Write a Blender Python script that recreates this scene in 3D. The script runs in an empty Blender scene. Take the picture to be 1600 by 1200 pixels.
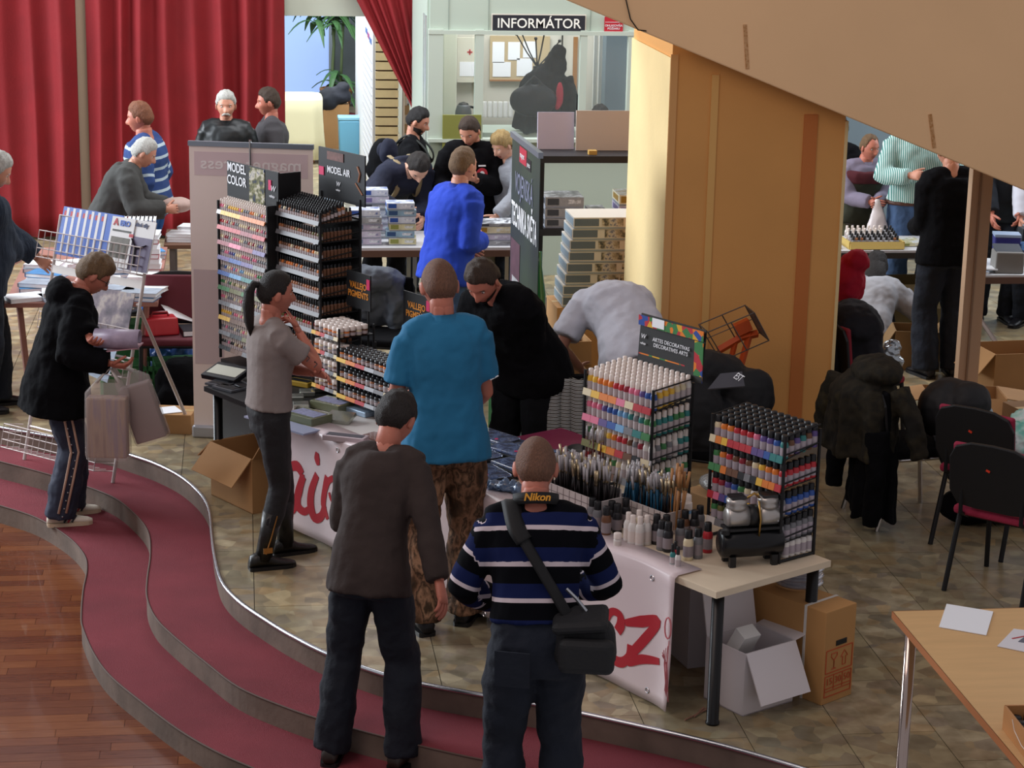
import bpy, bmesh, math, random
import numpy as np
from mathutils import Vector as V, Matrix, Euler
random.seed(7)
SC=bpy.context.scene; COL=SC.collection
rad=math.radians
# ---------------------------------------------------------------- camera
F=3300.;PIT=rad(14.46);ROLL=rad(1.15);YAW=rad(-7.4);CH=3.8
_fw=V((-math.sin(YAW)*math.cos(PIT),math.cos(YAW)*math.cos(PIT),-math.sin(PIT)))
_r0=V((math.cos(YAW),math.sin(YAW),0));_u0=_r0.cross(_fw)
_r=_r0*math.cos(ROLL)+_u0*math.sin(ROLL);_u=_u0*math.cos(ROLL)-_r0*math.sin(ROLL)
EYE=V((0,0,CH))
cam=bpy.data.cameras.new('camera');camo=bpy.data.objects.new('camera',cam);COL.objects.link(camo)
cam.sensor_width=36;cam.lens=36*F/1600;cam.clip_end=200;cam.clip_start=.1
camo.matrix_world=Matrix(((_r.x,_u.x,-_fw.x,0),(_r.y,_u.y,-_fw.y,0),(_r.z,_u.z,-_fw.z,CH),(0,0,0,1)))
SC.camera=camo
def ray(px,py): return _r*((px-800)/F)+_u*((600-py)/F)+_fw
def P(px,py,z=0.):
    "world point at height z seen at photo pixel (a survey of the photo)"
    d=ray(px,py);return EYE+d*((z-CH)/d.z)
def PY(px,py,y):
    d=ray(px,py);return EYE+d*(y/d.y)
def PX(px,py,x):
    d=ray(px,py);return EYE+d*(x/d.x)
# ---------------------------------------------------------------- light
w=bpy.data.worlds.new('hall');SC.world=w;w.use_nodes=True
w.node_tree.nodes['Background'].inputs[0].default_value=(.97,.92,.97,1)
w.node_tree.nodes['Background'].inputs[1].default_value=.30
def area(name,loc,target,sx,sy,power,col):
    l=bpy.data.lights.new(name,'AREA');l.shape='RECTANGLE';l.size=sx;l.size_y=sy;l.energy=power;l.color=col
    o=bpy.data.objects.new(name,l);COL.objects.link(o);o.location=loc
    o.rotation_euler=(V(target)-V(loc)).to_track_quat('-Z','Y').to_euler();return o
area('hall_window_light',(-8,17.5,4.2),(1.5,16.5,.6),7,4,1350,(.86,.93,1))
area('ceiling_light_back',(1.2,16.8,5.6),(1.2,16.8,0),5,3,260,(.95,.97,1))
area('ceiling_light_front',(-2.5,6.5,6.5),(1.2,10.5,0),4,3,95,(1,.80,.72))
area('booth_fill',(2.7,19.3,2.9),(2.7,19.3,0),1.6,.8,20,(.95,.98,1))  # unseen fill added to brighten the booth interior
area('window_light_right',(8.6,16.6,3.4),(5,16,.4),3,2.6,150,(.86,.93,1))  # unseen fill lamp added to brighten the bay behind the stairs
area('corridor_light',(1.0,25.5,3.4),(1.0,25.5,0),2.2,6,330,(.88,.94,1))
SC.view_settings.view_transform='Standard';SC.view_settings.look='None'
SC.view_settings.gamma=1;SC.view_settings.use_curve_mapping=False
SC.view_settings.exposure=.25
# ---------------------------------------------------------------- materials
MATS={}
def s2l(c):
    if isinstance(c,str):
        c=c.lstrip('#');c=[int(c[i:i+2],16)/255 for i in (0,2,4)]
    return tuple((x/12.92 if x<=.04045 else ((x+.055)/1.055)**2.4) for x in c[:3])
def M(name,col='#888888',rough=.6,metal=0,bump=0,bscale=60,var=0,vscale=6,trans=0,alpha=1,emit=0,spec=.5,coat=0,stretch=None,ior=1.45):
    if name in MATS: return MATS[name]
    m=bpy.data.materials.new(name);m.use_nodes=True;nt=m.node_tree;b=nt.nodes['Principled BSDF']
    c=s2l(col);b.inputs['Base Color'].default_value=(*c,1);b.inputs['Roughness'].default_value=rough
    b.inputs['Metallic'].default_value=metal;b.inputs['Specular IOR Level'].default_value=spec
    b.inputs['Transmission Weight'].default_value=trans;b.inputs['Alpha'].default_value=alpha;b.inputs['IOR'].default_value=ior
    b.inputs['Coat Weight'].default_value=coat
    if emit:
        b.inputs['Emission Color'].default_value=(*c,1);b.inputs['Emission Strength'].default_value=emit
    if bump or var:
        tc=nt.nodes.new('ShaderNodeTexCoord');src=tc.outputs['Object']
        if stretch:
            mp=nt.nodes.new('ShaderNodeMapping');mp.inputs['Scale'].default_value=stretch
            nt.links.new(src,mp.inputs[0]);src=mp.outputs[0]
        if var:
            n=nt.nodes.new('ShaderNodeTexNoise');n.inputs['Scale'].default_value=vscale;n.inputs['Detail'].default_value=4
            nt.links.new(src,n.inputs['Vector'])
            r=nt.nodes.new('ShaderNodeValToRGB')
            r.color_ramp.elements[0].position=.3;r.color_ramp.elements[1].position=.7
            r.color_ramp.elements[0].color=(*[x*(1-var) for x in c],1)
            r.color_ramp.elements[1].color=(*[min(1,x*(1+var)) for x in c],1)
            nt.links.new(n.outputs['Fac'],r.inputs[0]);nt.links.new(r.outputs[0],b.inputs['Base Color'])
        if bump:
            n=nt.nodes.new('ShaderNodeTexNoise');n.inputs['Scale'].default_value=bscale;n.inputs['Detail'].default_value=5
            nt.links.new(src,n.inputs['Vector'])
            bp=nt.nodes.new('ShaderNodeBump');bp.inputs['Strength'].default_value=bump;bp.inputs['Distance'].default_value=.02
            nt.links.new(n.outputs['Fac'],bp.inputs['Height']);nt.links.new(bp.outputs[0],b.inputs['Normal'])
    MATS[name]=m;return m
def ramp_mat(name,kind,scale,stops,rough=.6,stretch=None,world=False,const=False,bump=0,feature=None,attr=None,metal=0,coat=0,spec=.3):
    "procedural colour: noise / voronoi / wave / attr through a colour ramp"
    if name in MATS: return MATS[name]
    m=bpy.data.materials.new(name);m.use_nodes=True;nt=m.node_tree;b=nt.nodes['Principled BSDF']
    b.inputs['Roughness'].default_value=rough;b.inputs['Metallic'].default_value=metal;b.inputs['Coat Weight'].default_value=coat;b.inputs['Specular IOR Level'].default_value=spec
    if attr:
        a=nt.nodes.new('ShaderNodeAttribute');a.attribute_name=attr
        mt=nt.nodes.new('ShaderNodeMath');mt.operation='MULTIPLY';mt.inputs[1].default_value=scale
        nt.links.new(a.outputs['Fac'],mt.inputs[0])
        fr=nt.nodes.new('ShaderNodeMath');fr.operation='FRACT';nt.links.new(mt.outputs[0],fr.inputs[0]);fac=fr.outputs[0]
    else:
        if world: src=nt.nodes.new('ShaderNodeNewGeometry').outputs['Position']
        else: src=nt.nodes.new('ShaderNodeTexCoord').outputs['Object']
        if stretch:
            mp=nt.nodes.new('ShaderNodeMapping');mp.inputs['Scale'].default_value=stretch
            nt.links.new(src,mp.inputs[0]);src=mp.outputs[0]
        if kind=='noise':
            n=nt.nodes.new('ShaderNodeTexNoise');n.inputs['Detail'].default_value=5
        elif kind=='voronoi':
            n=nt.nodes.new('ShaderNodeTexVoronoi')
            if feature:n.feature=feature
        else:
            n=nt.nodes.new('ShaderNodeTexWave');n.bands_direction=kind
        n.inputs['Scale'].default_value=scale;nt.links.new(src,n.inputs['Vector'])
        fac=n.outputs['Fac'] if kind!='voronoi' else (n.outputs['Color'] if not feature else n.outputs['Distance'])
        if kind=='voronoi' and not feature:
            sp=nt.nodes.new('ShaderNodeSeparateColor');nt.links.new(fac,sp.inputs[0]);fac=sp.outputs[0]
    r=nt.nodes.new('ShaderNodeValToRGB')
    if const:r.color_ramp.interpolation='CONSTANT'
    els=r.color_ramp.elements
    while len(els)<len(stops):els.new(.5)
    for e,(p,c) in zip(els,stops):e.position=p
    for e,(p,c) in zip(els,stops):e.color=(*s2l(c),1)
    nt.links.new(fac,r.inputs[0]);nt.links.new(r.outputs[0],b.inputs['Base Color'])
    if bump:
        bp=nt.nodes.new('ShaderNodeBump');bp.inputs['Strength'].default_value=bump;bp.inputs['Distance'].default_value=.01
        nt.links.new(fac,bp.inputs['Height']);nt.links.new(bp.outputs[0],b.inputs['Normal'])
    MATS[name]=m;return m
# ---------------------------------------------------------------- mesh tools
class MB:
    def __init__(s): s.v=[];s.f=[];s.m=[]
    def add(s,vs,fs,mat=0):
        o=len(s.v);s.v+=[tuple(p) for p in vs];s.f+=[tuple(i+o for i in f) for f in fs];s.m+=[mat]*len(fs);return s
    def box(s,c,d,mat=0,rot=None,top=1,mats=None):
        x,y,z=(k/2 for k in d);c=V(c)
        q=[V((a*x*(top if e>0 else 1),b*y*(top if e>0 else 1),e*z)) for e in (-1,1) for a,b in ((-1,-1),(1,-1),(1,1),(-1,1))]
        if rot is not None:
            R=rot if isinstance(rot,Matrix) else Euler(rot).to_matrix()
            q=[R@p for p in q]
        fs=[(3,2,1,0),(4,5,6,7),(0,1,5,4),(1,2,6,5),(2,3,7,6),(3,0,4,7)]
        o=len(s.v);s.v+=[tuple(p+c) for p in q];s.f+=[tuple(i+o for i in f) for f in fs];s.m+=(mats or [mat]*6);return s
    def loft(s,rings,mat=0,caps=True,close=False):
        n=len(rings[0]);o=len(s.v)
        for r in rings:s.v+=[tuple(p) for p in r]
        k=len(rings);fs=[]
        for i in range(k if close else k-1):
            for j in range(n):
                a=o+i*n+j;b=o+i*n+(j+1)%n;i2=(i+1)%k;fs.append((a,b,o+i2*n+(j+1)%n,o+i2*n+j))
        if caps and not close:
            fs.append(tuple(o+j for j in reversed(range(n))));fs.append(tuple(o+(k-1)*n+j for j in range(n)))
        s.f+=fs;s.m+=[mat]*len(fs);return s
    def tube(s,pts,r,n=6,mat=0,caps=True,close=False,flat=1):
        pts=[V(p) for p in pts];k=len(pts);rr=r if isinstance(r,(list,tuple)) else [r]*k
        rings=[];up=None
        for i,p in enumerate(pts):
            if close:t=pts[(i+1)%k]-pts[i-1]
            else:t=pts[min(i+1,k-1)]-pts[max(i-1,0)]
            if t.length<1e-9:t=V((0,0,1))
            t.normalize()
            if up is None:
                up=V((0,0,1)) if abs(t.z)<.9 else V((0,1,0))
            a=t.cross(up)
            if a.length<1e-6:a=t.cross(V((1,0,0)))
            a.normalize();b=a.cross(t);up=b
            rings.append([p+(a*math.cos(2*math.pi*j/n)+b*math.sin(2*math.pi*j/n)*flat)*rr[i] for j in range(n)])
        return s.loft(rings,mat,caps,close)
    def lathe(s,prof,n=12,mat=0,c=(0,0,0),mats=None):
        "prof: (r,z) from bottom to top about z"
        c=V(c);o=len(s.v);k=len(prof)
        for r,z in prof:s.v+=[tuple(c+V((r*math.cos(2*math.pi*j/n),r*math.sin(2*math.pi*j/n),z))) for j in range(n)]
        for i in range(k-1):
            for j in range(n):
                s.f.append((o+i*n+j,o+i*n+(j+1)%n,o+(i+1)*n+(j+1)%n,o+(i+1)*n+j));s.m.append(mats[i] if mats else mat)
        s.f.append(tuple(o+j for j in reversed(range(n))));s.m.append(mats[0] if mats else mat)
        s.f.append(tuple(o+(k-1)*n+j for j in range(n)));s.m.append(mats[-1] if mats else mat);return s
    def prism(s,poly,z0,z1,mat=0,side=None,M_=None):
        n=len(poly);o=len(s.v);vs=[V((x,y,z0)) for x,y in poly]+[V((x,y,z1)) for x,y in poly]
        if M_ is not None:vs=[M_@p for p in vs]
        s.v+=[tuple(p) for p in vs]
        s.f.append(tuple(o+j for j in reversed(range(n))));s.m.append(mat)
        s.f.append(tuple(o+n+j for j in range(n)));s.m.append(mat)
        for j in range(n):
            s.f.append((o+j,o+(j+1)%n,o+n+(j+1)%n,o+n+j));s.m.append(mat if side is None else side)
        return s
    def ell(s,c,r,n=12,m=8,mat=0,R=None):
        c=V(c);rings=[]
        for i in range(1,m):
            a=math.pi*i/m-math.pi/2
            ring=[V((r[0]*math.cos(a)*math.cos(2*math.pi*j/n),r[1]*math.cos(a)*math.sin(2*math.pi*j/n),r[2]*math.sin(a))) for j in range(n)]
            rings.append([c+(R@p if R is not None else p) for p in ring])
        return s.loft(rings,mat)
    def mesh(s,name,smooth=False):
        me=bpy.data.meshes.new(name);me.from_pydata(s.v,[],s.f)
        me.polygons.foreach_set('material_index',s.m)
        if smooth:me.polygons.foreach_set('use_smooth',[True]*len(s.f))
        me.update();return me
def obj(name,mb,mats,parent=None,loc=(0,0,0),rz=0,rot=None,smooth=False,bevel=0,seg=2):
    me=mb.mesh(name,smooth) if isinstance(mb,MB) else mb
    if mats is not None and len(me.materials)==0:
        for m in (mats if isinstance(mats,(list,tuple)) else [mats]):me.materials.append(m)
    o=bpy.data.objects.new(name,me);COL.objects.link(o)
    o.location=loc;o.rotation_euler=rot if rot is not None else (0,0,rz)
    if parent is not None:o.parent=parent
    if bevel:
        b=o.modifiers.new('bevel','BEVEL');b.width=bevel;b.segments=seg;b.limit_method='ANGLE'
    return o
def tag(o,label=None,cat=None,group=None,kind=None):
    if label:o['label']=label
    if cat:o['category']=cat
    if group:o['group']=group
    if kind:o['kind']=kind
    return o
def thing(name,label,cat,loc=(0,0,0),rz=0,group=None,rot=None):
    o=bpy.data.objects.new(name,None);COL.objects.link(o);o.empty_display_size=.05
    o.location=loc;o.rotation_euler=rot if rot is not None else (0,0,rz)
    return tag(o,label,cat,group)
def dup(o,parent=None,loc=None,rz=None,rot=None,label=None,group=None):
    c=o.copy();COL.objects.link(c)
    if parent is not None:c.parent=parent
    if loc is not None:c.location=loc
    if rz is not None:c.rotation_euler=(0,0,rz)
    if rot is not None:c.rotation_euler=rot
    if label:c['label']=label
    if group:c['group']=group
    for ch in list(o.children):dup(ch,parent=c)
    return c
def text(parent,s,size,mat,loc,rot,name='lettering',align='CENTER',ext=.0008,sx=1,bold=0,shear=0,label=None):
    cu=bpy.data.curves.new(name,'FONT');cu.body=s;cu.size=size;cu.align_x=align;cu.align_y='CENTER';cu.extrude=ext;cu.offset=bold;cu.shear=shear;cu.resolution_u=3
    t=bpy.data.objects.new(name+'_c',cu);me=bpy.data.meshes.new_from_object(t);bpy.data.objects.remove(t);bpy.data.curves.remove(cu)
    me.name=name;me.transform(Matrix.Diagonal((sx,1,1,1)))
    me.materials.clear();me.materials.append(mat)
    o=bpy.data.objects.new(name,me);COL.objects.link(o);o.parent=parent;o.location=loc;o.rotation_euler=rot
    if label:o['label']=label
    return o
FR=(rad(90),0,0)   # lettering that faces local -y
white=M('white_paint','#e8e8e6',.5);black=M('black_plastic','#141416',.45);steel=M('steel','#b8bcc2',.3,1)
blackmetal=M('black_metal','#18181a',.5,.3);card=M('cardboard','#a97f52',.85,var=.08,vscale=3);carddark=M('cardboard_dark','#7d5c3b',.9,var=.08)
paper=M('paper','#eceef2',.7);chrome=M('chrome','#c9c6c4',.15,1)
# ---------------------------------------------------------------- floor, steps
def spline(pts,k=6):
    out=[];n=len(pts)
    for i in range(n-1):
        p0=V(pts[max(i-1,0)]);p1=V(pts[i]);p2=V(pts[i+1]);p3=V(pts[min(i+2,n-1)])
        for j in range(k):
            t=j/k;out.append(.5*((2*p1)+(-p0+p2)*t+(2*p0-5*p1+4*p2-p3)*t*t+(-p0+3*p1-3*p2+p3)*t**3))
    out.append(V(pts[-1]));return out
RIS=.115
E0=[(-160,640),(-60,655),(0,668),(100,686),(165,699),(206,712),(243,725),(282,745),(312,771),(327,797),(331,832),(336,871),(347,910),(373,940),(416,970),(459,996),(520,1026),(612,1058),(710,1079),(833,1100),(960,1126),(1130,1166),(1300,1215)]
E1=[(-160,680),(-60,705),(0,721),(54,735),(108,751),(173,775),(208,801),(231,830),(235,866),(230,905),(230,935),(243,965),(269,992),(321,1035),(373,1074),(440,1103),(507,1126),(602,1152),(710,1178),(784,1193),(900,1218),(1100,1262)]
E2=[(-160,750),(-60,772),(0,790),(57,809),(105,838),(131,866),(136,890),(130,923),(127,962),(130,983),(147,1022),(173,1057),(225,1100),(277,1139),(329,1170),(390,1198),(500,1240),(700,1290)]
def edge(E,z):return [(p.x,p.y) for p in spline([tuple(P(a,b,z).xy) for a,b in E],5)]
C0=edge(E0,0);C1=edge(E1,-RIS);C2=edge(E2,-2*RIS)
def layer(name,C,ztop,zbot,mats,label=None):
    poly=list(C)+[(9.5,C[-1][1]),(9.5,14.0 if name!='floor' else 31.5),(-4.5,14.0 if name!='floor' else 31.5),(-4.5,C[0][1])]
    mb=MB().prism(poly,zbot,ztop,0,1)
    bm=bmesh.new();me=mb.mesh(name);bm.from_mesh(me);bmesh.ops.recalc_face_normals(bm,faces=bm.faces);bmesh.ops.triangulate(bm,faces=[f for f in bm.faces if len(f.verts)>4]);bm.to_mesh(me);bm.free()
    o=obj(name,me,mats);o['kind']='structure'
    if label:o['label']=label
    return o,poly
riser=M('step_riser','#6d5d52',.8,var=.25,vscale=5,bump=.1,bscale=30)
carpet=M('red_carpet','#7b2e37',.95,var=.13,vscale=2.5,bump=.5,bscale=260)
grout=M('tile_joint','#453f38',.9)
floor,fpoly=layer('floor',C0,-.004,-.4,[grout,riser])
st1,_=layer('floor_step',C1,-RIS,-.4,[carpet,riser],'upper red carpeted curved step')
st2,_=layer('floor_step',C2,-2*RIS,-.4,[carpet,riser],'lower red carpeted curved step')
mb=MB().tube([(x,y,.001) for x,y in C0],.012,6);obj('nosing',mb,M('nosing_steel','#cfd3d8',.25,1),floor,smooth=True)
mb=MB().tube([(x,y,-RIS) for x,y in C1],.005,5);obj('nosing',mb,M('carpet_edge','#5b4a42',.8),st1,smooth=True)
mb=MB().tube([(x,y,-2*RIS) for x,y in C2],.005,5);obj('nosing',mb,MATS['carpet_edge'],st2,smooth=True)
# floor tiles: polished palladiana slabs
def tilemat(name,tint):
    m=ramp_mat(name,'voronoi',10.5,[(0,'#a3957a'),(.2,'#b8ab8e'),(.4,'#8f8672'),(.55,'#c9bc9c'),(.7,'#ab9674'),(.85,'#9a9080'),(1,'#bda680')],rough=.28,world=True)
    nt=m.node_tree;b=nt.nodes['Principled BSDF'];r=[n for n in nt.nodes if n.type=='VALTORGB'][0]
    g=nt.nodes.new('ShaderNodeNewGeometry');n=nt.nodes.new('ShaderNodeTexNoise');n.inputs['Scale'].default_value=9;n.inputs['Detail'].default_value=6
    nt.links.new(g.outputs['Position'],n.inputs['Vector'])
    mx=nt.nodes.new('ShaderNodeMix');mx.data_type='RGBA';mx.blend_type='MULTIPLY';mx.inputs[0].default_value=.75
    r2=nt.nodes.new('ShaderNodeValToRGB');r2.color_ramp.elements[0].position=.3;r2.color_ramp.elements[1].position=.72
    r2.color_ramp.elements[0].color=(*s2l('#9c9484'),1);r2.color_ramp.elements[1].color=(*s2l(tint),1)
    nt.links.new(n.outputs['Fac'],r2.inputs[0]);nt.links.new(r.outputs[0],mx.inputs[6]);nt.links.new(r2.outputs[0],mx.inputs[7]);nt.links.new(mx.outputs[2],b.inputs['Base Color'])
    vd=[n_ for n_ in nt.nodes if n_.type=='TEX_VORONOI'][0]
    vd.inputs['Randomness'].default_value=1
    return m
TM=[tilemat('terrazzo_a','#ffffff'),tilemat('terrazzo_b','#ece2cf'),tilemat('terrazzo_c','#e4e6dc')]
TW,TD,GAP=.4275,.596,.004
def clip_poly(poly,x0,x1,y0,y1):
    def cl(ps,ins,itx):
        out=[]
        for i in range(len(ps)):
            a=ps[i-1];b=ps[i]
            if ins(b):
                if not ins(a):out.append(itx(a,b))
                out.append(b)
            elif ins(a):out.append(itx(a,b))
        return out
    def ix(v):return lambda a,b:(v,a[1]+(b[1]-a[1])*(v-a[0])/(b[0]-a[0]))
    def iy(v):return lambda a,b:(a[0]+(b[0]-a[0])*(v-a[1])/(b[1]-a[1]),v)
    for ins,itx in ((lambda p:p[0]>=x0,ix(x0)),(lambda p:p[0]<=x1,ix(x1)),(lambda p:p[1]>=y0,iy(y0)),(lambda p:p[1]<=y1,iy(y1))):
        if len(poly)<3:return []
        poly=cl(poly,ins,itx)
    return poly
def inside(x,y):
    r=False
    for i in range(len(fpoly)):
        (xa,ya),(xb,yb)=fpoly[i-1],fpoly[i]
        if (ya>y)!=(yb>y) and x<(xb-xa)*(y-ya)/(yb-ya)+xa:r=not r
    return r
def inframe(x,y,z=0,m=60):
    q=V((x,y,z))-EYE;d=q.dot(_fw)
    if d<=0:return False
    return -m<800+F*q.dot(_r)/d<1600+m and -m<600-F*q.dot(_u)/d<1200+m
full=MB().box((0,0,-.002),(TW-GAP,TD-GAP,.004)).mesh('floor_tile')
full.materials.append(TM[0])
fullm=[full]
for k in (1,2):
    f2=full.copy();f2.materials.clear();f2.materials.append(TM[k]);fullm.append(f2)
cells=[]
for i in range(-11,22):
    for j in range(0,42):
        x0=.026+TW*i;y0=7.2+(.28 if i%2 else 0)+TD*j
        x1,y1=x0+TW,y0+TD;cx,cy=(x0+x1)/2,(y0+y1)/2
        if not any(inframe(a,b) for a in (x0,x1) for b in (y0,y1)):continue
        if cy>31 or (cx>3.8 and cy>19.2):continue
        pc=clip_poly(fpoly,x0+GAP/2,x1-GAP/2,y0+GAP/2,y1-GAP/2)
        if len(pc)<3:continue
        ar=abs(sum(pc[k-1][0]*pc[k][1]-pc[k][0]*pc[k-1][1] for k in range(len(pc))))/2
        if ar<.002:continue
        hid=(1.7<cx<3.6 and 12.9<cy) and not cx>3.7   # behind the pillar and the booth
        cells.append((cy+(40 if hid else 0),cx,cy,pc,ar))
cells.sort(key=lambda c:c[0])
rest=MB()
for n,(_,cx,cy,pc,ar) in enumerate(cells):
    k=random.randrange(3)
    if n<290:
        if ar>.9998*(TW-GAP)*(TD-GAP):
            o=bpy.data.objects.new('floor_tile',fullm[k]);COL.objects.link(o);o.location=(cx,cy,0);o.parent=floor
        else:
            mb=MB().prism(pc,-.004,0,0);me=mb.mesh('floor_tile');bm=bmesh.new();bm.from_mesh(me);bmesh.ops.recalc_face_normals(bm,faces=bm.faces);bmesh.ops.triangulate(bm,faces=bm.faces)
            bad=[f_ for f_ in bm.faces if abs(f_.normal.z)>.5 and not inside(f_.calc_center_median().x,f_.calc_center_median().y)];bmesh.ops.delete(bm,geom=bad,context='FACES')
            bm.to_mesh(me);bm.free()
            obj('floor_tile',me,TM[k],floor)
    else: rest.box((cx,cy,-.002),(TW-GAP,TD-GAP,.004),k)
o=obj('floor_tiles_far',rest,TM,floor);o['kind']='stuff'
# wooden dance floor of planks
woodb=M('plank_joint','#2e1810',.8)
wf=obj('floor_wood',MB().box((-2.0,9.6,-3*RIS-.03),(6,7.5,.05)),woodb);wf['kind']='structure'
pm=[]
for k,(a,b) in enumerate((('#683722','#7d4629'),('#5a2d1d','#6e3b25'),('#734026','#86502f'),('#613220','#754229'))):
    pm.append(ramp_mat('plank_%d'%k,'noise',6,[(.3,a),(.7,b)],rough=.27,stretch=(1.2,16,1),world=True,coat=.25))
PW_,PL_=.088,.62;cnt=0;rest=MB()
pms=[]
for k in range(4):
    me=MB().box((0,0,-.004),(PL_-.002,PW_-.002,.008)).mesh('plank');me.materials.append(pm[k]);pms.append(me)
cells=[]
zf=-3*RIS
for j in range(80):
    y=6.3+PW_*j;off=random.random()*PL_
    for i in range(-5,6):
        x=off+i*PL_
        if not(inframe(x-.3,y,zf,20) or inframe(x+.3,y,zf,20)):continue
        # must lie on the dance-floor side of the lowest step
        xc=min((abs(q[1]-y),q[0]) for q in C2)[1]
        if y<C2[-1][1]:xc=9
        if x-.32>xc+.05 and y>C2[-1][1]:continue
        cells.append((y,x))
cells.sort()
for n,(y,x) in enumerate(cells):
    k=random.randrange(4)
    if n<300:
        o=bpy.data.objects.new('plank',pms[k]);COL.objects.link(o);o.location=(x,y,zf);o.parent=wf
    else: rest.box((x,y,zf-.004),(PL_-.002,PW_-.002,.008),k)
if rest.v:
    o=obj('planks_far',rest,pm,wf);o['kind']='stuff'
# ---------------------------------------------------------------- pillar wall and stair
orange=M('orange_wall','#dba05c',.85,var=.05,vscale=1.5,bump=.06,bscale=60)
cream=M('cream_wall','#e8cf98',.85,var=.06,vscale=2,bump=.08,bscale=40)
dorange=M('terracotta_stripe','#c4763c',.8);stairc=M('stair_wall','#f8cd9c',.85,var=.04,vscale=1.2,bump=.05,bscale=50)
WX0,WX1,WY=2.58,3.68,12.64
def zst(x):return 2.88-(x-1.92)*.391
mb=MB()
mb.prism([(WX0,0),(WX1,0),(WX1,zst(WX1)+.03),(WX0,zst(WX0)+.03)],0,1.3,0,M_=Matrix(((1,0,0,0),(0,0,1,WY),(0,1,0,0),(0,0,0,1))))
o=obj('wall_pillar',mb,[orange]);tag(o,kind='structure')
# cream returns: left side face and thin right edge, painted stripes, baseboard
obj('side_plaster',MB().box((WX0-.006,WY+.65,1.27),(.012,1.31,2.54)),cream,o)
obj('edge_bead',MB().box((WX1+.008,WY+.02,1.08),(.02,.06,2.16)),cream,o)
obj('corner_bead',MB().box((WX0+.012,WY-.004,1.28),(.045,.014,2.56)),M('bead_plaster','#d9a468',.85),o)
obj('stripe',MB().box((3.46,WY-.004,1.1),(.085,.01,2.2)),dorange,o)
obj('stripe',MB().box((2.85,WY-.004,1.22),(.045,.012,2.44)),M('pale_stripe','#dfae68',.8),o)
obj('baseboard',MB().box((3.4,WY-.008,.05),(.56,.016,.1)),M('stone_base','#8f8577',.7),o)
mb=MB()
hp=2.3
poly=[(1.0,zst(1.0)),(6.2,zst(6.2)),(6.2,zst(6.2)+hp),(1.0,zst(1.0)+hp)]
mb.prism(poly,0,.16,0,M_=Matrix(((1,0,0,0),(0,0,1,WY-.20),(0,1,0,0),(0,0,0,1))))
st=tag(obj('wall_stair_parapet',mb,stairc,bevel=.008),kind='structure')
mb=MB().prism([(1.0,zst(1.0)+.05),(6.2,zst(6.2)+.05),(6.2,zst(6.2)+.3),(1.0,zst(1.0)+.3)],0,1.35,0,M_=Matrix(((1,0,0,0),(0,0,1,WY-.04),(0,1,0,0),(0,0,0,1))))
obj('stair_slab',mb,stairc,st)
brush=ramp_mat('tape_streak','noise',60,[(.4,'#b8834e'),(.62,'#d3a77a')],rough=.7)
for a,b in (((1164,38),(1168,108)),((1453,178),(1460,232))):
    p=PY(*a,WY-.203);q=PY(*b,WY-.203);c=(p+q)/2
    obj('adhesive_streak',MB().box((c.x,WY-.202,c.z),(.022,.004,abs(p.z-q.z)),rot=(0,math.atan2(q.x-p.x,p.z-q.z)*-1,0)),brush,st)
w0=PY(978,0,WY-.21);w1=PY(985,30,WY-.21);w2=PY(997,47,WY-.21)
tag(obj('hanging_cable',MB().tube([(w0.x,WY-.21,w0.z+.4),w0,w1,w2,(w2.x+.05,WY-.21,w2.z-.005)],.004,5),black),'thin black cable hanging down over the sloping stair wall','cable')
# marks on plaster: little nail holes
# ---------------------------------------------------------------- back of the hall
wallc=M('hall_wall','#b9bcae',.85,var=.04,vscale=2);wallg=M('grey_partition','#6f7f88',.8,var=.08,vscale=2)
YB=20.35
def sbox(name,x0,x1,y0,y1,z0,z1,m,label=None):
    o=obj(name,MB().box(((x0+x1)/2,(y0+y1)/2,(z0+z1)/2),(x1-x0,y1-y0,z1-z0)),m);o['kind']='structure'
    if label:o['label']=label
    return o
sbox('wall_back_left',-4.5,.36,YB+.12,YB+.3,0,3.4,wallc)
lin=sbox('wall_lintel',.36,1.8,YB+.12,YB+.3,2.13,3.4,wallc)
sbox('wall_corridor_right',2.05,2.2,YB+.3,31.2,0,3.4,wallc)
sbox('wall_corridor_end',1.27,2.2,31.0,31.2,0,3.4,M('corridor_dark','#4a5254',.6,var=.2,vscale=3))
sbox('wall_right_back',3.3,10,19.2,19.4,0,3.4,wallg)
# frosted corridor window
f=sbox('window_1',-.9,1.25,31.0,31.05,.12,3.0,M('frosted_glass','#8fa8d8',.35,emit=.6))
obj('window_frame',MB().box((1.27,30.98,1.5),(.05,.08,3)).box((0,30.98,.1),(2,.08,.1)),M('alu','#8f99a6',.4,.6),f)
for x in (.42,.5,.87,.98):
    obj('sticker',MB().box((x,30.96,2.46),(.06,.01,.08)),M('sticker_red','#a8324a',.5),f)
obj('door_jamb',MB().box((1.66,30.9,1.6),(.05,.1,2.9)),M('red_jamb','#8f2a3a',.5),f)
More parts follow.
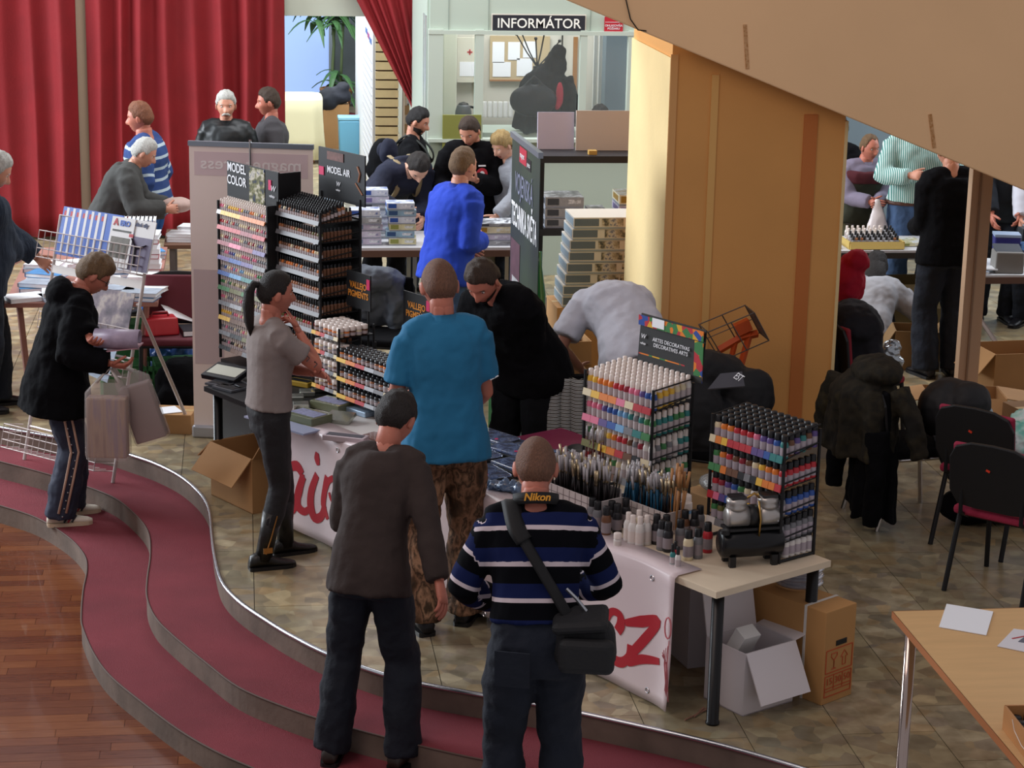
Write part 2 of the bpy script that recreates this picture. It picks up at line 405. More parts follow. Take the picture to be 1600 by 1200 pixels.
# curtains
red=M('curtain_red','#7e1219',.8,bump=.15,bscale=40,var=.1,vscale=3)
def curtain(x0,x1,y,z0,z1,nf,amp,label,seed,squeeze=None):
    rnd=random.Random(seed);N=nf*12;Mz=14
    ph=[rnd.uniform(.7,1.35) for _ in range(nf)];tot=sum(ph);cum=[0]
    for p_ in ph:cum.append(cum[-1]+p_/tot)
    am=[amp*rnd.uniform(.55,1.2) for _ in range(nf)]
    vs=[];fs=[]
    for i in range(N+1):
        t=i/N
        k=max(0,min(nf-1,max(j for j in range(nf) if cum[j]<=t+1e-9)));u=(t-cum[k])/(cum[k+1]-cum[k])
        for j in range(Mz+1):
            s=j/Mz
            yy=y-am[k]*(.5-.5*math.cos(2*math.pi*u))*(1+.25*math.sin(3*s+k))+.012*math.sin(9*t+4*s)
            xx=x0+(x1-x0)*t+.02*math.sin(2*math.pi*u)*s+.015*math.sin(5*s+k)*(0 if i in(0,N) else 1)
            zz=z1+(z0-z1)*s
            if squeeze:
                xx,yy=squeeze(t,s,xx,yy)
            vs.append((xx,yy,zz))
    for i in range(N):
        for j in range(Mz):
            a=i*(Mz+1)+j;fs.append((a,a+1,a+Mz+2,a+Mz+1))
    o=obj('curtain',MB().add(vs,fs),red,smooth=True)
    sd=o.modifiers.new('thick','SOLIDIFY');sd.thickness=.006
    return tag(o,label,'curtain',None)
curtain(-3.1,-1.545,YB,.03,3.2,6,.12,'floor-length red curtain left of the pale wall strip','a')
curtain(-1.455,.40,YB,.03,3.2,8,.12,'floor-length red curtain between the pale strip and the corridor opening','b')
tag(obj('wall_strip',MB().box((-1.5,YB+.08,1.6),(.10,.03,3.2)),M('pale_strip','#b39c86',.7)),kind='structure')
def tie(t,s,x,y):
    # gathered towards the right jamb, tied at about 1.15 m
    zt=min(1,s/.62);xr=1.76;w_=(1-zt)*.98+.10 if s<.62 else .10+.12*(s-.62)
    return xr-w_*(1-t),y-.02
curtain(1.06,1.76,YB-.12,.05,3.05,7,.06,'red curtain gathered and tied back against the information booth','c',tie)
# ---------------------------------------------------------------- people
QUEUE=[]
def smoothstep(a,b,x):
    t=np.clip((x-a)/(b-a),0,1);return t*t*(3-2*t)
def head_base(fem=0,n=52,m=40,chub=0):
    th=np.linspace(-math.pi,math.pi,n,endpoint=False);th=th-.45*np.sin(th)   # denser at the face
    ph=np.linspace(-math.pi/2+.06,math.pi/2-.06,m)
    T,Ph=np.meshgrid(th,ph)
    x=.077*np.cos(Ph)*np.sin(T);y=.099*np.cos(Ph)*np.cos(T);z=.119*np.sin(Ph)
    t=smoothstep(.0,.11,-z);back=smoothstep(.02,-.06,y)
    x=x*(1-(.30-chub*.15+.05*fem)*t);y=np.where(y<0,y*(1-.42*t),y*(1-.06*t))
    fr=smoothstep(.02,.06,y);g=lambda v,s:np.exp(-(v/s)**2)
    y=np.where(y>.083,.083+(y-.083)*.5,y)
    y=y+fr*(.006*(1-.6*fem)*g(z-.026,.012)*g(x,.05)
      -.013*(g(x-.033,.017)+g(x+.033,.017))*g(z-.006,.014)
      +.030*g(x,.0105+.006*smoothstep(-.01,-.035,z))*smoothstep(.022,-.032,z)*smoothstep(-.052,-.038,z)
      +.007*g(x,.024)*(g(z+.064,.006)+g(z+.078,.007))-.004*g(z+.071,.003)*g(x,.026)
      +.012*g(z+.103,.016)*g(x,.03)+.004*(g(x-.05,.02)+g(x+.05,.02))*g(z+.028,.02))
    return np.stack([x,y,z],-1),T
def grid_faces(m,n):
    return [(i*n+j,i*n+(j+1)%n,(i+1)*n+(j+1)%n,(i+1)*n+j) for i in range(m-1) for j in range(n)]
HAIRZ={'short':([0,.55,.9,1.2,1.5,1.85,2.2,3.15],[.072,.066,.05,.0,.012,.004,-.05,-.066]),
 'receding':([0,.25,.55,.9,1.2,1.5,1.85,2.2,3.15],[.088,.095,.10,.07,.01,.012,.004,-.05,-.066]),
 'fringe':([0,.55,.9,1.2,1.5,1.85,2.2,3.15],[.058,.05,.04,-.005,.01,.002,-.055,-.07]),
 'long':([0,.5,.8,1.1,1.4,1.8,2.2,3.15],[.07,.062,.04,-.02,-.07,-.10,-.12,-.12])}
def head_mb(spec,mb,R,c,k):
    G,T=head_base(spec.get('fem',0),chub=spec.get('chub',0));m,n,_=G.shape
    pts=G.reshape(-1,3)*k
    W=[c+R@V(p) for p in pts]
    fs=grid_faces(m,n)
    o=len(mb.v);mb.v+=[tuple(p) for p in W]
    for f in fs:
        p=G.reshape(-1,3)[list(f)].mean(0)
        lip=p[1]>.07 and abs(p[0])<.026 and -.083<p[2]<-.060
        mb.f.append(tuple(i+o for i in f));mb.m.append(1 if lip else 0)
    mb.f.append(tuple(o+j for j in reversed(range(n))));mb.m.append(0)
    mb.f.append(tuple(o+(m-1)*n+j for j in range(n)));mb.m.append(0)
    for s in (-1,1):
        mb.ell(c+R@V((s*.078*k,-.006*k,-.006*k)),(.010*k,.020*k,.033*k),8,6,3,R@Euler((rad(-12),0,rad(-s*22))).to_matrix())
        e=c+R@V((s*.033*k,.0705*k,.006*k))
        mb.ell(e,(.0125*k,.0105*k,.0085*k),8,6,2,R)
        mb.ell(e+R@V((0,.0075*k,0)),(.0052*k,.004*k,.0052*k),6,5,4,R)
        mb.ell(c+R@V((s*.033*k,.083*k,.027*k)),(.021*k,.006*k,.0035*k),8,5,5,R@Euler((0,rad(s*7),rad(-s*12))).to_matrix())
def hair_mb(spec,R,c,k,seed):
    st=spec.get('hair','short')
    if st=='none':return None
    G,T=head_base(spec.get('fem',0));m,n,_=G.shape
    az=np.abs(np.arctan2(np.abs(G[...,0]),G[...,1]))
    zl=np.interp(az,*HAIRZ['short' if st=='pony' else ('fringe' if st=='messy' else ('short' if st=='buzz' else st))])
    th={'buzz':.005,'short':.013,'receding':.010,'fringe':.018,'messy':.022,'pony':.010,'long':.016}[st]*spec.get('hvol',1)
    d=G[...,2]-zl
    topf=1+.5*smoothstep(.04,.11,G[...,2])*(st!='buzz')
    rng=np.random.RandomState(seed%1000)
    wob=1+(.0 if st in('buzz','pony') else .22)*np.sin(G[...,0]*130+rng.rand()*6)*np.sin(G[...,1]*110+G[...,2]*70)
    off=np.where(d>0,th*np.sqrt(np.clip(d/.03,0,1))*topf*wob,-.004)
    nr=G/np.array([.077**2,.099**2,.119**2]);nr/=np.linalg.norm(nr,axis=-1,keepdims=True)
    Q=(G+nr*off[...,None]).reshape(-1,3)*k
    keep=(d>-.012).reshape(-1)
    mb=MB();fs=[f for f in grid_faces(m,n) if all(keep[i] for i in f)]
    idx={};
    for f in fs:
        for i in f:
            if i not in idx:idx[i]=len(idx)
    mb.v=[None]*len(idx)
    for i,j in idx.items():mb.v[j]=tuple(c+R@V(Q[i]))
    mb.f=[tuple(idx[i] for i in f) for f in fs];mb.m=[0]*len(fs)
    top=[idx[(m-1)*n+j] for j in range(n) if (m-1)*n+j in idx]
    if len(top)==n:mb.f.append(tuple(top));mb.m.append(0)
    if st=='pony':
        pts=[c+R@V(p)*k for p in ((0,-.085,.045),(0,-.125,.05),(0,-.15,.01),(0,-.15,-.07),(.0,-.14,-.16),(0,-.12,-.25))]
        mb.tube(pts,[.016*k,.024*k,.03*k,.034*k,.028*k,.008*k],8)
    if st=='long':
        pts=[c+R@V(p)*k for p in ((0,-.03,.03),(0,-.055,-.06),(0,-.07,-.16),(0,-.07,-.27))]
        mb.tube(pts,[.085*k,.088*k,.09*k,.06*k],10)
    return mb
def hand_mb(mb,wr,d,nrm,side,k,curl=.35,spread=.1,mat=0,point=False):
    d=d.normalized();nrm=(nrm-d*nrm.dot(d))
    if nrm.length<1e-3:nrm=d.orthogonal()
    nrm.normalize();t=d.cross(nrm)*(1 if side=='R' else -1)
    def ring(c,a,b,w,h,n=8):return [c+a*(w*math.cos(2*math.pi*j/n))+b*(h*math.sin(2*math.pi*j/n)) for j in range(n)]
    mb.loft([ring(wr-d*.02*k,t,nrm,.028*k,.02*k),ring(wr+d*.02*k,t,nrm,.033*k,.02*k),ring(wr+d*.06*k,t,nrm,.043*k,.018*k),ring(wr+d*.095*k,t,nrm,.04*k,.014*k)],mat)
    for i,(ln,x) in enumerate(((.072,.031),(.08,.0105),(.074,-.0105),(.058,-.031))):
        p=wr+d*(.088-.004*abs(i-1))*k+t*x*k;dd=d+t*(x*spread*6);dd.normalize();pts=[p-dd*.012*k,p];cc=curl*(1+.12*i)
        if point:cc=.12 if i==0 else 1.1
        for j,fr in enumerate((.45,.3,.25)):
            a=cc*rad(62)*(.75 if j==0 else 1)
            ax=dd.cross(nrm);dd=(dd*math.cos(a)+ (nrm)*math.sin(a));dd.normalize()
            nrm2=ax.cross(dd);nrm_=nrm2
            p=p+dd*ln*fr*k;pts.append(p)
            nrm_=-(dd.cross(ax)) if False else nrm
        mb.tube(pts,[.009*k,.0095*k,.0088*k,.008*k,.006*k],6,mat)
    p=wr+d*.03*k+t*.03*k;dd=(d*.6+t*.75+nrm*.35).normalized();pts=[p-dd*.015*k,p]
    for j,ln in enumerate((.035,.03,.024)):
        dd=(dd+nrm*.25*curl+d*.22).normalized();p=p+dd*ln*k;pts.append(p)
    mb.tube(pts,[.012*k,.0125*k,.0105*k,.0095*k,.007*k],6,mat)
def ik(a,b,l1,l2,hint):
    d=b-a;L=d.length
    if L>(l1+l2)*.999:
        b=a+d*((l1+l2)*.999/L);d=b-a;L=d.length
    if L<abs(l1-l2)*1.02+.02:L=abs(l1-l2)*1.02+.02
    ca=(l1*l1+L*L-l2*l2)/(2*l1*L);ca=max(-1,min(1,ca));h=hint-d*(hint.dot(d)/d.length_squared)
    if h.length<1e-4:h=d.orthogonal()
    h.normalize();dn=d.normalized()
    return a+dn*(l1*ca)+h*(l1*math.sqrt(max(0,1-ca*ca))),b
TORSO=[(-.10,.115,.085),(-.05,.155,.108),(0,.172,.118),(.08,.165,.112),(.18,.15,.102),(.28,.158,.108),(.38,.178,.118),(.455,.178,.110),(.505,.145,.088),(.535,.085,.068),(.56,.060,.059),(.62,.055,.060)]
def person(label,at,yaw,Hh,lean=0,bend=0,side=0,twist=0,pelvis=(0,0,0),head=(0,0,0),L=None,R=None,eL=None,eR=None,feet=None,spec=None,
           top=None,bottom=None,shoes=None,build=1.,curl=(.35,.35),palm=(None,None),skin='skin',Lw=None,Rw=None,vox=.013,cat='person',point=None,knee=None,group=None,bust=0,belly=0,vest=None):
    spec=spec or {};k=Hh/1.78
    at=V(at);Ri=Euler((0,0,-rad(yaw))).to_matrix()
    if Lw:L=Ri@(V(Lw)-at)
    if Rw:R=Ri@(V(Rw)-at)
    # --- spine
    pc=V((0,0,.925*k))+V(pelvis)*1.0
    st=[];N=len(TORSO);pos=None;last=0
    def frame(s):
        t=max(0,min(1,(s+.05)/.6));a=rad(lean)+rad(bend)*t;b=rad(side)*(.3+.7*t);c=rad(twist)*t
        return Euler((0,0,c)).to_matrix()@Euler((0,b,0)).to_matrix()@Euler((-a,0,0)).to_matrix()
    def spine(s):
        n=12;p=pc.copy();h=s/n
        for i in range(n):p=p+frame(h*(i+.5))@V((0,0,h*k))
        return p,frame(s)
    def ring(s,wd,dp,off=0,n=18,fy=0):
        p,Rm=spine(s);out=[]
        for j in range(n):
            a=2*math.pi*j/n;ca,sa=math.cos(a),math.sin(a);e=.86
            x=math.copysign(abs(ca)**e,ca)*(wd*build*k+off);y=math.copysign(abs(sa)**e,sa)*(dp*k*(build*.6+.4)+off)
            if sa>0:y+=(bust*math.exp(-((s-.36)/.07)**2)+belly*math.exp(-((s-.14)/.11)**2))*sa*k
            out.append(p+Rm@V((x,y+fy*k,0)))
        return out
    def rad_at(s):
        return np.interp(s,[q[0] for q in TORSO],[q[1] for q in TORSO]),np.interp(s,[q[0] for q in TORSO],[q[2] for q in TORSO])
    # --- limbs
    pch,Rch=spine(.455)
    sh={s:pch+Rch@V((sg*.172*build*k,0,.014*k)) for s,sg in (('L',-1),('R',1))}
    nb=spine(.53)[0]
    ua,fa=.285*k,.255*k
    tgt={'L':V(L) if L else sh['L']+V((-.07,.06,-.52))*k,'R':V(R) if R else sh['R']+V((.07,.06,-.52))*k}
    hints={'L':V(eL) if eL else V((-.5,-.7,-.35)),'R':V(eR) if eR else V((.5,-.7,-.35))}
    arm={}
    for s in 'LR':
        el,wr=ik(sh[s],tgt[s],ua,fa,hints[s]);arm[s]=(sh[s],el,wr)
    feet=feet or {'L':(-.11,.0,0,12),'R':(.11,.0,0,-12)}
    leg={};pp,Rp=spine(0)
    for s,sg in (('L',-1),('R',1)):
        hp=pp+Rp@V((sg*.088*k*build,0,-.01));f=feet[s];an=V((f[0],f[1],f[2]+.085*k))
        fy=rad(f[3]);kh=V((-math.sin(fy),math.cos(fy),.15)) if not knee else V(knee)
        kn,an=ik(hp,an,.425*k,.42*k,kh);leg[s]=(hp,kn,an,fy,V((f[0],f[1],f[2])))
    def limb(mb,pts,rs,n=12,mat=0):
        # resample for smooth joints
        P3=[V(p) for p in pts];out=[];ro=[]
        for i in range(len(P3)-1):
            for t in (0,.33,.67):
                out.append(P3[i].lerp(P3[i+1],t));ro.append(rs[i]+(rs[i+1]-rs[i])*t)
        out.append(P3[-1]);ro.append(rs[-1]);mb.tube(out,ro,n,mat)
    def armpts(s,off,upto):
        a,e,w=arm[s];m1=a.lerp(e,.5);m2=e.lerp(w,.35)
        pts=[a,m1,e,m2,w];rs=[.058,.051,.043,.045,.030]
        if upto<1.99:
            if upto<=1:
                pts=[a,a.lerp(e,upto*.5),a.lerp(e,upto)];rs=[.058,.056,.053]
            else:
                q=e.lerp(w,upto-1);pts=[a,m1,e,q];rs=[.058,.051,.043,.042]
        return pts,[r*k*(.5+.5*build)+off for r in rs]
    mb=MB()
    mb.loft([ring(q[0],q[1],q[2],(-.024 if (top and .4<q[0]<.51) else -.006) if q[0]<.51 else 0) for q in TORSO])
    for s in 'LR':
        limb(mb,[nb+(sh[s]-nb)*.15,sh[s].lerp(nb,.35)+Rch@V((0,0,.012*k)),sh[s]],[.030*k,.032*k,.036*k])
        p_,r_=armpts(s,-.003,2);r_[0]*=.62;r_[1]*=(.85 if top else 1);limb(mb,p_,r_)
        h,kn,an,fy,f=leg[s]
        limb(mb,[h,h.lerp(kn,.5),kn,kn.lerp(an,.35),an],[.086*k,.080*k,.057*k,.056*k,.036*k])
        fd=V((-math.sin(fy),math.cos(fy),0));limb(mb,[an-V((0,0,.035*k))-fd*.03*k,an-V((0,0,.06*k))+fd*.12*k],[.028*k,.016*k])
    # --- head and hands keep their own fine mesh inside the body mesh
    ex=MB();hp,hr,ho=head;nt,Rn=spine(.62)
    HR=Euler((0,0,rad(hr))).to_matrix()@Euler((0,rad(ho),0)).to_matrix()@Euler((-rad(hp),0,0)).to_matrix()
    hc=nt+HR@V((0,.022*k,.080*k));hk=k*spec.get('hs',1.04)
    ex.tube([nt-Rn@V((0,0,.09*k)),nt,hc+HR@V((0,-.03*k,-.03*k))],[.058*k,.055*k,.052*k],12)
    head_mb(spec,ex,HR,hc,hk)
    for i,s in enumerate('LR'):
        a,e,wq=arm[s];d=(wq-e).normalized();sg=-1 if s=='L' else 1
        pn=V(palm[i]) if palm[i] else V((-sg,.1,-.2))
        hand_mb(ex,wq,d,pn,s,k*1.0,curl[i],point=(point==s))
    sk=M(skin) if skin in MATS else M('skin','#c98a72',.55,bump=.05,bscale=80)
    lip=M('lip_'+skin,'#a55a50',.5);eyew=M('eye_white','#e3ddd6',.3);iris=M('iris','#2e2620',.3);brow=M('brow_'+spec.get('hcol','brown'),HAIRC[spec.get('hcol','brown')],.8)
    body=obj('person',ex,[sk,lip,eyew,sk,iris,brow],None,at,rad(yaw),smooth=True);tag(body,label,cat,group)
    QUEUE.append((mb,vox,.0,0,body,'join',None))
    # --- hair
    hm=hair_mb(spec,HR,hc,hk,hash(label) if False else len(label)*37)
    if hm:
        h=obj('hair',hm,M('hair_'+spec.get('hcol','brown'),HAIRC[spec.get('hcol','brown')],.65,bump=.6,bscale=90,var=.3,vscale=60,stretch=(3,3,.6)),body,smooth=True)
    if spec.get('moustache'):
        m2=MB();pts=[hc+HR@V(p)*hk for p in ((-.034,.078,-.068),(-.018,.094,-.056),(0,.099,-.052),(.018,.094,-.056),(.034,.078,-.068))]
        m2.tube(pts,[.006*hk,.010*hk,.0095*hk,.010*hk,.006*hk],7);obj('moustache',m2,M('hair_'+spec['moustache'],HAIRC[spec['moustache']],.8),body,smooth=True)
    if spec.get('beard'):
        G,_=head_base();m_,n_,_=G.shape;az=np.abs(np.arctan2(np.abs(G[...,0]),G[...,1]))
        keep=((G[...,2]<-.035-.02*np.cos(az*2)*(az<.8))&(az<1.7)&~((np.abs(G[...,0])<.024)&(G[...,2]>-.085)&(G[...,1]>.06))).reshape(-1)
        Q=(G*1.055).reshape(-1,3)*hk;m2=MB();fs=[f for f in grid_faces(m_,n_) if all(keep[i] for i in f)];idx={}
        for f in fs:
            for i in f:idx.setdefault(i,len(idx))
        m2.v=[None]*len(idx)
        for i,j in idx.items():m2.v[j]=tuple(hc+HR@V(Q[i]))
        m2.f=[tuple(idx[i] for i in f) for f in fs];m2.m=[0]*len(fs)
        obj('beard',m2,M('hair_'+spec['beard'],HAIRC[spec['beard']],.8),body,smooth=True)
    if spec.get('glasses'):
        m2=MB()
        for sg in (-1,1):
            m2.tube([hc+HR@V((sg*.034+.024*math.cos(a),.092,.004+.017*math.sin(a)))*hk for a in [2*math.pi*j/12 for j in range(12)]],.0022*hk,5,close=True)
            m2.tube([hc+HR@V(p)*hk for p in ((sg*.058,.09,.008),(sg*.078,.05,.008),(sg*.082,-.01,.004))],.0022*hk,5)
        m2.tube([hc+HR@V(p)*hk for p in ((-.012,.094,.008),(0,.097,.011),(.012,.094,.008))],.002*hk,5)
        obj('glasses',m2,black,body,smooth=True)
    # --- clothes
    info={'arm':arm,'spine':spine,'body':body,'head':(hc,HR),'leg':leg,'k':k,'ring':ring,'rad':rad_at}
    if top:
        o_=top.get('fit',.016);hem=top.get('hem',-.06);mb=MB();sl=top.get('sleeve',2.0)
        ss=[s for s in (hem,-.02,.06,.14,.22,.30,.38,.44,.48,.515) if s>=hem];ss+= [.54] if top.get('collar') else []
        rr=[]
        for s in ss:
            wd,dp=rad_at(s);fl=top.get('flare',0)*max(0,(.25-s)/.3)
            if s<.05:wd=max(wd,.180);dp=max(dp,.120)
            rr.append(ring(s,wd,dp,o_+fl))
        mb.loft(rr)
        for s in 'LR':
            limb(mb,[nb+(sh[s]-nb)*.1,sh[s].lerp(nb,.4)+Rch@V((0,0,.012*k)),sh[s]],[.046*k+o_*.6,.050*k+o_,.057*k+o_])
            mb.ell(sh[s].lerp(nb,.20)-Rch@V((0,0,.018*k)),(.066*k*(.5+.5*build)+o_,.060*k+o_,.066*k+o_),14,9,0,Rch)
            p_,r_=armpts(s,o_*(.9 if sl>=2 else .8),sl)
            if sl>=2:r_[-1]=r_[-1]+.006;p_[-1]=p_[-1]-(p_[-1]-p_[-2]).normalized()*.012*k
            else:r_[-1]+=.010;
            if top.get('drop'):pass
            limb(mb,p_,r_)
        if top.get('hood'):
            q,Rq=spine(.52);mb.ell(q+Rq@V((0,-.115*k,.0)),(.145*k,.085*k,.10*k),14,9,0,Rq)
            mb.tube([q+Rq@V((.10*math.cos(a)*k,.075*math.sin(a)*k-.01,.02*k+.025*math.sin(-a)*k)) for a in [2*math.pi*j/16 for j in range(16)]],.03*k,8,close=True)
        g=obj(top.get('name','shirt'),MB(),top['mat'],body,smooth=True)
        QUEUE.append((mb,top.get('vox',vox),top.get('fold',.012),top.get('fscale',.14),g,'set',info if top.get('stripe') else None))
        if top.get('collar'):
            q,Rq=spine(.545);c2=MB();cr=top['collar']
            n=20;r1=[q+Rq@V((.072*math.cos(a)*k,.068*math.sin(a)*k-.004,-.03*k)) for a in [2*math.pi*j/n for j in range(n)]]
            r2=[q+Rq@V((.068*math.cos(a)*k,.066*math.sin(a)*k,cr*k)) for a in [2*math.pi*j/n for j in range(n)]]
            r3=[q+Rq@V((.084*math.cos(a)*k,.082*math.sin(a)*k-.004,-.015*k)) for a in [2*math.pi*j/n for j in range(n)]]
            c2.loft([r1,r2,r3],caps=False);obj('collar',c2,top.get('cmat',top['mat']),body,smooth=True)
    if bottom:
        o_=bottom.get('fit',.012);mb=MB();fl=bottom.get('flare',.02)
        mb.loft([ring(s,max(rad_at(s)[0],.15 if s<0 else 0),max(rad_at(s)[1],.1 if s<0 else 0),o_) for s in (-.12,-.06,0,.04,bottom.get('rise',.075))])
        for s in 'LR':
            h,kn,an,fy,f=leg[s];cut=bottom.get('cut',1.08)
            end=kn.lerp(an,cut)
            limb(mb,[h,h.lerp(kn,.5),kn,kn.lerp(an,.4),end],[.094*k*build+o_,.086*k*(.5+.5*build)+o_,.058*k+o_+fl*.3,.056*k+o_+fl*.6,.04*k+o_+fl])
        g=obj(bottom.get('name','trousers'),MB(),bottom['mat'],body,smooth=True)
        QUEUE.append((mb,bottom.get('vox',vox),bottom.get('fold',.014),bottom.get('fscale',.11),g,'set',None))
    for nm_,s0,s1,mt_,of_ in (vest or ()):
        mb=MB();mb.loft([ring(s_,max(rad_at(s_)[0],.180 if s_<.05 else 0),max(rad_at(s_)[1],.12 if s_<.05 else 0),of_) for s_ in np.linspace(s0,s1,6)])
        g=obj(nm_,MB(),mt_,body,smooth=True);QUEUE.append((mb,vox,.008 if s1-s0>.1 else 0,.12,g,'set',None))
    if shoes:
        for s in 'LR':
            h,kn,an,fy,f=leg[s];Rz=Euler((0,0,fy)).to_matrix();m2=MB();m3=MB()
            if shoes.get('lift') and shoes['lift'].get(s):Rz=Rz@Euler((-rad(shoes['lift'][s]),0,0)).to_matrix()
            f0=V((an.x,an.y,an.z-.085*k))
            prof=[(-.085,.028,.05),(-.075,.038,.088),(-.03,.042,.108),(.03,.043,.096),(.08,.045,.062),(.13,.047,.048),(.17,.040,.04),(.195,.022,.03)]
            def rg(y,w_,h_,z0,n=10):
                out=[]
                for j in range(n):
                    a=2*math.pi*j/n;zz=math.sin(a);out.append(f0+Rz@V((w_*math.cos(a)*k,y*k,(z0+(h_-z0)*(.5+.5*zz))*k)))
                return out
            m2.loft([rg(y,w_,h_,.012) for y,w_,h_ in prof])
            if shoes.get('shaft'):
                m2.tube([an-V((0,0,.03*k)),an.lerp(kn,shoes['shaft']*.5),an.lerp(kn,shoes['shaft'])],[.050*k,.052*k,.066*k],12)
            sh_=obj('shoe',m2,shoes['mat'],body,smooth=True)
            m3.loft([[f0+Rz@V((x*k,y*k,z*k)) for x,y in [(a*(w_+.003),yy) for yy,w_,_ in prof for a in (1,)]+[(-(w_+.003),yy) for yy,w_,_ in reversed(prof)]] for z in (.0,.022)])
            obj('sole',m3,shoes.get('sole',black),sh_)
            if shoes.get('stripes'):
                for j,cm in enumerate(('#1c1c24','#a02030','#1c1c24')):
                    for sg in (-1,1):
                        y=.035+.024*j
                        obj('shoe_stripe',MB().tube([f0+Rz@V((sg*.0465*k,(y-.02)*k,.028*k)),f0+Rz@V((sg*.036*k,(y+.012)*k,.07*k))],.0065*k,5),M('sstripe%d'%(j%2),cm,.6),sh_)
    return info
HAIRC={'brown':'#3a2a1e','dark':'#1d1613','black':'#141112','grey':'#8f9092','silver':'#b9b8b2','blond':'#a98f5e','ginger':'#7b4a30','light':'#6a5136','stubble':'#6e4c3a'}
def flush():
    tmp=[]
    for it in QUEUE:
        mb,vox,fold,fs,*_=it
        me=mb.mesh('t');o=bpy.data.objects.new('t',me);COL.objects.link(o)
        r=o.modifiers.new('r','REMESH');r.mode='VOXEL';r.voxel_size=vox;r.use_smooth_shade=True
        s=o.modifiers.new('s','SMOOTH');s.iterations=max(2,int(.055/vox));s.factor=.5
        if fold:
            t=bpy.data.textures.get('folds%.3f'%fs) or bpy.data.textures.new('folds%.3f'%fs,'CLOUDS');t.noise_scale=fs;t.noise_depth=2
            d=o.modifiers.new('d','DISPLACE');d.texture=t;d.strength=fold*2.2;d.mid_level=.47;d.texture_coords='LOCAL'
        tmp.append(o)
    dg=bpy.context.evaluated_depsgraph_get()
    for o,(mb,vox,fold,fs,target,mode,info) in zip(tmp,QUEUE):
        me=bpy.data.meshes.new_from_object(o.evaluated_get(dg))
        mats=list(target.data.materials)
        bm=bmesh.new()
        bm.from_mesh(me)
        if mode=='join':bm.from_mesh(target.data)
        for f in bm.faces:f.smooth=True
        old=target.data;nm=old.name
        me2=bpy.data.meshes.new(target.name);bm.to_mesh(me2);bm.free()
        for m in mats:me2.materials.append(m)
        if info:
            # distance along the limb or spine, for knitted or woven bands
            co=np.empty(len(me2.vertices)*3);me2.vertices.foreach_get('co',co);co=co.reshape(-1,3)
            segs=[];sp=[info['spine'](s)[0] for s in np.linspace(-.2,.56,14)]
            for i in range(13):segs.append((sp[i],sp[i+1],-.2+i*.0585,.0585,.17,-1))
            for s in 'LR':
                a,e,w_=info['arm'][s];l1=(e-a).length;l2=(w_-e).length
                segs.append((a,e,0,l1,.05,1));segs.append((e,w_,l1,l2,.045,1))
            best=np.full(len(co),1e9);val=np.zeros(len(co))
            for a,b,s0,ln,rr,sg in segs:
                a=np.array(a);d=np.array(b)-a;t=np.clip(((co-a)@d)/(d@d),0,1);dist=np.linalg.norm(co-(a+t[:,None]*d),axis=1)/rr
                vv=s0+t*ln;vv=(.47-vv) if sg<0 else vv+.03
                mk=dist<best;best[mk]=dist[mk];val[mk]=vv[mk]
            nl=len(me2.loops);lv=np.empty(nl,np.int32);me2.loops.foreach_get('vertex_index',lv);cv=val[lv]+2
            for pl_ in me2.polygons:
                a_=pl_.loop_start;b_=a_+pl_.loop_total;seg_=cv[a_:b_]
                if seg_.max()-seg_.min()>.05:cv[a_:b_]=seg_[0]
            at=me2.attributes.new('along','FLOAT','CORNER');at.data.foreach_set('value',cv.astype(np.float32))
        target.data=me2;bpy.data.meshes.remove(old);bpy.data.meshes.remove(me)
    for o in tmp:
        m=o.data;bpy.data.objects.remove(o);bpy.data.meshes.remove(m)
    QUEUE.clear()
for n,c in (('skin','#c48a72'),('skin_red','#b8705c'),('skin_pale','#d0a08a'),('skin_tan','#a8705a')):
    M(n,c,.5,bump=.04,bscale=60,var=.06,vscale=12)
jean=M('jeans','#141a26',.9,bump=.3,bscale=30,var=.25,vscale=5);jeanb=M('blue_jeans','#3d5578',.85,bump=.3,bscale=30,var=.25,vscale=6)
blk=M('black_cloth','#0c0c0f',.95,bump=.3,bscale=22,var=.2,vscale=6,spec=.12);blkT=M('black_tshirt','#121316',.95,bump=.25,bscale=18,var=.2,vscale=6,spec=.15)
dshoe=M('dark_shoe','#16151a',.45)
def xy(px,py,z,base=0):
    p=P(px,py,z);return V((p.x,p.y,base))
TO=P(1120,925,.65);TA=rad(-58.4)
EX=V((math.cos(TA),math.sin(TA),0));EY=V((-math.sin(TA),math.cos(TA),0))
def T(x,y,z=.65):
    "point in the long table's own frame: x along the front edge, y away from it"
    p=V((TO.x,TO.y,0))+EX*x+EY*y;return V((p.x,p.y,z))
# ---- woman in grey t-shirt
grey=M('grey_tshirt','#857a76',.9,bump=.3,bscale=14,var=.08,vscale=8)
WOM=person('woman in grey t-shirt and black trousers with ponytail, finger raised to her lips',P(422,878,0),-72,1.62,lean=2,head=(4,-6,0),
  R=(.03,.16,1.27),eR=(.35,1,-1),L=(.12,.22,1.06),eL=(-.5,.3,-1),curl=(.3,.6),palm=(None,(-.6,-1,.1)),point='R',
  spec=dict(fem=1,hair='pony',hcol='dark'),top=dict(mat=grey,sleeve=.62,hem=.03,fit=.014,fold=.006,name='t_shirt'),
  bottom=dict(mat=M('black_jeans','#161519',.7,bump=.25,bscale=25,var=.2),fit=.006,flare=.004,fold=.006,rise=.085,cut=.6),
  shoes=dict(mat=M('boot','#15120f',.4,bump=.1),shaft=.62),feet={'L':(-.09,.12,0,2),'R':(.09,-.07,0,-4)},skin='skin_red',vox=.010,build=.95,bust=.04)
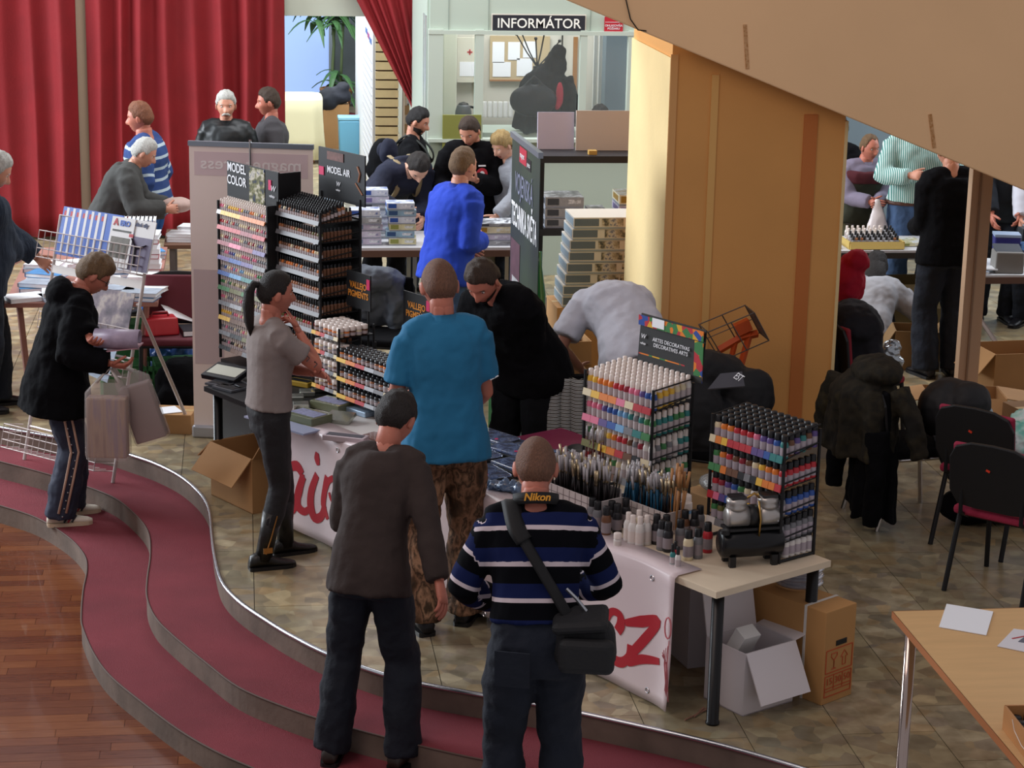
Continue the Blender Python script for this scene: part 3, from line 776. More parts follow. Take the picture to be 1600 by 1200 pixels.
# ---- man in black hooded jacket on the step
LM=person('man in black hooded jacket and tracksuit trousers reading a rolled magazine on the steps',P(97,812,-2*RIS),-78,1.70,lean=5,bend=20,head=(36,-4,0),
  Rw=P(172,568,.82),Lw=P(150,545,.93),eR=(.6,-.5,-1),eL=(-.5,-.5,-1),curl=(.6,.75),palm=((.6,.2,.2),(-.3,.3,.6)),
  spec=dict(hair='fringe',hcol='light',glasses=1),top=dict(mat=blk,hem=-.20,fit=.04,flare=.04,fold=.018,hood=1,name='hooded_jacket'),
  bottom=dict(mat=M('tracksuit','#2b3042',.8,bump=.2,bscale=12,var=.1),fit=.02,flare=.035,fold=.016,name='tracksuit_trousers'),
  shoes=dict(mat=M('white_shoe','#d8cdbd',.6),sole=M('cream_sole','#c8b49a',.7),stripes=1),feet={'L':(-.10,.06,0,4),'R':(.10,-.02,0,-2)},skin='skin_red',vox=.011,build=1.08)
# ---- man in teal-blue polo shirt
polo=M('blue_polo','#1f6d96',.85,bump=.25,bscale=10,var=.06,vscale=8,stretch=(1,1,.4))
camo=ramp_mat('camo_cloth','noise',13,[(.3,'#1f1812'),(.42,'#4a3423'),(.5,'#84614a'),(.55,'#3a2a1d'),(.64,'#a07a5e'),(.7,'#4b3a2a')],rough=.85,stretch=(1,1,.55))
PM=person('man seen from behind in blue polo shirt and leaf-camouflage trousers at the table',P(693,978,0),6,1.88,lean=3,bend=4,side=-2,head=(12,0,-2),
  R=(.15,.28,1.04),L=(-.17,.28,1.08),eR=(.45,-.8,-.8),eL=(-.5,-.8,-.8),spec=dict(hair='buzz',hcol='stubble'),
  top=dict(mat=polo,sleeve=.74,hem=-.09,fit=.024,flare=.022,fold=.012,fscale=.12,collar=.03,name='polo_shirt'),
  bottom=dict(mat=camo,fit=.02,flare=.04,fold=.02),shoes=dict(mat=dshoe),feet={'L':(-.12,-.05,0,10),'R':(.12,.05,0,-25)},skin='skin_red',vox=.011,build=.92)
# ---- man in striped sweater
sw=ramp_mat('striped_knit','x',7.4,[(0,'#08090e'),(.46,'#08090e'),(.465,'#172048'),(.86,'#172048'),(.865,'#c9bcc2'),(.992,'#c9bcc2'),(.996,'#08090e')],rough=.95,attr='along',const=True,spec=.1)
SM=person('man in navy and white striped sweater with camera bag, seen from behind near the front',V((PY(838,697,7.9).x,7.80,-2*RIS)),-4,1.79,lean=10,bend=16,head=(18,-4,0),
  R=(.14,.34,1.06),L=(-.15,.32,1.00),eR=(.8,-.55,-.45),eL=(-.75,-.5,-.55),curl=(.5,.5),spec=dict(hair='buzz',hcol='stubble'),
  top=dict(mat=sw,hem=.095,fit=.022,flare=.012,fold=.010,stripe=1,name='striped_sweater'),
  bottom=dict(mat=jean,fit=.018,flare=.025,fold=.016,rise=.15),shoes=dict(mat=dshoe),feet={'L':(-.12,.02,0,8),'R':(.12,.0,0,-10)},skin='skin_red',vox=.011,build=.98)
# ---- dark brown jacket
BM=person('man in dark brown jacket and dark jeans on the lowest red step',P(577,1192,-2*RIS),-22,1.76,lean=13,bend=22,head=(34,-8,0),
  Rw=P(690,930,.62)-V((0,.1,0)),L=(-.10,.40,1.05),eR=(.5,-.7,-.2),eL=(-.3,-.5,-1),spec=dict(hair='short',hcol='dark'),
  top=dict(mat=M('brown_jacket','#352a27',.9,bump=.3,bscale=14,var=.12),hem=-.10,fit=.022,flare=.012,fold=.014,name='jacket'),
  bottom=dict(mat=M('dark_jeans','#121722',.85,bump=.3,bscale=24,var=.2),fit=.014,flare=.03,fold=.014),shoes=dict(mat=M('brown_shoe','#2a211c',.5)),
  feet={'L':(-.17,-.02,0,10),'R':(.15,.02,0,-12)},skin='skin_red',vox=.012,build=.86)
# ---- behind the long table
b=T(-2.80,1.22,0)
person('man in black jacket bending over the table behind the polo-shirted man',b,135,1.80,lean=22,bend=26,head=(42,10,0),
  R=(.22,.46,.98),Lw=PY(835,592,b.y-.05),spec=dict(hair='short',hcol='brown',beard='dark'),
  top=dict(mat=blk,hem=-.12,fit=.04,flare=.03,fold=.018,name='jacket'),bottom=dict(mat=blkT,fit=.02,flare=.03),shoes=dict(mat=dshoe),skin='skin_red',build=1.0)
b=V((2.22,11.68,0))
person('man in white t-shirt stooping with one arm hanging down beside the pillar',b,14,1.84,lean=40,bend=46,head=(135,0,0),pelvis=(0,-.10,-.01),
  Lw=PY(906,575,12.0),R=(.26,.62,.62),eL=(-.6,-.3,-.2),spec=dict(hair='short',hcol='brown'),
  top=dict(mat=M('white_tshirt','#c9cbd6',.9,bump=.3,bscale=12,var=.04),sleeve=.75,hem=-.08,fit=.028,flare=.03,fold=.018,name='t_shirt'),
  bottom=dict(mat=M('khaki_dark','#2e2f28',.9),fit=.02),shoes=dict(mat=dshoe),skin='skin_tan',build=1.1)
# ---- around the back table
b=xy(700,233,1.74)
person('man in bright blue fleece turning right at the back table',b,-58,1.78,lean=8,bend=4,head=(2,8,0),
  Rw=PY(752,377,b.y+.05),L=(-.20,.30,1.0),eR=(.4,-.6,-.6),spec=dict(hair='short',hcol='light',hvol=.7),
  top=dict(mat=M('blue_fleece','#1c3fb4',.9,bump=.3,bscale=14,var=.08),hem=-.10,fit=.034,flare=.02,fold=.016,collar=.03,name='fleece_jacket'),
  bottom=dict(mat=jeanb,fit=.016,flare=.02),shoes=dict(mat=dshoe),skin='skin',build=1.0)
navy=M('navy_jacket','#141a30',.85,bump=.25,bscale=14,var=.15)
b=V((1.12,17.15,0))
NB=person('man in navy jacket with tan-strapped backpack bending low over the boxed kits',b,205,1.80,lean=44,bend=26,head=(58,-10,0),
  L=(-.05,.58,.84),Rw=PY(626,330,16.5),eR=(1,-.2,.2),spec=dict(hair='short',hcol='dark',beard='dark'),
  top=dict(mat=navy,hem=-.08,fit=.035,fold=.016,name='jacket'),bottom=dict(mat=blkT,fit=.016,flare=.02),shoes=dict(mat=dshoe),skin='skin_pale')
b=V((PY(640,200,17.72).x,17.72,0))
BT=person('man in black t-shirt with black backpack standing beside the tied red curtain',b,-105,1.64,lean=3,head=(18,-6,0),L=(.02,.34,1.02),R=(.2,.32,1.0),
  spec=dict(hair='short',hcol='black',beard='dark'),top=dict(mat=blkT,sleeve=.8,fit=.022,name='t_shirt'),bottom=dict(mat=jean),shoes=dict(mat=dshoe),skin='skin')
b=V((PY(738,200,16.95).x,16.95,0))
LG=person('man in black zip jacket with round red chest badge, looking down behind the back table',b,176,1.71,lean=6,bend=6,head=(32,-26,0),
  L=(-.02,.32,1.16),R=(.16,.30,1.04),eL=(-.7,-.6,-.4),palm=((.1,-.3,1),None),curl=(.7,.5),spec=dict(hair='short',hcol='brown',hvol=.8),
  top=dict(mat=blk,fit=.04,hem=-.1,fold=.014,collar=.05,name='zip_jacket'),bottom=dict(mat=M('khaki','#6e6650',.9),fit=.02,flare=.03),shoes=dict(mat=dshoe),skin='skin',build=1.1)
b=V((PY(806,230,16.85).x,16.85,0))
person('fair-haired person in light grey sweater reaching down behind the dark roll-up banner',b,125,1.58,lean=10,head=(26,0,0),Lw=PY(776,338,16.45),R=(.2,.3,1.0),
  spec=dict(fem=1,hair='fringe',hcol='blond'),top=dict(mat=M('grey_knit','#8f939b',.95,bump=.4,bscale=30),fit=.03,hem=-.12,name='sweater'),bottom=dict(mat=jean),shoes=dict(mat=dshoe),skin='skin_pale')
# ---- before the curtain
b=V((PY(353,160,18.2).x,18.2,0))
person('grey-haired man with white moustache in black leather jacket before the curtain',b,176,1.70,head=(2,4,0),spec=dict(hair='short',hcol='silver',moustache='silver',hvol=1.2),
  top=dict(mat=M('leather','#131719',.45,bump=.15,bscale=10),fit=.036,fold=.014,collar=.03,name='leather_jacket'),bottom=dict(mat=jean),shoes=dict(mat=dshoe),skin='skin')
b=V((PY(424,150,18.45).x,18.45,0))
person('man in navy cap and grey jacket walking past the curtain behind the roll-up',b,95,1.70,head=(4,0,0),spec=dict(hair='short',hcol='brown'),
  top=dict(mat=M('grey_jacket','#3f3d40',.9,bump=.2,bscale=10),fit=.035,name='jacket'),bottom=dict(mat=jean),shoes=dict(mat=dshoe),skin='skin_red')
bs=ramp_mat('blue_stripe','x',11,[(0,'#2c4274'),(.72,'#2c4274'),(.74,'#a9b8c0'),(1,'#a9b8c0')],rough=.9,attr='along',const=True)
b=V((PY(230,170,17.1).x,17.1,0))
person('tall man in blue and white striped top walking before the red curtain',b,80,1.74,lean=3,head=(6,0,0),L=(-.24,.12,.92),R=(.25,.1,.92),spec=dict(hair='short',hcol='ginger'),
  top=dict(mat=bs,fit=.04,hem=-.08,flare=.02,stripe=1,name='striped_top'),bottom=dict(mat=M('bright_jeans','#2e64b0',.85,var=.1),fit=.02,flare=.03),shoes=dict(mat=dshoe),skin='skin_red',build=1.2)
b=V((PY(160,240,16.5).x,16.5,0))
GB=person('white-haired man in dark grey jacket leaning forward with a bundle before the curtain',b,-92,1.62,lean=20,bend=14,head=(26,0,0),R=(.14,.48,.98),L=(-.14,.48,.96),
  spec=dict(hair='short',hcol='silver'),top=dict(mat=M('grey_coat','#3c3c3a',.9,bump=.2,bscale=10),fit=.045,fold=.016,name='jacket'),bottom=dict(mat=jean),shoes=dict(mat=dshoe),skin='skin')
b=P(2,640,0);b.x-=.10
person('grey-haired man in dark ribbed sweater at the left edge reaching to the book table',b,-76,1.80,lean=6,head=(28,-5,0),Rw=PY(38,424,b.y+.35),L=(-.15,.4,1.0),eR=(.8,-.4,-.6),
  spec=dict(hair='short',hcol='silver'),top=dict(mat=M('ribbed_navy','#1d2736',.95,bump=.6,bscale=60,stretch=(1,1,.1)),fit=.045,hem=-.12,fold=.014,name='sweater'),
  bottom=dict(mat=jean,fit=.02,flare=.03),shoes=dict(mat=dshoe),skin='skin',feet={'L':(-.1,.1,0,5),'R':(.1,-.06,0,-5)},build=1.15,belly=.06)
# ---- right-hand bay behind the pillar
b=V((PY(1346,240,17.15).x,17.15,0))
person('man in maroon-trimmed green vest over a lilac shirt, hands clasped behind the far table',b,186,1.52,lean=8,bend=8,head=(8,18,0),L=(-.03,.34,.94),R=(.04,.35,.95),
  spec=dict(hair='receding',hcol='light',chub=.8),top=dict(mat=M('lilac_shirt','#7d7588',.9,bump=.2,bscale=16),fit=.026,fold=.014,collar=.03,name='shirt'),
  bottom=dict(mat=M('olive_trousers','#4c4a34',.9)),shoes=dict(mat=dshoe),skin='skin_red',build=1.15,belly=.05,vest=[('vest',-.05,.40,M('vest_olive','#34372c',.9),.045),('vest_yoke',.38,.50,M('vest_maroon','#4f1c24',.9),.054)])
gs=ramp_mat('green_stripe_v','X',20,[(0,'#4c867f'),(.45,'#4c867f'),(.55,'#c5d8d3'),(1,'#c5d8d3')],rough=.9)
b=V((PY(1430,300,16.75).x,16.75,0))
person('man in green and white striped shirt and blue jeans writing behind the far table',b,172,1.84,lean=0,head=(25,0,0),R=(.1,.28,1.22),L=(-.30,.16,1.15),eR=(.9,-.5,-.5),curl=(.5,.8),
  spec=dict(hair='short',hcol='grey'),top=dict(mat=gs,fit=.03,hem=.0,fold=.016,collar=.03,name='shirt'),bottom=dict(mat=jeanb,fit=.018,flare=.02),shoes=dict(mat=dshoe),skin='skin',build=1.12,vest=[('belt',-.012,.022,M('belt_brown','#4a2a1e',.5),.036)])
person('man in black jacket and dark jeans seen from behind next to the beige pole',P(1466,588,0),6,1.84,lean=4,head=(16,0,0),R=(.10,.30,1.08),L=(-.12,.30,1.08),eR=(.2,-.8,-.8),eL=(-.2,-.8,-.8),
  spec=dict(hair='short',hcol='dark'),top=dict(mat=blk,fit=.04,hem=-.1,flare=.01,name='jacket'),bottom=dict(mat=jean,fit=.022,flare=.035),shoes=dict(mat=dshoe),skin='skin',build=.96)
person('long-haired person in off-white hooded top crouching before the cardboard boxes',P(1350,556,0),-24,1.62,pelvis=(0,.0,-.68),lean=36,bend=18,head=(14,0,0),knee=(0,.6,1),
  R=(.2,.42,.42),L=(-.2,.40,.42),spec=dict(fem=1,hair='long',hcol='dark'),top=dict(mat=M('offwhite_hoodie','#a3a3a8',.95,bump=.3,bscale=12,var=.06),fit=.045,hem=-.1,fold=.02,name='hooded_top'),
  bottom=dict(mat=jean),shoes=dict(mat=dshoe),skin='skin_pale',feet={'L':(-.13,.26,0,6),'R':(.13,.26,0,-6)})
b=V((PY(1565,300,16.5).x,16.5,0))
person('man in open dark jacket over bright blue shirt behind the cluttered right table',b,170,1.80,lean=10,head=(25,0,0),Rw=PY(1556,372,16.0),Lw=PY(1590,352,16.0),
  spec=dict(hair='short',hcol='grey'),top=dict(mat=M('dark_blue_jacket','#20262e',.9,bump=.2,bscale=12),fit=.035,name='jacket'),bottom=dict(mat=jean),shoes=dict(mat=dshoe),skin='skin_red',build=1.2,belly=.05)
b=V((PY(1632,300,16.3).x,16.3,0))
person('person in white top at the right edge behind the cluttered table',b,150,1.76,lean=8,head=(20,0,0),Rw=PY(1592,380,15.9),spec=dict(hair='short',hcol='brown'),
  top=dict(mat=MATS['white_tshirt'],fit=.03,name='top'),bottom=dict(mat=jean),shoes=dict(mat=dshoe),skin='skin')
b=V((PY(1308,290,17.4).x,17.4,0))
person('person in dark clothes half hidden by the edge of the orange pillar wall',b,120,1.62,head=(10,0,0),spec=dict(hair='short',hcol='dark'),
  top=dict(mat=blk,fit=.035,name='jacket'),bottom=dict(mat=jean),shoes=dict(mat=dshoe),skin='skin')
b=V((PY(936,180,18.72).x,18.72,0))
person('dark-haired person sitting low inside the information booth behind the boards',b,180,1.54,head=(20,0,0),spec=dict(hair='fringe',hcol='dark'),
  top=dict(mat=blkT,fit=.03,name='top'),bottom=dict(mat=jean),shoes=dict(mat=dshoe),skin='skin')
# ---------------------------------------------------------------- long sales table
woodtop=M('pale_tabletop','#d9c8ae',.5,var=.04,vscale=10);edgew=M('table_edging','#d5a578',.5)
legm=M('black_leg','#121214',.35,.2)
def PT(px,py,y):
    "photo pixel -> (x,z) on the vertical plane y of the table frame"
    d=ray(px,py);o=V((TO.x,TO.y,0));t=((o-EYE).dot(EY)+y)/(d.x*EY.x+d.y*EY.y);p=EYE+d*t;q=p-o
    return q.x*EX.x+q.y*EX.y,p.z
def ptt(px,py,z=.65):
    p=P(px,py,z);q=p-TO;return q.x*EX.x+q.y*EX.y,q.x*EY.x+q.y*EY.y
def table(x0,x1,d,label,topm,edgem,legmat,zt=.65):
    r=thing('display_table',label,'table',T(x0,0,0),TA)
    L_=x1-x0
    t=obj('tabletop',MB().box((L_/2,d/2,zt-.016),(L_,d,.032)),topm,r,bevel=.003)
    obj('edging',MB().box((L_/2,-.001,zt-.016),(L_,.004,.030)).box((L_-.0005,d/2,zt-.016),(.004,d,.030)),edgem,t)
    for sx in (.05,L_-.05):
        for sy in (.06,d-.06):
            obj('leg',MB().lathe([(.03,0),(.032,.004),(.032,.012),(.028,.015),(.028,zt-.032)],14,c=(sx,sy,0)),legmat,r,smooth=True)
    return r
table(-1.78,0,.72,'pale wooden table on thick black legs at the right end of the stall',woodtop,woodtop,legm)
table(-3.52,-1.79,.74,'middle white table behind the hanging banner, covered with clear cases',M('white_top','#d5cfca',.5),edgew,legm)
table(-4.32,-3.53,.9,'black table carrying the tall paint racks at the far end',M('black_top','#1c1c1f',.5),black,legm)
# hanging vinyl banner
vin=M('vinyl','#dccbcd',.35,var=.02,vscale=3)
XB0,XB1=-3.58,-.24
def by(x,z):return -.016-.012*math.sin(x*5.1+1)*(1-z/.7)-.008*math.sin(x*11+z*6)-(.05*max(0,(x+.42)/.2)**2*(1-z/.65))
nx,nz=84,12;vs=[];fs=[]
for i in range(nx+1):
    x=XB0+(XB1-XB0)*i/nx
    vs.append((x,.14,.656));vs.append((x,-.004,.657))
    for j in range(nz+1):
        z=.645-(.645-(.03+.02*math.sin(x*3)))*j/nz;vs.append((x,by(x,z),z))
R_=nz+3
for i in range(nx):
    for j in range(R_-1):
        a=i*R_+j;fs.append((a,a+1,a+R_+1,a+R_))
ban=obj('vinyl_banner',MB().add(vs,fs),vin,None,T(0,0,0),TA,smooth=True);sd=ban.modifiers.new('t','SOLIDIFY');sd.thickness=.002;sd.offset=1
tag(ban,'long white vinyl banner with red script lettering hung over the table front','banner')
redp=M('banner_red','#b01c2c',.5);blackp=M('print_black','#161618',.5)
def stroke(pts,wd,mat,name='lettering',label=None):
    q=[PT(a,b,-.03) for a,b in pts];q=[V((a,b,0)) for a,b in q];q=spline(q,5);mb=MB();ws=wd if isinstance(wd,list) else [wd]*len(pts)
    ring=[]
    for i,p in enumerate(q):
        t=(q[min(i+1,len(q)-1)]-q[max(i-1,0)]).normalized();n=V((-t.y,t.x,0));f=i/(len(q)-1)*(len(ws)-1);k=int(min(f,len(ws)-2)) if len(ws)>1 else 0
        w_=(ws[k]+(ws[k+1]-ws[k])*(f-k)) if len(ws)>1 else ws[0]
        for s in (-1,1):
            u=p+n*s*w_/2;ring.append((u.x,by(u.x,u.y)-.004,u.y))
    fs=[(2*i,2*i+1,2*i+3,2*i+2) for i in range(len(q)-1)];mb.add(ring,fs)
    o=obj(name,mb,mat,ban);sd=o.modifiers.new('t','SOLIDIFY');sd.thickness=.002;sd.offset=0
    if label:o['label']=label
def cr(a):return [(300+x/4,640+y/4) for x,y in a]
stroke(cr([(672,405),(640,355),(592,372),(556,455),(543,545),(575,615),(625,615),(655,540),(668,470),(672,405)]),[.045,.06,.05,.06,.07,.06,.07,.05,.04,.04],redp,label='red script letter a')
stroke(cr([(678,420),(655,520),(655,600),(690,640),(722,615)]),[.05,.055,.055,.045,.03],redp)
stroke(cr([(765,410),(728,505),(722,600),(745,680),(785,670),(808,600)]),[.045,.055,.06,.055,.05,.04],redp,label='red script letter i')
stroke(cr([(775,270),(772,310),(778,350)]),[.03,.06,.03],redp)
stroke(cr([(835,420),(812,520),(800,600),(825,690)]),[.04,.05,.05,.03],redp,label='red script letter r')
stroke(cr([(815,520),(845,450),(875,430)]),.035,redp)
stroke(cr([(845,520),(860,570),(900,575)]),.02,redp)
stroke(cr([(940,345),(905,430),(892,540),(905,660),(950,745)]),.02,redp)
def c2_(a):return [(860+x/3.636,740+y/3.636) for x,y in a]
stroke(c2_([(372,898),(392,860),(385,805),(345,785),(310,825),(296,905),(305,1000),(345,1060),(395,1075),(435,1040),(440,975)]),[.05,.055,.04,.035,.045,.05,.055,.055,.05,.04,.03],redp,label='red script letter c')
stroke(c2_([(415,850),(500,845),(592,845),(520,945),(425,1065),(510,1058),(605,1072)]),[.03,.055,.045,.05,.045,.045,.03],redp,label='red script letter z')
stroke([(733,838),(724,862),(719,895),(721,930)],.035,blackp)
stroke([(736,860),(730,890),(727,905)],.02,blackp)
for i,x in enumerate((-3.5,-2.9,-2.3,-1.6,-1.0,-.4)):
    for z in (.06,.60):
        obj('eyelet',MB().tube([(x+.012*math.cos(a),by(x,z)-.004,z+.012*math.sin(a)) for a in [2*math.pi*j/10 for j in range(10)]],.003,4,close=True),steel,ban)
mb=MB()
for k in range(7):
    mb.tube([(-.235+.008*math.sin(k),-.05-.006*k,.36-.01*k),(-.24+.01*math.cos(k),-.06,.25),(-.245,-.055+.004*k,.12-.01*k)],.0025,4)
mb.tube([(-.24+.02*math.cos(a),-.055,.42+.05*math.sin(a)) for a in [2*math.pi*j/12 for j in range(12)]],.004,5,close=True)
obj('tie_cord',mb,M('pink_cord','#d07a80',.8),ban)
# ---------------------------------------------------------------- paint bottles
def bottle_proto(name,r,h,caph,capm,paint,labelm,n=10,capr=.72):
    prof=[(r*.9,0),(r,.004),(r,.16*h),(r,.62*h),(r,.78*h),(r*.75,.93*h),(r*.5,h)]
    body=MB().lathe(prof,n,mats=[0,0,1,0,0,0]).mesh(name,True);body.materials.append(paint);body.materials.append(labelm)
    cap=MB().lathe([(r*capr,.93*h),(r*capr,.96*h),(r*capr*.96,h+caph*.9),(r*capr*.8,h+caph)],n).mesh('cap',True);cap.materials.append(capm)
    return body,cap
capw=M('cap_white','#e6dad2',.4);capk=M('cap_black','#17171a',.4);labw=M('label_grey','#b9adae',.55)
PAL={'yellow':'#e0b23c','orange':'#d9792b','red':'#b52a34','crimson':'#8c1f30','pink':'#d76f8c','violet':'#5c4a86','blue':'#2e539c','sky blue':'#6d9fc8','teal':'#2e7a78','green':'#3f7d48','olive':'#6d6a3a','brown':'#6a4630','cream':'#d8c9a6','white':'#d9d4cf','grey':'#76767a','black':'#222226','silver':'#a9abb0','copper':'#a0643c'}
def PMAT(c):return M('paint_'+c.replace(' ','_'),PAL[c],.4)
PROTO={}
def bottle(kind,colour,loc,label,group,tilt=None):
    key=(kind,colour)
    if key not in PROTO:
        if kind=='craft':PROTO[key]=bottle_proto('craft_paint_bottle',.0175,.088,.028,capw,PMAT(colour),labw)
        elif kind=='ink':PROTO[key]=bottle_proto('acrylic_paint_bottle',.019,.085,.026,capk,PMAT(colour),M('label_lilac','#a99ea6',.5),capr=.85)
        elif kind=='dropw':PROTO[key]=bottle_proto('dropper_bottle',.0115,.05,.028,capw,PMAT(colour),labw,7,.6)
        elif kind=='dropk':PROTO[key]=bottle_proto('airbrush_paint_bottle',.0115,.05,.028,capk,PMAT(colour),labw,7,.6)
        elif kind=='jarw':PROTO[key]=bottle_proto('pigment_jar',.021,.036,.022,capw,PMAT(colour),labw,10,1.0)
        elif kind=='jark':PROTO[key]=bottle_proto('pigment_jar',.019,.04,.016,capk,PMAT(colour),labw,10,1.0)
        elif kind=='tallk':PROTO[key]=bottle_proto('tall_bottle',.023,.10,.03,capk,PMAT(colour),M('label_dark','#8e8488',.5),12,.75)
        elif kind=='tallw':PROTO[key]=bottle_proto('tall_bottle',.022,.10,.03,capw,PMAT(colour),M('label_white','#d8ccc4',.5),12,.6)
        elif kind=='tubw':PROTO[key]=bottle_proto('paint_jar',.034,.06,.03,capw,PMAT(colour),M('label_tub','#cfc6bf',.5),14,1.02)
    b,c=PROTO[key]
    o=bpy.data.objects.new(b.name.split('.')[0],b);COL.objects.link(o);o.location=loc
    o.rotation_euler=tilt or (0,0,TA)
    tag(o,label,'jar' if 'jar' in kind or kind=='tubw' else 'bottle',group)
    k=bpy.data.objects.new('cap',c);COL.objects.link(k);k.parent=o
    return o
def rack(label,x0,x1,y0,y1,tiers,ztop,stripcols,frame=blackmetal,hd=None):
    "wire tier rack: two side frames, wire shelves, front colour strips"
    r=thing('paint_rack',label,'rack',T(x0,y0,.65),TA);w_=x1-x0;d=y1-y0;H_=ztop-.65
    for sx in (0,w_):
        s=MB()
        for sy in (0,d):s.tube([(sx,sy,0),(sx,sy,H_)],.008,6)
        s.tube([(sx,0,.008),(sx,d,.008)],.007,6)
        for z,_ in tiers+[(ztop,0)]:
            s.tube([(sx,0,z-.65-.005),(sx,d,z-.65+.02)],.004,5)
        obj('side_frame',s,frame,r)
    for i,(z,rise) in enumerate(tiers):
        s=MB();z_=z-.65-.03
        for k in range(9):
            x=w_*k/8;s.tube([(x,0,z_),(x,d,z_+rise)],.003,4)
        for k in range(4):s.tube([(0,d*k/3,z_+rise*k/3),(w_,d*k/3,z_+rise*k/3)],.003,4)
        obj('wire_shelf',s,frame,r)
        cols=stripcols[i%len(stripcols)];n=len(cols)
        s=MB()
        for k in range(n):s.box((w_*(k+.5)/n,-.012,z_+.004),(w_/n-.002,.006,.034),k,rot=(rad(-12),0,0))
        obj('colour_strip',s,[M('strip_'+c.replace(' ','_'),PAL[c],.5) for c in cols],r)
    return r
ORN='first second third fourth fifth sixth seventh eighth ninth tenth eleventh twelfth thirteenth fourteenth fifteenth sixteenth seventeenth eighteenth nineteenth twentieth twenty-first twenty-second'.split()
ORD=['top','second','third','fourth','fifth','sixth','seventh','eighth','ninth','tenth','eleventh']
# decorative-arts rack, white caps
AX0,AX1,AY0,AY1=-1.45,-.955,.47,.73
at=[(1.20,.05),(1.07,.02),(.94,.02),(.81,.02)]
sc=[['cream','yellow','orange','orange','pink','cream','red','red'],['pink','pink','violet','blue','sky blue','grey','teal','green'],['olive','olive','yellow','orange','red','brown','black','cream'],['green','olive','brown','brown','grey','grey','black','white']]
AR=rack('black wire paint rack with decorative arts header card, full of white-capped bottles',AX0,AX1,AY0,AY1,at,1.28,sc)
seq=['yellow','yellow','orange','orange','orange','red','red','crimson','pink','pink','violet','blue','blue']
for i in range(13):
    for j in range(7):
        x=AX0+.019+.0382*i;y=AY0+.02+.037*j
        c=random.choice(['cream','yellow','pink','white','cream']) if j>0 else seq[i]
        bottle('craft',c,T(x,y,1.172+.005*j),'%s white-capped bottle, %s from left in depth row %s, top tier, decorative arts rack'%(c,ORN[i],ORN[j]),'bottles on the decorative arts rack')
tc=[['pink','pink','pink','violet','blue','blue','sky blue','sky blue','teal','grey','teal','green','green'],['green','olive','white','cream','yellow','orange','red','red','brown','grey','crimson','white','white'],['red','cream','white','grey','olive','green','cream','white','white','grey','black','silver','white']]
for t in range(3):
    for i in range(13):
        bottle('craft',tc[t][i],T(AX0+.019+.0382*i,AY0+.02,at[t+1][0]-.028),'%s white-capped bottle, %s from left in the %s tier of the decorative arts rack'%(tc[t][i],ORN[i],ORD[t+1]),'bottles on the decorative arts rack')
    for j in range(1,7):
        c=random.choice(['teal','green','grey','white'])
        bottle('craft',c,T(AX1-.019,AY0+.02+.037*j,at[t+1][0]-.028+.003*j),'%s white-capped bottle, %s back along the open side, %s tier, decorative arts rack'%(c,ORN[j],ORD[t+1]),'bottles on the decorative arts rack')
hc_=obj('header_card',MB().box((.33,.262,.77),(.46,.006,.26),rot=(rad(-4),0,0)),M('hdr_base','#191716',.5),AR)
blot=ramp_mat('floral_print','voronoi',24,[(0,'#b8323c'),(.25,'#d9a62e'),(.45,'#2f4f9a'),(.6,'#3f7d48'),(.8,'#e07c2a'),(1,'#7a3f6a')],rough=.5,const=True)
obj('floral_print',MB().box((.33,.252,.87),(.46,.004,.05)).box((.53,.254,.74),(.06,.004,.20)).box((.27,.256,.675),(.33,.004,.06)),blot,AR)
obj('price_note',MB().box((.245,.248,.875),(.085,.003,.045)),paper,AR)
text(AR,'ARTES DECORATIVAS\nDECORATIVES ARTS',.027,paper,(.335,.252,.775),(rad(86),0,0),sx=1.0)
text(AR,'W',.034,paper,(.135,.253,.79),(rad(86),0,0),shear=.2);text(AR,'vallejo',.016,paper,(.135,.253,.755),(rad(86),0,0))
# acrylic rack, black caps
BX0,BX1,BY0,BY1=-.57,-.105,.49,.715
bt=[(1.165,.05),(1.03,.02),(.895,.02),(.77,.02)]
sc=[['cream','orange','yellow','red','red','red','red','violet','violet','blue','teal','teal'],['green','green','orange','brown','brown','black','grey','black','yellow','orange','orange','red'],['red','pink','violet','blue','green','cream','yellow','orange','red','pink','violet','silver'],['white','grey','silver','cream','black','grey','white','brown']]
BR=rack('black wire paint rack of black-capped acrylics at the right end of the stall',BX0,BX1,BY0,BY1,bt,1.25,sc)
NB_=11
seq=['cream','orange','orange','red','red','red','pink','violet','violet','blue','teal']
for i in range(NB_):
    for j in range(6):
        c=seq[i] if j==0 else random.choice(['brown','violet','grey','teal'])
        bottle('ink',c,T(BX0+.022+.0421*i,BY0+.02+.0375*j,1.137+.005*j),'%s black-capped bottle, %s from left in depth row %s, top tier, acrylics rack'%(c,ORN[i],ORN[j]),'bottles on the acrylics rack')
for j in range(6):pass
tc=[['green','orange','red','brown','crimson','brown','cream','yellow','orange','orange','red'],['red','crimson','violet','blue','green','cream','white','yellow','orange','red','grey'],['green','olive','green','black','grey','brown','silver','white','grey','white','grey']]
for t in range(3):
    for i in range(NB_):
        bottle('ink',tc[t][i],T(BX0+.022+.0421*i,BY0+.02,bt[t+1][0]-.028),'%s black-capped bottle, %s from left in the %s tier of the acrylics rack'%(tc[t][i],ORN[i],ORD[t+1]),'bottles on the acrylics rack')
    for j in range(1,6):
        c=['red','blue','grey'][t]
        bottle('ink',c,T(BX1-.02,BY0+.02+.0375*j,bt[t+1][0]-.028+.003*j),'%s black-capped bottle, %s back along the open side, %s tier, acrylics rack'%(c,ORN[j],ORD[t+1]),'bottles on the acrylics rack')
for j in range(1,6):
    bottle('ink','white',T(BX1-.02,BY0+.02+.0375*j,.665),'white black-capped bottle, %s back on the bottom wires of the acrylics rack'%ORN[j],'bottles on the acrylics rack')
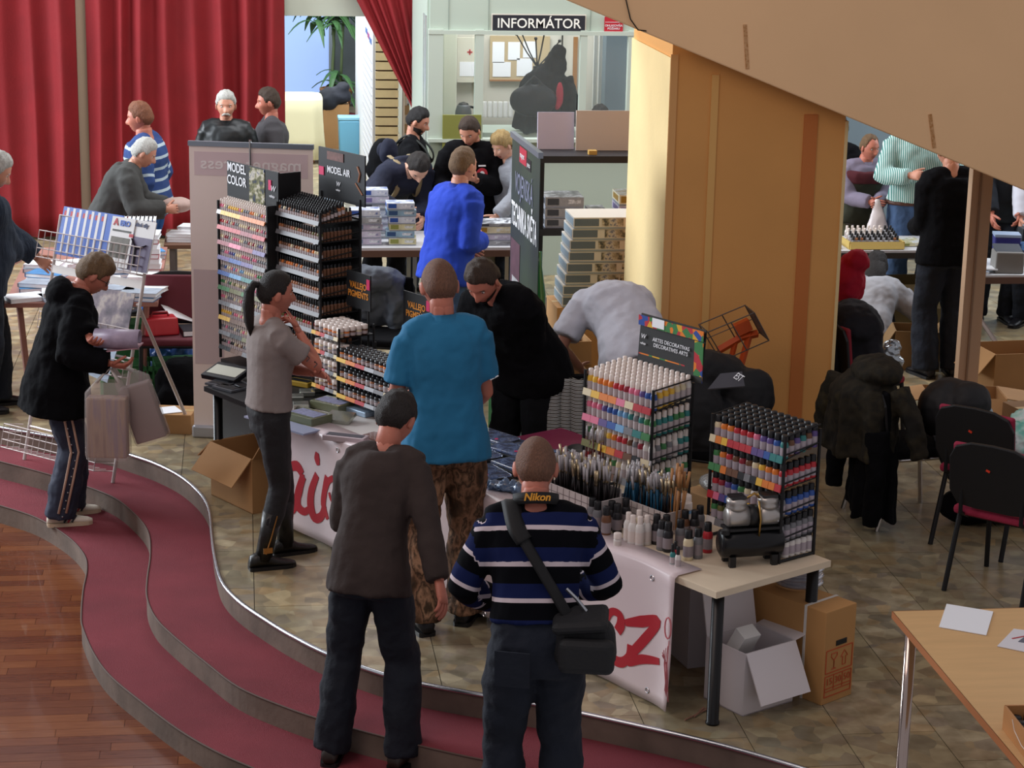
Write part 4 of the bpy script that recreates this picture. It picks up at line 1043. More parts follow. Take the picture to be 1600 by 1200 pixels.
# tall dropper-bottle displays
def tower(label,x0,x1,y0,y1,zs,strip,hd,kind,cols,lab,grp,npr,toprows,sidefull):
    w_=x1-x0;d=y1-y0
    r=thing('paint_tower',label,'rack',T(x0,y0,.65),TA);H_=zs[0]-.65
    for sx in (0,w_):
        s=MB()
        if sidefull and sx>0:s.box((sx+.006,d/2,(H_+.1)/2),(.012,d,H_+.1))
        else:
            for sy in (0,d):s.tube([(sx,sy,0),(sx,sy,H_+.06)],.009,6)
            for z in zs:s.tube([(sx,0,z-.65),(sx,d,z-.65+.03)],.004,4)
        obj('side_frame',s,blackmetal,r)
    obj('back_panel',MB().box((w_/2,d-.005,H_/2),(w_,.008,H_)),black,r)
    side=MB()
    for i,z in enumerate(zs):
        zz=z-.65
        obj('shelf',MB().box((w_/2,d/2,zz-.012),(w_,d,.006)),blackmetal,r)
        s=MB();n=len(strip[i])
        for k in range(n):s.box((w_*(k+.5)/n,-.010,zz-.006),(w_/n-.0015,.005,.026),k,rot=(rad(-20),0,0))
        obj('colour_strip',s,[strip[i][k] for k in range(n)],r)
        nr=toprows if i==0 else 1
        for j in range(nr):
            for k in range(npr):
                c=cols[i][int(k*len(cols[i])/npr)] if j==0 else random.choice(cols[0])
                bottle(kind,c,T(x0+w_*(k+.5)/npr,y0+.014+.0255*j,z+.006*j-.008),lab%(c,ORN[k],(ORN[j]+' depth of the ' if nr>1 else '')+ORD[i]),grp)
        if not sidefull:
            for j in range(1,9):
                side.lathe([(.0115,0),(.0115,.05),(.007,.055),(.006,.076)],6,c=(w_-.015,.014+.0255*j,zz-.008),mats=[1,1,0])
    if side.v:
        o=obj('bottles_behind',side,[capk,PMAT('brown')],r);o['kind']='stuff'
    return r
hues=[['yellow','yellow','orange','orange'],['red','red','crimson','red'],['crimson','pink','crimson','violet'],['violet','blue','violet','grey'],['blue','sky blue','teal','green'],['green','olive','green','olive'],['grey','silver','olive','grey'],['yellow','brown','brown','red'],['grey','black','olive','grey'],['black','brown','grey','black'],['cream','orange','yellow','red']]
zsA=[1.575-.094*i for i in range(10)]
stA=[]
for i in range(10):
    hs=hues[i];stA.append([M('strip_'+hs[k*4//12].replace(' ','_'),PAL[hs[k*4//12]],.5) if (i,k)!=(0,0) else paper for k in range(12)])
body=[[random.choice(['cream','pink','cream','grey']) if random.random()<.55 else h for h in hs for _ in range(5)] for hs in hues]
MC=tower('tall paint tower with model colour header, rows of white-capped dropper bottles',-4.88,-4.34,.45,.70,zsA,stA,None,'dropw',body,'%s white-capped dropper bottle, %s from left, %s row of left tower','dropper bottles in the left tower',22,3,True)
greys=M('strip_grey','#9aa0a2',.35,.4)
zsB=[1.64-.108*i for i in range(9)]
browns=[['brown','copper','cream','brown','black','copper'],['brown','copper','brown','olive'],['copper','brown','cream','brown','orange'],['brown','orange','brown','grey'],['copper','brown','yellow','brown'],['brown','grey','copper','brown'],['red','brown','olive','copper'],['brown','copper','grey'],['brown','black','grey']]
bb=[[random.choice(b) for _ in range(20)] for b in browns]
MA=tower('tall open paint tower with black air-paint header, rows of black-capped dropper bottles',-4.325,-3.87,.52,.80,zsB,[[greys] for _ in range(9)],None,'dropk',bb,'%s black-capped dropper bottle, %s from left, %s row of right tower','dropper bottles in the right tower',18,7,False)
obj('base_cabinet',MB().box((.27,.125,-.33),(.54,.25,.64)),black,MC)
# header cards
navyc=M('header_black','#17191c',.45);art=ramp_mat('card_art','noise',26,[(.35,'#1d2742'),(.5,'#6b6a3a'),(.62,'#c6bfae'),(.7,'#2b3c66')],rough=.5)
obj('header_card',MB().box((.24,.10,1.10),(.58,.01,.23)),navyc,MC)
obj('header_side',MB().box((.53,.17,1.08),(.01,.16,.26)),black,MC)
text(MC,'MODEL\nCOLOR',.078,paper,(.065,(.092),1.14),FR,sx=.82,bold=.001)
text(MC,'white bottles\nfor modelling',.018,M('grey_print','#8a8a8e',.6),(.09,(.092),1.0),FR) if False else None
obj('printed_picture',MB().box((.295,(.093),1.10),(.17,.003,.22)),art,MC)
obj('logo_tag',MB().box((.44,(.092),1.13),(.03,.003,.06)),M('magenta','#d02860',.5),MC)
text(MC,'W',.05,paper,(.475,(.091),1.11),FR,shear=.2);text(MC,'vallejo',.024,paper,(.465,(.091),1.065),FR)
h2=PT(470,255,.80);
obj('header_card',MB().box((.26,.285,1.21),(.48,.01,.30)),navyc,MA)
obj('header_post',MB().tube([(.455,.28,.9),(.455,.28,1.1)],.008,6).tube([(.05,.28,.9),(.05,.28,1.1)],.008,6),blackmetal,MA)
text(MA,'MODEL AIR',.058,paper,(.235,.277,1.235),FR,sx=.80,bold=.0008)
obj('logo_tag',MB().box((.055,.277,1.22),(.05,.003,.05)),MATS['magenta'],MA)
obj('printed_picture',MB().box((.20,.277,1.32),(.17,.003,.05)),M('card_photo','#6e4a44',.6,var=.3,vscale=40),MA)
text(MA,'W',.04,paper,(.23,.277,1.16),FR,shear=.2);text(MA,'vallejo',.018,paper,(.23,.277,1.125),FR)
obj('printed_figure',MB().tube([(.44,.277,1.2),(.455,.277,1.25),(.43,.277,1.29)],.006,5).tube([(.41,.277,1.19),(.48,.277,1.13)],.005,5),M('copper_print','#a8765a',.5),MA)
# ---------------------------------------------------------------- pigments
def smallrack(label,x0,x1,y0,d,zs,kind,cols,nper,rows,lab,grp):
    r=thing('pigment_rack',label,'rack',T(x0,y0,.65),TA);w_=x1-x0
    for sx in (0,w_):
        s=MB()
        for sy in (0,d):s.tube([(sx,sy,0),(sx,sy,zs[0]-.65+.05)],.006,6)
        obj('side_frame',s,blackmetal,r)
    for i,z in enumerate(zs):
        obj('shelf',MB().box((w_/2,d/2,z-.65-.01),(w_,d,.006)),blackmetal,r)
        s=MB();cc=['yellow','orange','red','silver','grey','cream'];
        for k in range(6):s.box((w_*(k+.5)/6,-.008,z-.65-.012),(w_/6-.002,.005,.022),k,rot=(rad(-15),0,0))
        obj('colour_strip',s,[M('strip_'+c,PAL[c],.5) for c in cc],r)
        for j in range(rows if i==0 else 2):
            for k in range(nper):
                c=random.choice(cols)
                bottle(kind,c,T(x0+w_*(k+.5)/nper,y0+.022+.042*j,z-.006),lab%(c,ORN[k],ORN[j],ORD[i]),grp)
    return r
smallrack('small black rack of pale-lidded pigment jars beside the paint tower',-3.80,-3.53,.42,.24,[1.04,.935,.83,.725],'jarw',['cream','brown','grey','orange'],6,5,'pale-lidded jar of %s, %s from left, depth row %s, %s shelf, small rack','pale-lidded pigment jars')
smallrack('low black rack of dark-lidded jars partly behind the polo-shirted man',-3.47,-2.92,.37,.26,[.95,.84,.74],'jark',['copper','brown','orange','grey','silver'],13,4,'dark-lidded jar of %s, %s from left, depth row %s, %s shelf, low rack','dark-lidded pigment jars')
smallrack('upper black rack of silver-fronted jars behind the low rack',-3.22,-2.85,.66,.12,[1.02],'jark',['silver','copper','white'],9,2,'dark-lidded jar of %s powder, %s from left, depth row %s, %s shelf, rear rack','silver-fronted jars')
org=M('sign_orange','#d88a2c',.5)
for (x,y,z,w_,h_,lb) in ((-3.68,.66,1.26,.24,.21,'black pigments sign with orange lettering above the small jar rack'),(-3.30,.80,1.19,.26,.20,'second black pigments sign with orange lettering, half hidden by the polo-shirted man')):
    s=thing('sign_board',lb,'sign',T(x,y,.65),TA)
    obj('panel',MB().box((0,0,z-.65),(w_,.008,h_)),navyc,s);obj('post',MB().tube([(w_*.4,.0,0),(w_*.4,0,z-.65-h_/2)],.006,6),blackmetal,s)
    text(s,'VALLEJO\nPIGMENTS',.052,org,(0,-.006,z-.65),FR,sx=.85,bold=.001)
    obj('logo_tag',MB().box((w_*.42,-.006,z-.65+.05),(.03,.003,.06)),MATS['magenta'],s)
# ---------------------------------------------------------------- flat goods on the table
clear=M('clear_plastic','#d6deea',.06,trans=.9,spec=.9);dcase=M('case_black','#16171c',.4);foil=M('foil','#c3c8bd',.18,.85)
glintcard=ramp_mat('blue_card_glints','noise',22,[(.3,'#1a2038'),(.46,'#33457a'),(.56,'#8ea6d6'),(.62,'#2a3560'),(.75,'#c9d4ea')],rough=.3)  # dark blue insert pattern, with pale lid glints painted into the colour
def case(px,py,rz,label,w_=.26,d=.17,h=.045,base=dcase,lid=glintcard,z0=.652,tag2=True):
    x,y=ptt(px,py,z0+h/2);y=max(.1,min(y,.66))
    r=thing('airbrush_case',label,'case',T(x,y,z0),TA+rad(rz))
    obj('tray',MB().box((0,0,h*.35),(w_,d,h*.7)),base,r,bevel=.006)
    obj('insert',MB().box((0,0,h*.72),(w_*.93,d*.9,h*.06)),lid,r)
    obj('clear_lid',MB().box((0,0,h*.86),(w_*.97,d*.95,h*.26)),clear,r,bevel=.005)
    if tag2:obj('price_dot',MB().lathe([(.010,0),(.010,.002)],10,c=(w_*.28,-d*.25,h*.995)),MATS['magenta'],r)
    return r
cs=[(715,652,8,'clear-lidded case half hidden behind the polo shirt hem'),(770,686,4,'largest blue clear-lidded case behind the camouflage trousers'),(748,712,-6,'blue clear-lidded case lying against the camouflage trousers'),(800,706,10,'clear-lidded case left of the striped man\'s head'),(884,714,6,'clear-lidded grey case right of the striped man\'s head'),(762,742,-10,'dark case with blue top nearest the front edge'),(806,730,0,'dark case tucked behind the striped man\'s head'),(822,686,14,'flat clear case at the rear edge of the middle table')]
for i,(a,b,c,l) in enumerate(cs):
    case(a,b,c,l,.27 if i in(1,) else .23,.17,.05 if i!=7 else .03)
x,y=ptt(788,764,.66)
PBAG=T(x,max(y,.08),.66)
tag(obj('price_box',MB().box((0,0,.06),(.06,.05,.12)),M('pink_white','#d9b9bd',.5),None,T(-1.60,.60,.652),TA,bevel=.002),'small upright pinkish white box left of the decorative arts rack','box')
# kits and blister packs at the far end
def slab(px,py,rz,w_,d,h,m,label,tilt=0,z0=.652,printm=None,cat='pack'):
    x,y=ptt(px,py,z0+h/2);r=thing('blister_pack',label,cat,T(x,y,z0),0,rot=(rad(tilt),0,TA+rad(rz)))
    lift=abs(math.sin(rad(tilt)))*d/2
    obj('card_back',MB().box((0,0,h/2+lift),(w_,d,h)),m,r,bevel=.004 if h>.02 else 0)
    if printm:obj('printed_front',MB().box((0,0,h+.001+lift),(w_*.86,d*.6,.002)),printm,r)
    return r
olive=M('olive_clear','#6d7258',.2,coat=.4);lilac=M('lilac_print','#8d8fae',.5,var=.3,vscale=40)
slab(482,652,10,.22,.16,.05,olive,'olive clear pack with lilac print at the table corner beside the woman',printm=lilac,cat='pack')
slab(520,632,14,.22,.15,.045,olive,'olive clear pack with lilac print, second from the woman',printm=lilac)
slab(553,620,12,.20,.14,.045,olive,'olive clear pack with lilac print under the low jar rack',printm=lilac)
slab(532,655,30,.15,.11,.02,foil,'crumpled silver foil pouch in the middle of the packs',tilt=14)
slab(588,632,38,.15,.10,.02,foil,'silver foil pouch leaning beside the low jar rack',tilt=20)
slab(566,642,5,.17,.10,.03,M('pack_blue','#9fb4c9',.2,.3),'blue and silver pouch between the two foil pouches')
slab(540,684,34,.24,.085,.03,M('white_pack','#b9aab0',.4),'long white boxed airbrush lying diagonally at the table front',printm=M('pack_dark','#3a3844',.5),cat='box')
slab(600,686,12,.26,.12,.012,M('glass_clear','#8a6a62',.15,coat=.5),'flat clear blister sheet beside the diagonal white box')
slab(618,700,12,.18,.08,.014,M('orange_pack','#c0703a',.3),'small orange-printed pack hanging at the table edge')
for i,(a,b) in enumerate(((462,622),(480,614),(500,608),(470,634))):
    slab(a,b,60,.09,.06,.03,foil,'%s pale green foil packet of the row behind the woman'%['first','second','third','last'][i],tilt=8)
slab(470,598,20,.16,.08,.03,M('yellow_box','#a88a2c',.5),'dark box with yellow edge under the woman\'s elbow',printm=dcase,cat='box')
slab(356,588,18,.26,.17,.03,dcase,'black boxed set with pale label leaning left of the woman',tilt=16,printm=M('pale_label','#c3c3b4',.5),cat='box')
for i,(a,b) in enumerate(((346,600),(356,606),(376,602))):
    slab(a,b,[20,10,-6][i],.17,.10,.012,M('silver_pack','#6f747c',.3,.5),'%s grey blister card at the left end of the stall'%['outermost','lower','inner'][i],printm=dcase)
slab(440,662,8,.5,.12,.01,M('lilac_card','#9b9fb8',.4),'row of lilac cards along the front table edge',printm=None)
# ---------------------------------------------------------------- brushes
wires=M('ferrule','#b9a98a',.3,.8);clearcap=M('brush_cap','#b7b4b8',.2,alpha=1);bhb=M('handle_black','#1c1719',.4);bhl=M('handle_blue','#1f5878',.4);bho=M('handle_orange','#c08a58',.5);bhr=M('handle_red','#571a22',.4);bris=M('bristle','#5b4632',.8)
def brushmesh(h,tip):
    me=MB().lathe([(.0028,0),(.0036,.10),(.003,.14)],6,0).lathe([(.0034,.14),(.0036,.165)],6,1).lathe([(.0034,.165),(.0036,.18),(.001,.20)],6,2).lathe([(.0045,.150),(.0045,.205)],6,3).mesh('paint_brush',True)
    for m in (h,wires,bris,tip):me.materials.append(m)
    return me
bm_=[brushmesh(bhb,clearcap),brushmesh(bhl,clearcap),brushmesh(bhb,wires),brushmesh(bho,bho),brushmesh(bhr,clearcap)]
def brushes(x0,x1,y0,y1,nx_,ny,meshes,label,grp,z,sc=1.):
    for i in range(nx_):
        for j in range(ny):
            o=bpy.data.objects.new('paint_brush',random.choice(meshes));COL.objects.link(o)
            o.location=T(x0+(x1-x0)*(i+.5+random.uniform(-.2,.2))/nx_,y0+(y1-y0)*(j+.5)/ny,z+random.uniform(0,.02))
            o.rotation_euler=(rad(random.uniform(-9,9)),rad(random.uniform(-9,9)),0);o.scale=(sc*1.15,sc*1.15,sc*random.uniform(.92,1.1))
            tag(o,label%(ORN[i],ORN[j]),'brush',grp)
def brushbox(x0,y0,w_,d,h,rz,label):
    r=thing('brush_display',label,'box',T(x0,y0,.651),TA+rad(rz))
    b=MB()
    b.box((w_/2,0,h/2),(w_,.006,h)).box((w_/2,d,h*.65),(w_,.006,h*1.3)).box((0,d/2,h/2),(.006,d,h)).box((w_,d/2,h/2),(.006,d,h)).box((w_/2,d/2,.004),(w_,d,.008))
    obj('tray',b,M('display_white','#d3c9c6',.5),r)
    g=MB()
    for k in range(1,9):g.box((w_*k/9,-.004,h/2),(.002,.002,h))
    for k in range(1,4):g.box((w_/2,-.004,h*k/4),(w_,.002,.002))
    obj('printed_grid',g,M('grid_print','#7a6f70',.6),r)
brushbox(-1.36,.16,.40,.13,.13,0,'white display tray of paint brushes in front, beside the striped man')
brushes(-1.35,-.97,.18,.28,17,5,[bm_[0],bm_[0],bm_[2]],'clear-capped paint brush, %s from left, %s row, in the front display tray','brushes in the front tray',.665,1.25)
brushbox(-1.05,.335,.36,.11,.11,0,'white display tray of blue-handled brushes before the decorative arts rack')
brushes(-1.04,-.70,.35,.44,16,4,[bm_[1],bm_[1],bm_[2]],'blue-handled paint brush, %s from left, %s row, in the rear display tray','brushes in the rear tray',.665,1.15)
brushes(-.74,-.66,.36,.44,4,2,[bm_[3]],'orange wooden brush, %s from left, %s row, at the rear tray end','orange wooden brushes',.66,1.45)
brushes(-1.42,-1.28,.455,.462,8,1,[bm_[4]],'dark red handled brush, %s from left, %s row, before the decorative arts rack','dark red brushes',.80,.95)
# ---------------------------------------------------------------- loose bottles on the table
def c3(a,b):return 860+a/3.636,740+b/3.636
loose=[('tallk','grey',235,300),('tallk','grey',265,320),('tallk','brown',315,352),('tallk','black',345,318),('tallk','black',378,335),('tallk','black',425,302),('tallw','white',440,385),('tallw','white',465,402),('tallw','white',505,410),('tallw','white',545,402),('tallw','cream',500,372),
 ('tallk','black',600,398),('tallk','grey',630,432),('tallk','black',665,442),('tallk','grey',735,425),('tallk','cream',780,488),('tallk','grey',835,478),('tallk','black',815,372),('tallk','brown',760,372),('tallk','red',890,445),('tallk','black',655,400),('tallk','grey',845,345),('dropk','teal',693,520),('dropk','white',722,536),('dropk','red',708,505)]
nm=['leftmost','second','third','fourth','fifth','sixth']
cw=ck=cd=0
for kd,c,a,b in loose:
    x,y=ptt(*c3(a,b));
    if kd=='tallw':l='white bottle in the white cluster at the table front, number %d from the left'%(cw+1);cw+=1
    elif kd=='dropk':l='small %s dropper bottle at the very front of the loose bottles'%c;cd+=1
    else:
        rk=sorted(q_[2] for q_ in loose if q_[0]=='tallk' and (q_[2]<430)==(a<430)).index(a);l='%s black-capped bottle standing loose %s, %s from the left'%(c,'left of the white cluster' if a<430 else 'before the compressor',ORN[rk]);ck+=1
    l=l.replace(', number 1 from the left',', first from the left').replace(', number 2 from',', second from').replace(', number 3 from',', third from').replace(', number 4 from',', fourth from').replace(', number 5 from',', fifth from')
    o=bottle(kd,c,T(x,max(y,.03),.65),l,'loose bottles on the table')
    o.scale=(1.05,1.05,1.1) if kd!='dropk' else (1.2,1.2,1.3)
x,y=ptt(*c3(380,415));o=bottle('tubw','white',T(x,y,.65),'small squat white jar at the table front edge','loose bottles on the table');o.scale=(.55,.55,.75)
for i,(a,b) in enumerate(((1052,802),(1070,812),(1062,792),(1078,798))):
    x,y=ptt(a,b);bottle('tubw',['sky blue','sky blue','white','white'][i],T(x,min(y,.66),.65),'white screw-lid jar of the cluster of four, %s'%['left','front','rear left','rear right'][i],'white screw-lid jars')
for (a,b,rz,l) in ((930,850,5,'printed leaflet lying at the front edge beside the white bottles'),(1000,874,0,'printed leaflet lying before the dropper bottles')):
    x,y=ptt(a,b);lf=tag(obj('leaflet',MB().box((0,0,.001),(.17,.10,.0015)),M('leaflet','#b9b4be',.5,var=.25,vscale=40),None,T(x,max(y,.07),.651),TA+rad(rz)),l,'leaflet')
# ---------------------------------------------------------------- compressor
a=P(1112,886,.65);b=P(1200,880,.65);ang=math.atan2(b.y-a.y,b.x-a.x);cx=(a+b)/2+EY*.06
cp=thing('air_compressor','black and silver twin-cylinder airbrush compressor on the table corner','compressor',(cx.x,cx.y,.65),ang)
def cyl(mb,a,b,r,n=16,mat=0):mb.tube([a,b],r,n,mat)
t=MB();L_=.15
t.tube([(-L_,0,.1),(-L_+.012,0,.1),(-.004,0,.1),(.004,0,.1),(L_-.012,0,.1),(L_,0,.1)],[.045,.066,.068,.068,.066,.045],20);obj('tank',t,M('tank_black','#131316',.28,.2),cp,smooth=True)
for sx in (-1,1):
    for sy in (-1,1):
        obj('foot',MB().box((sx*.10,sy*.045,.025),(.028,.024,.05)).lathe([(.014,-.001),(.012,.012)],10,c=(sx*.10,sy*.045,.001)),black,cp)
m_=MB();m_.tube([(-.125,0,.225),(-.115,0,.225),(-.02,0,.225)],[.036,.048,.048],18).tube([(.02,0,.225),(.115,0,.225),(.125,0,.225)],[.048,.048,.036],18)
obj('motor_housing',m_,M('alu_cast','#b5b1ad',.35,.7),cp,smooth=True)
obj('centre_band',MB().tube([(-.022,0,.225),(.022,0,.225)],.051,18),black,cp,smooth=True)
for sx in (-1,1):
    h=MB().lathe([(.046,0),(.048,.012),(.044,.02),(.048,.028),(.048,.045),(.03,.052)],16,c=(sx*.075,0,.262))
    hh=obj('cylinder_head',h,MATS['alu_cast'],cp,smooth=True)
    f=MB()
    for k in range(6):f.box((sx*.075,-.03+.012*k,.318),(.07,.006,.012))
    obj('cooling_fin',f,M('fin_dark','#3a3a3c',.4,.5),hh)
obj('mounting_plate',MB().box((0,0,.172),(.26,.09,.012)),black,cp)
obj('air_pipe',MB().tube([(-.04,0,.3),(0,-.02,.335),(.04,0,.3)],.006,6).tube([(.02,-.03,.30),(.022,-.055,.22),(.02,-.05,.14)],.005,6),M('brass','#b08a4a',.3,.9),cp,smooth=True)
obj('pressure_gauge',MB().lathe([(.02,0),(.02,.02),(.017,.022)],14,c=(-.14,-.05,.16)),black,cp)
mb=MB()
for k in range(4):mb.tube([T(-.35+.18*s,.60+.05*math.sin(s*9+k),.662+.02*k*math.sin(s*3.1)) for s in [j/14 for j in range(15)]],.005,5)
tag(obj('cable_coil',mb,black,smooth=True),'tangle of black cable between the compressor and the acrylics rack','cable')
# ---------------------------------------------------------------- helpers for boxes
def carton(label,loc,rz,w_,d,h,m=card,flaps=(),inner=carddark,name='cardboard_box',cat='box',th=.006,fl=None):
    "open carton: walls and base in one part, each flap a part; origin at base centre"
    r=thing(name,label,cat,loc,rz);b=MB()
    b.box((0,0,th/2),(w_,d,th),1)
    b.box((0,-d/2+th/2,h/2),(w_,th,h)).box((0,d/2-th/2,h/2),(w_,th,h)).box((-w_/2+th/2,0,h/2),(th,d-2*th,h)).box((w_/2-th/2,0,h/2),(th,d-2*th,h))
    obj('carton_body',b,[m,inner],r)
    for side,ang in flaps:
        a=rad(ang);L_=(d if side in 'lr' else w_);ln=(fl or min(w_,d)*.5)
        f=MB().box((0,ln/2,0),(L_*.98,ln,th))
        rotz={'f':180,'b':0,'l':90,'r':-90}[side];off={'f':(0,-d/2,h),'b':(0,d/2,h),'l':(-w_/2,0,h),'r':(w_/2,0,h)}[side]
        obj('flap',f,m,r,off,rot=(Euler((0,0,rad(rotz))).to_matrix()@Euler((a,0,0)).to_matrix()).to_euler())
    return r
def closedbox(label,loc,rz,w_,d,h,m=card,name='cardboard_box',cat='box',tape=True):
    r=thing(name,label,cat,loc,rz);obj('carton_body',MB().box((0,0,h/2),(w_,d,h)),m,r,bevel=.003)
    if tape:obj('tape',MB().box((0,0,h+.0008),(w_*1.0,.05,.0015)),M('tape','#c0a070',.3),r)
    return r
KITC=[('#2d4f9c','#c9cfdb'),('#6d7f96','#b9b2c6'),('#8a8f4a','#cfcba4'),('#7a6fa0','#c3bfd0'),('#33507a','#8fb0c6'),('#3c3f46','#9a9ca0'),('#98762e','#d6cfb4')]
KM={}
def kitbox(label,loc,rz,w_,d,h,ci=0,group=None,side=None,name='model_kit_box'):
    if ci not in KM:
        a,b=KITC[ci];KM[ci]=(ramp_mat('kit_art%d'%ci,'noise',14,[(.3,a),(.5,b),(.6,'#dfe3e8'),(.7,a)],rough=.3),M('kit_side%d'%ci,b,.35,var=.15,vscale=30),M('kit_block%d'%ci,a,.4))
    A,S,B=KM[ci];r=thing(name,label,'box',loc,rz,group)
    obj('lid',MB().box((0,0,h*.58),(w_,d,h*.84),mats=[1,0,1,1,1,1]),[A,S],r)
    obj('box_base',MB().box((0,0,h*.2),(w_*.985,d*.985,h*.4)),M('kit_base','#8f96a4',.6),r)
    obj('printed_panel',MB().box((-w_*.3,-d/2-.001,h*.58),(w_*.3,.002,h*.6)),B,r);obj('printed_panel',MB().box((w_*.25,-d/2-.001,h*.58),(w_*.35,.002,h*.4)),A,r);obj('printed_panel',MB().box((-w_/2-.001,0,h*.58),(.002,d*.7,h*.5)),B,r)
    return r
ORDS=['top','second','third','fourth','fifth','sixth','seventh','eighth','ninth']
# ---------------------------------------------------------------- information booth
BYF=18.5
bp=M('booth_paint','#b7c2b6',.5);bp2=M('booth_panel','#aebbae',.55);glass=M('booth_glass','#dfe8e6',.05,alpha=.05,spec=.4)
bo=sbox('wall_booth_front',1.62,3.75,BYF,BYF+.05,0,1.22,bp2)
def X18(px):return PY(px,120,BYF).x
up=sbox('wall_booth_fascia',1.62,3.75,BYF,BYF+.05,2.17,3.0,bp2)
for px,wd in ((680,.13),(748,.075),(910,.06),(988,.10)):
    obj('mullion',MB().box((X18(px),BYF-.005,1.70),(wd,.07,.98)),bp,up)
obj('sill',MB().box((2.68,BYF-.02,1.225),(2.15,.12,.03)),bp,up);obj('head_rail',MB().box((2.68,BYF-.01,2.165),(2.15,.07,.035)),bp,up)
for px in (700,762,920):
    x=X18(px);obj('panel_joint',MB().box((x,BYF-.002,2.6),(.008,.006,.85)),M('joint_grey','#8d998f',.6),up)
for i,(a,b) in enumerate(((693,738),(757,903),(916,982))):
    g=tag(obj('window_%d'%(i+2),MB().box(((X18(a)+X18(b))/2,BYF+.03,1.69),(X18(b)-X18(a),.006,.93)),glass),kind='structure')
sbox('wall_booth_left',1.60,1.66,BYF+.05,YB+.1,0,3.0,bp2)
obj('door_frame_strip',MB().box((1.60,BYF+.12,1.3),(.02,.10,2.0)).box((1.60,BYF+.32,1.3),(.02,.05,2.0)),M('alu_strip','#c3c9c8',.3,.5),up)
sbox('wall_booth_back',1.66,3.75,20.1,20.18,0,3.0,M('booth_back','#cbc8bb',.8))
sg=thing('booth_sign','dark blue booth sign with white serif lettering over the window','sign',(PY(842,36,BYF-.02).x,BYF-.02,PY(842,36,BYF-.02).z))
obj('panel',MB().box((0,0,0),(.815,.02,.135)),M('sign_navy','#23262f',.5),sg);obj('rim',MB().box((0,.004,0),(.835,.012,.155)),M('sign_rim','#d8d2c4',.5),sg)
text(sg,'INFORMÁTOR',.118,M('sign_white','#eeeee6',.5),(0,-.012,-.006),FR,sx=.98,bold=.001)
fs=thing('fire_notice','small red fire notice beside the booth sign','sign',(PY(959,38,BYF-.02).x,BYF-.015,PY(959,38,BYF-.02).z))
obj('plate',MB().box((0,0,0),(.165,.01,.13)),M('notice_red','#b02030',.5),fs);text(fs,'OHLASOVŇA\nPOŽIARU',.026,paper,(0,-.007,-.025),FR,sx=1);obj('rule',MB().box((0,-.006,.018),(.15,.002,.003)),paper,fs)
def on20(px0,py0,px1,py1,Y=20.06):
    a=PY(px0,py0,Y);b=PY(px1,py1,Y);return (a+b)/2,abs(b.x-a.x),abs(a.z-b.z)
for (q,lb,m) in (((766,56,858,126),'wide notice board with pinned sheets on the booth back wall',None),((714,58,752,128),'white first aid cabinet with red cross inside the booth',None)):
    c,w_,h_=on20(*q);t=thing('notice_board' if m is None and w_>.4 else 'first_aid_cabinet',lb,'board' if w_>.4 else 'cabinet',(c.x,20.07,c.z))
    if w_>.4:
        obj('backing',MB().box((0,0,0),(w_,.02,h_)),M('cork','#b9a581',.8),t);obj('rail',MB().box((0,-.01,-h_/2),(w_,.02,.015)),M('oak','#9a6a3c',.5),t)
        for k,(x,z,a,b) in enumerate(((-.36,.08,.2,.28),(-.1,.1,.2,.24),(.16,.12,.22,.22),(-.3,-.15,.3,.2),(.08,-.12,.26,.24))):
            obj('sheet',MB().box((x*w_/1.0,-.014,z*h_/.6),(a*w_,.003,b*h_/.6)),paper,t)
    else:
        obj('door',MB().box((0,-.03,0),(w_,.06,h_)),M('cab_white','#cfccbb',.5),t);obj('cross',MB().box((0,-.062,h_*.18),(.05,.003,.014)).box((0,-.062,h_*.18),(.014,.003,.05)),M('cross_red','#c0202c',.5),t)
        obj('list_sheet',MB().box((0,-.062,-h_*.2),(w_*.8,.003,h_*.32)),paper,t)
c,w_,h_=on20(893,58,905,150);obj('oak_strip',MB().box((c.x,20.085,c.z),(.04,.02,h_)),MATS['oak'],bo)
tag(obj('pull_cord',MB().tube([(3.02,20.05,2.3),(3.02,20.05,1.55),(3.0,20.05,1.3)],.008,5).box((3.01,20.05,1.3),(.05,.03,.08)),black),'black cable with switch hanging on the booth back wall','cable')
# window blinds on the right inside
t=thing('window_blind','bright window with white vertical blinds at the right inside the booth','blind',(0,0,0))
for i,px in enumerate((930,938,947,957,966)):
    p=PY(px,100,19.9);obj('slat',MB().box((p.x,19.9,1.75),(.045,.01,.85),rot=(0,0,rad(35))),M('blind_white','#cfd2cc',.6) if i!=4 else M('blind_glow','#b8c8e8',.5,emit=.5),t)  # last slat glows to stand in for daylight on the blind
tag(obj('tall_locker',MB().box((PY(703,110,19.6).x,19.75,1.1),(.13,.3,2.2)),M('locker','#cfd0bd',.5),bevel=.01),'narrow pale locker at the left inside the booth','locker')
k=thing('kettle','dark grey electric kettle on the booth counter','kettle',(PY(724,175,19.3).x,19.3,1.235))
obj('jug',MB().lathe([(.075,0),(.08,.02),(.075,.14),(.06,.19),(.05,.20)],16),M('kettle_grey','#5b5d60',.35,.4),k,smooth=True);obj('handle',MB().tube([(.06,0,.18),(.12,0,.17),(.13,0,.10),(.08,0,.04)],.012,8),black,k,smooth=True);obj('lid',MB().lathe([(.05,.2),(.04,.215),(.01,.225)],14),black,k)
sbox('wall_booth_counter',1.68,3.7,18.95,19.5,0,1.225,bp2)
kk=thing('radiator','white ribbed radiator below the booth back wall','radiator',(PY(778,190,19.95).x,19.95,1.235))
for i in range(6):obj('rib',MB().lathe([(.02,0),(.022,.01),(.022,.14),(.02,.15)],8,c=(-.13+.05*i,0,0)),white,kk)
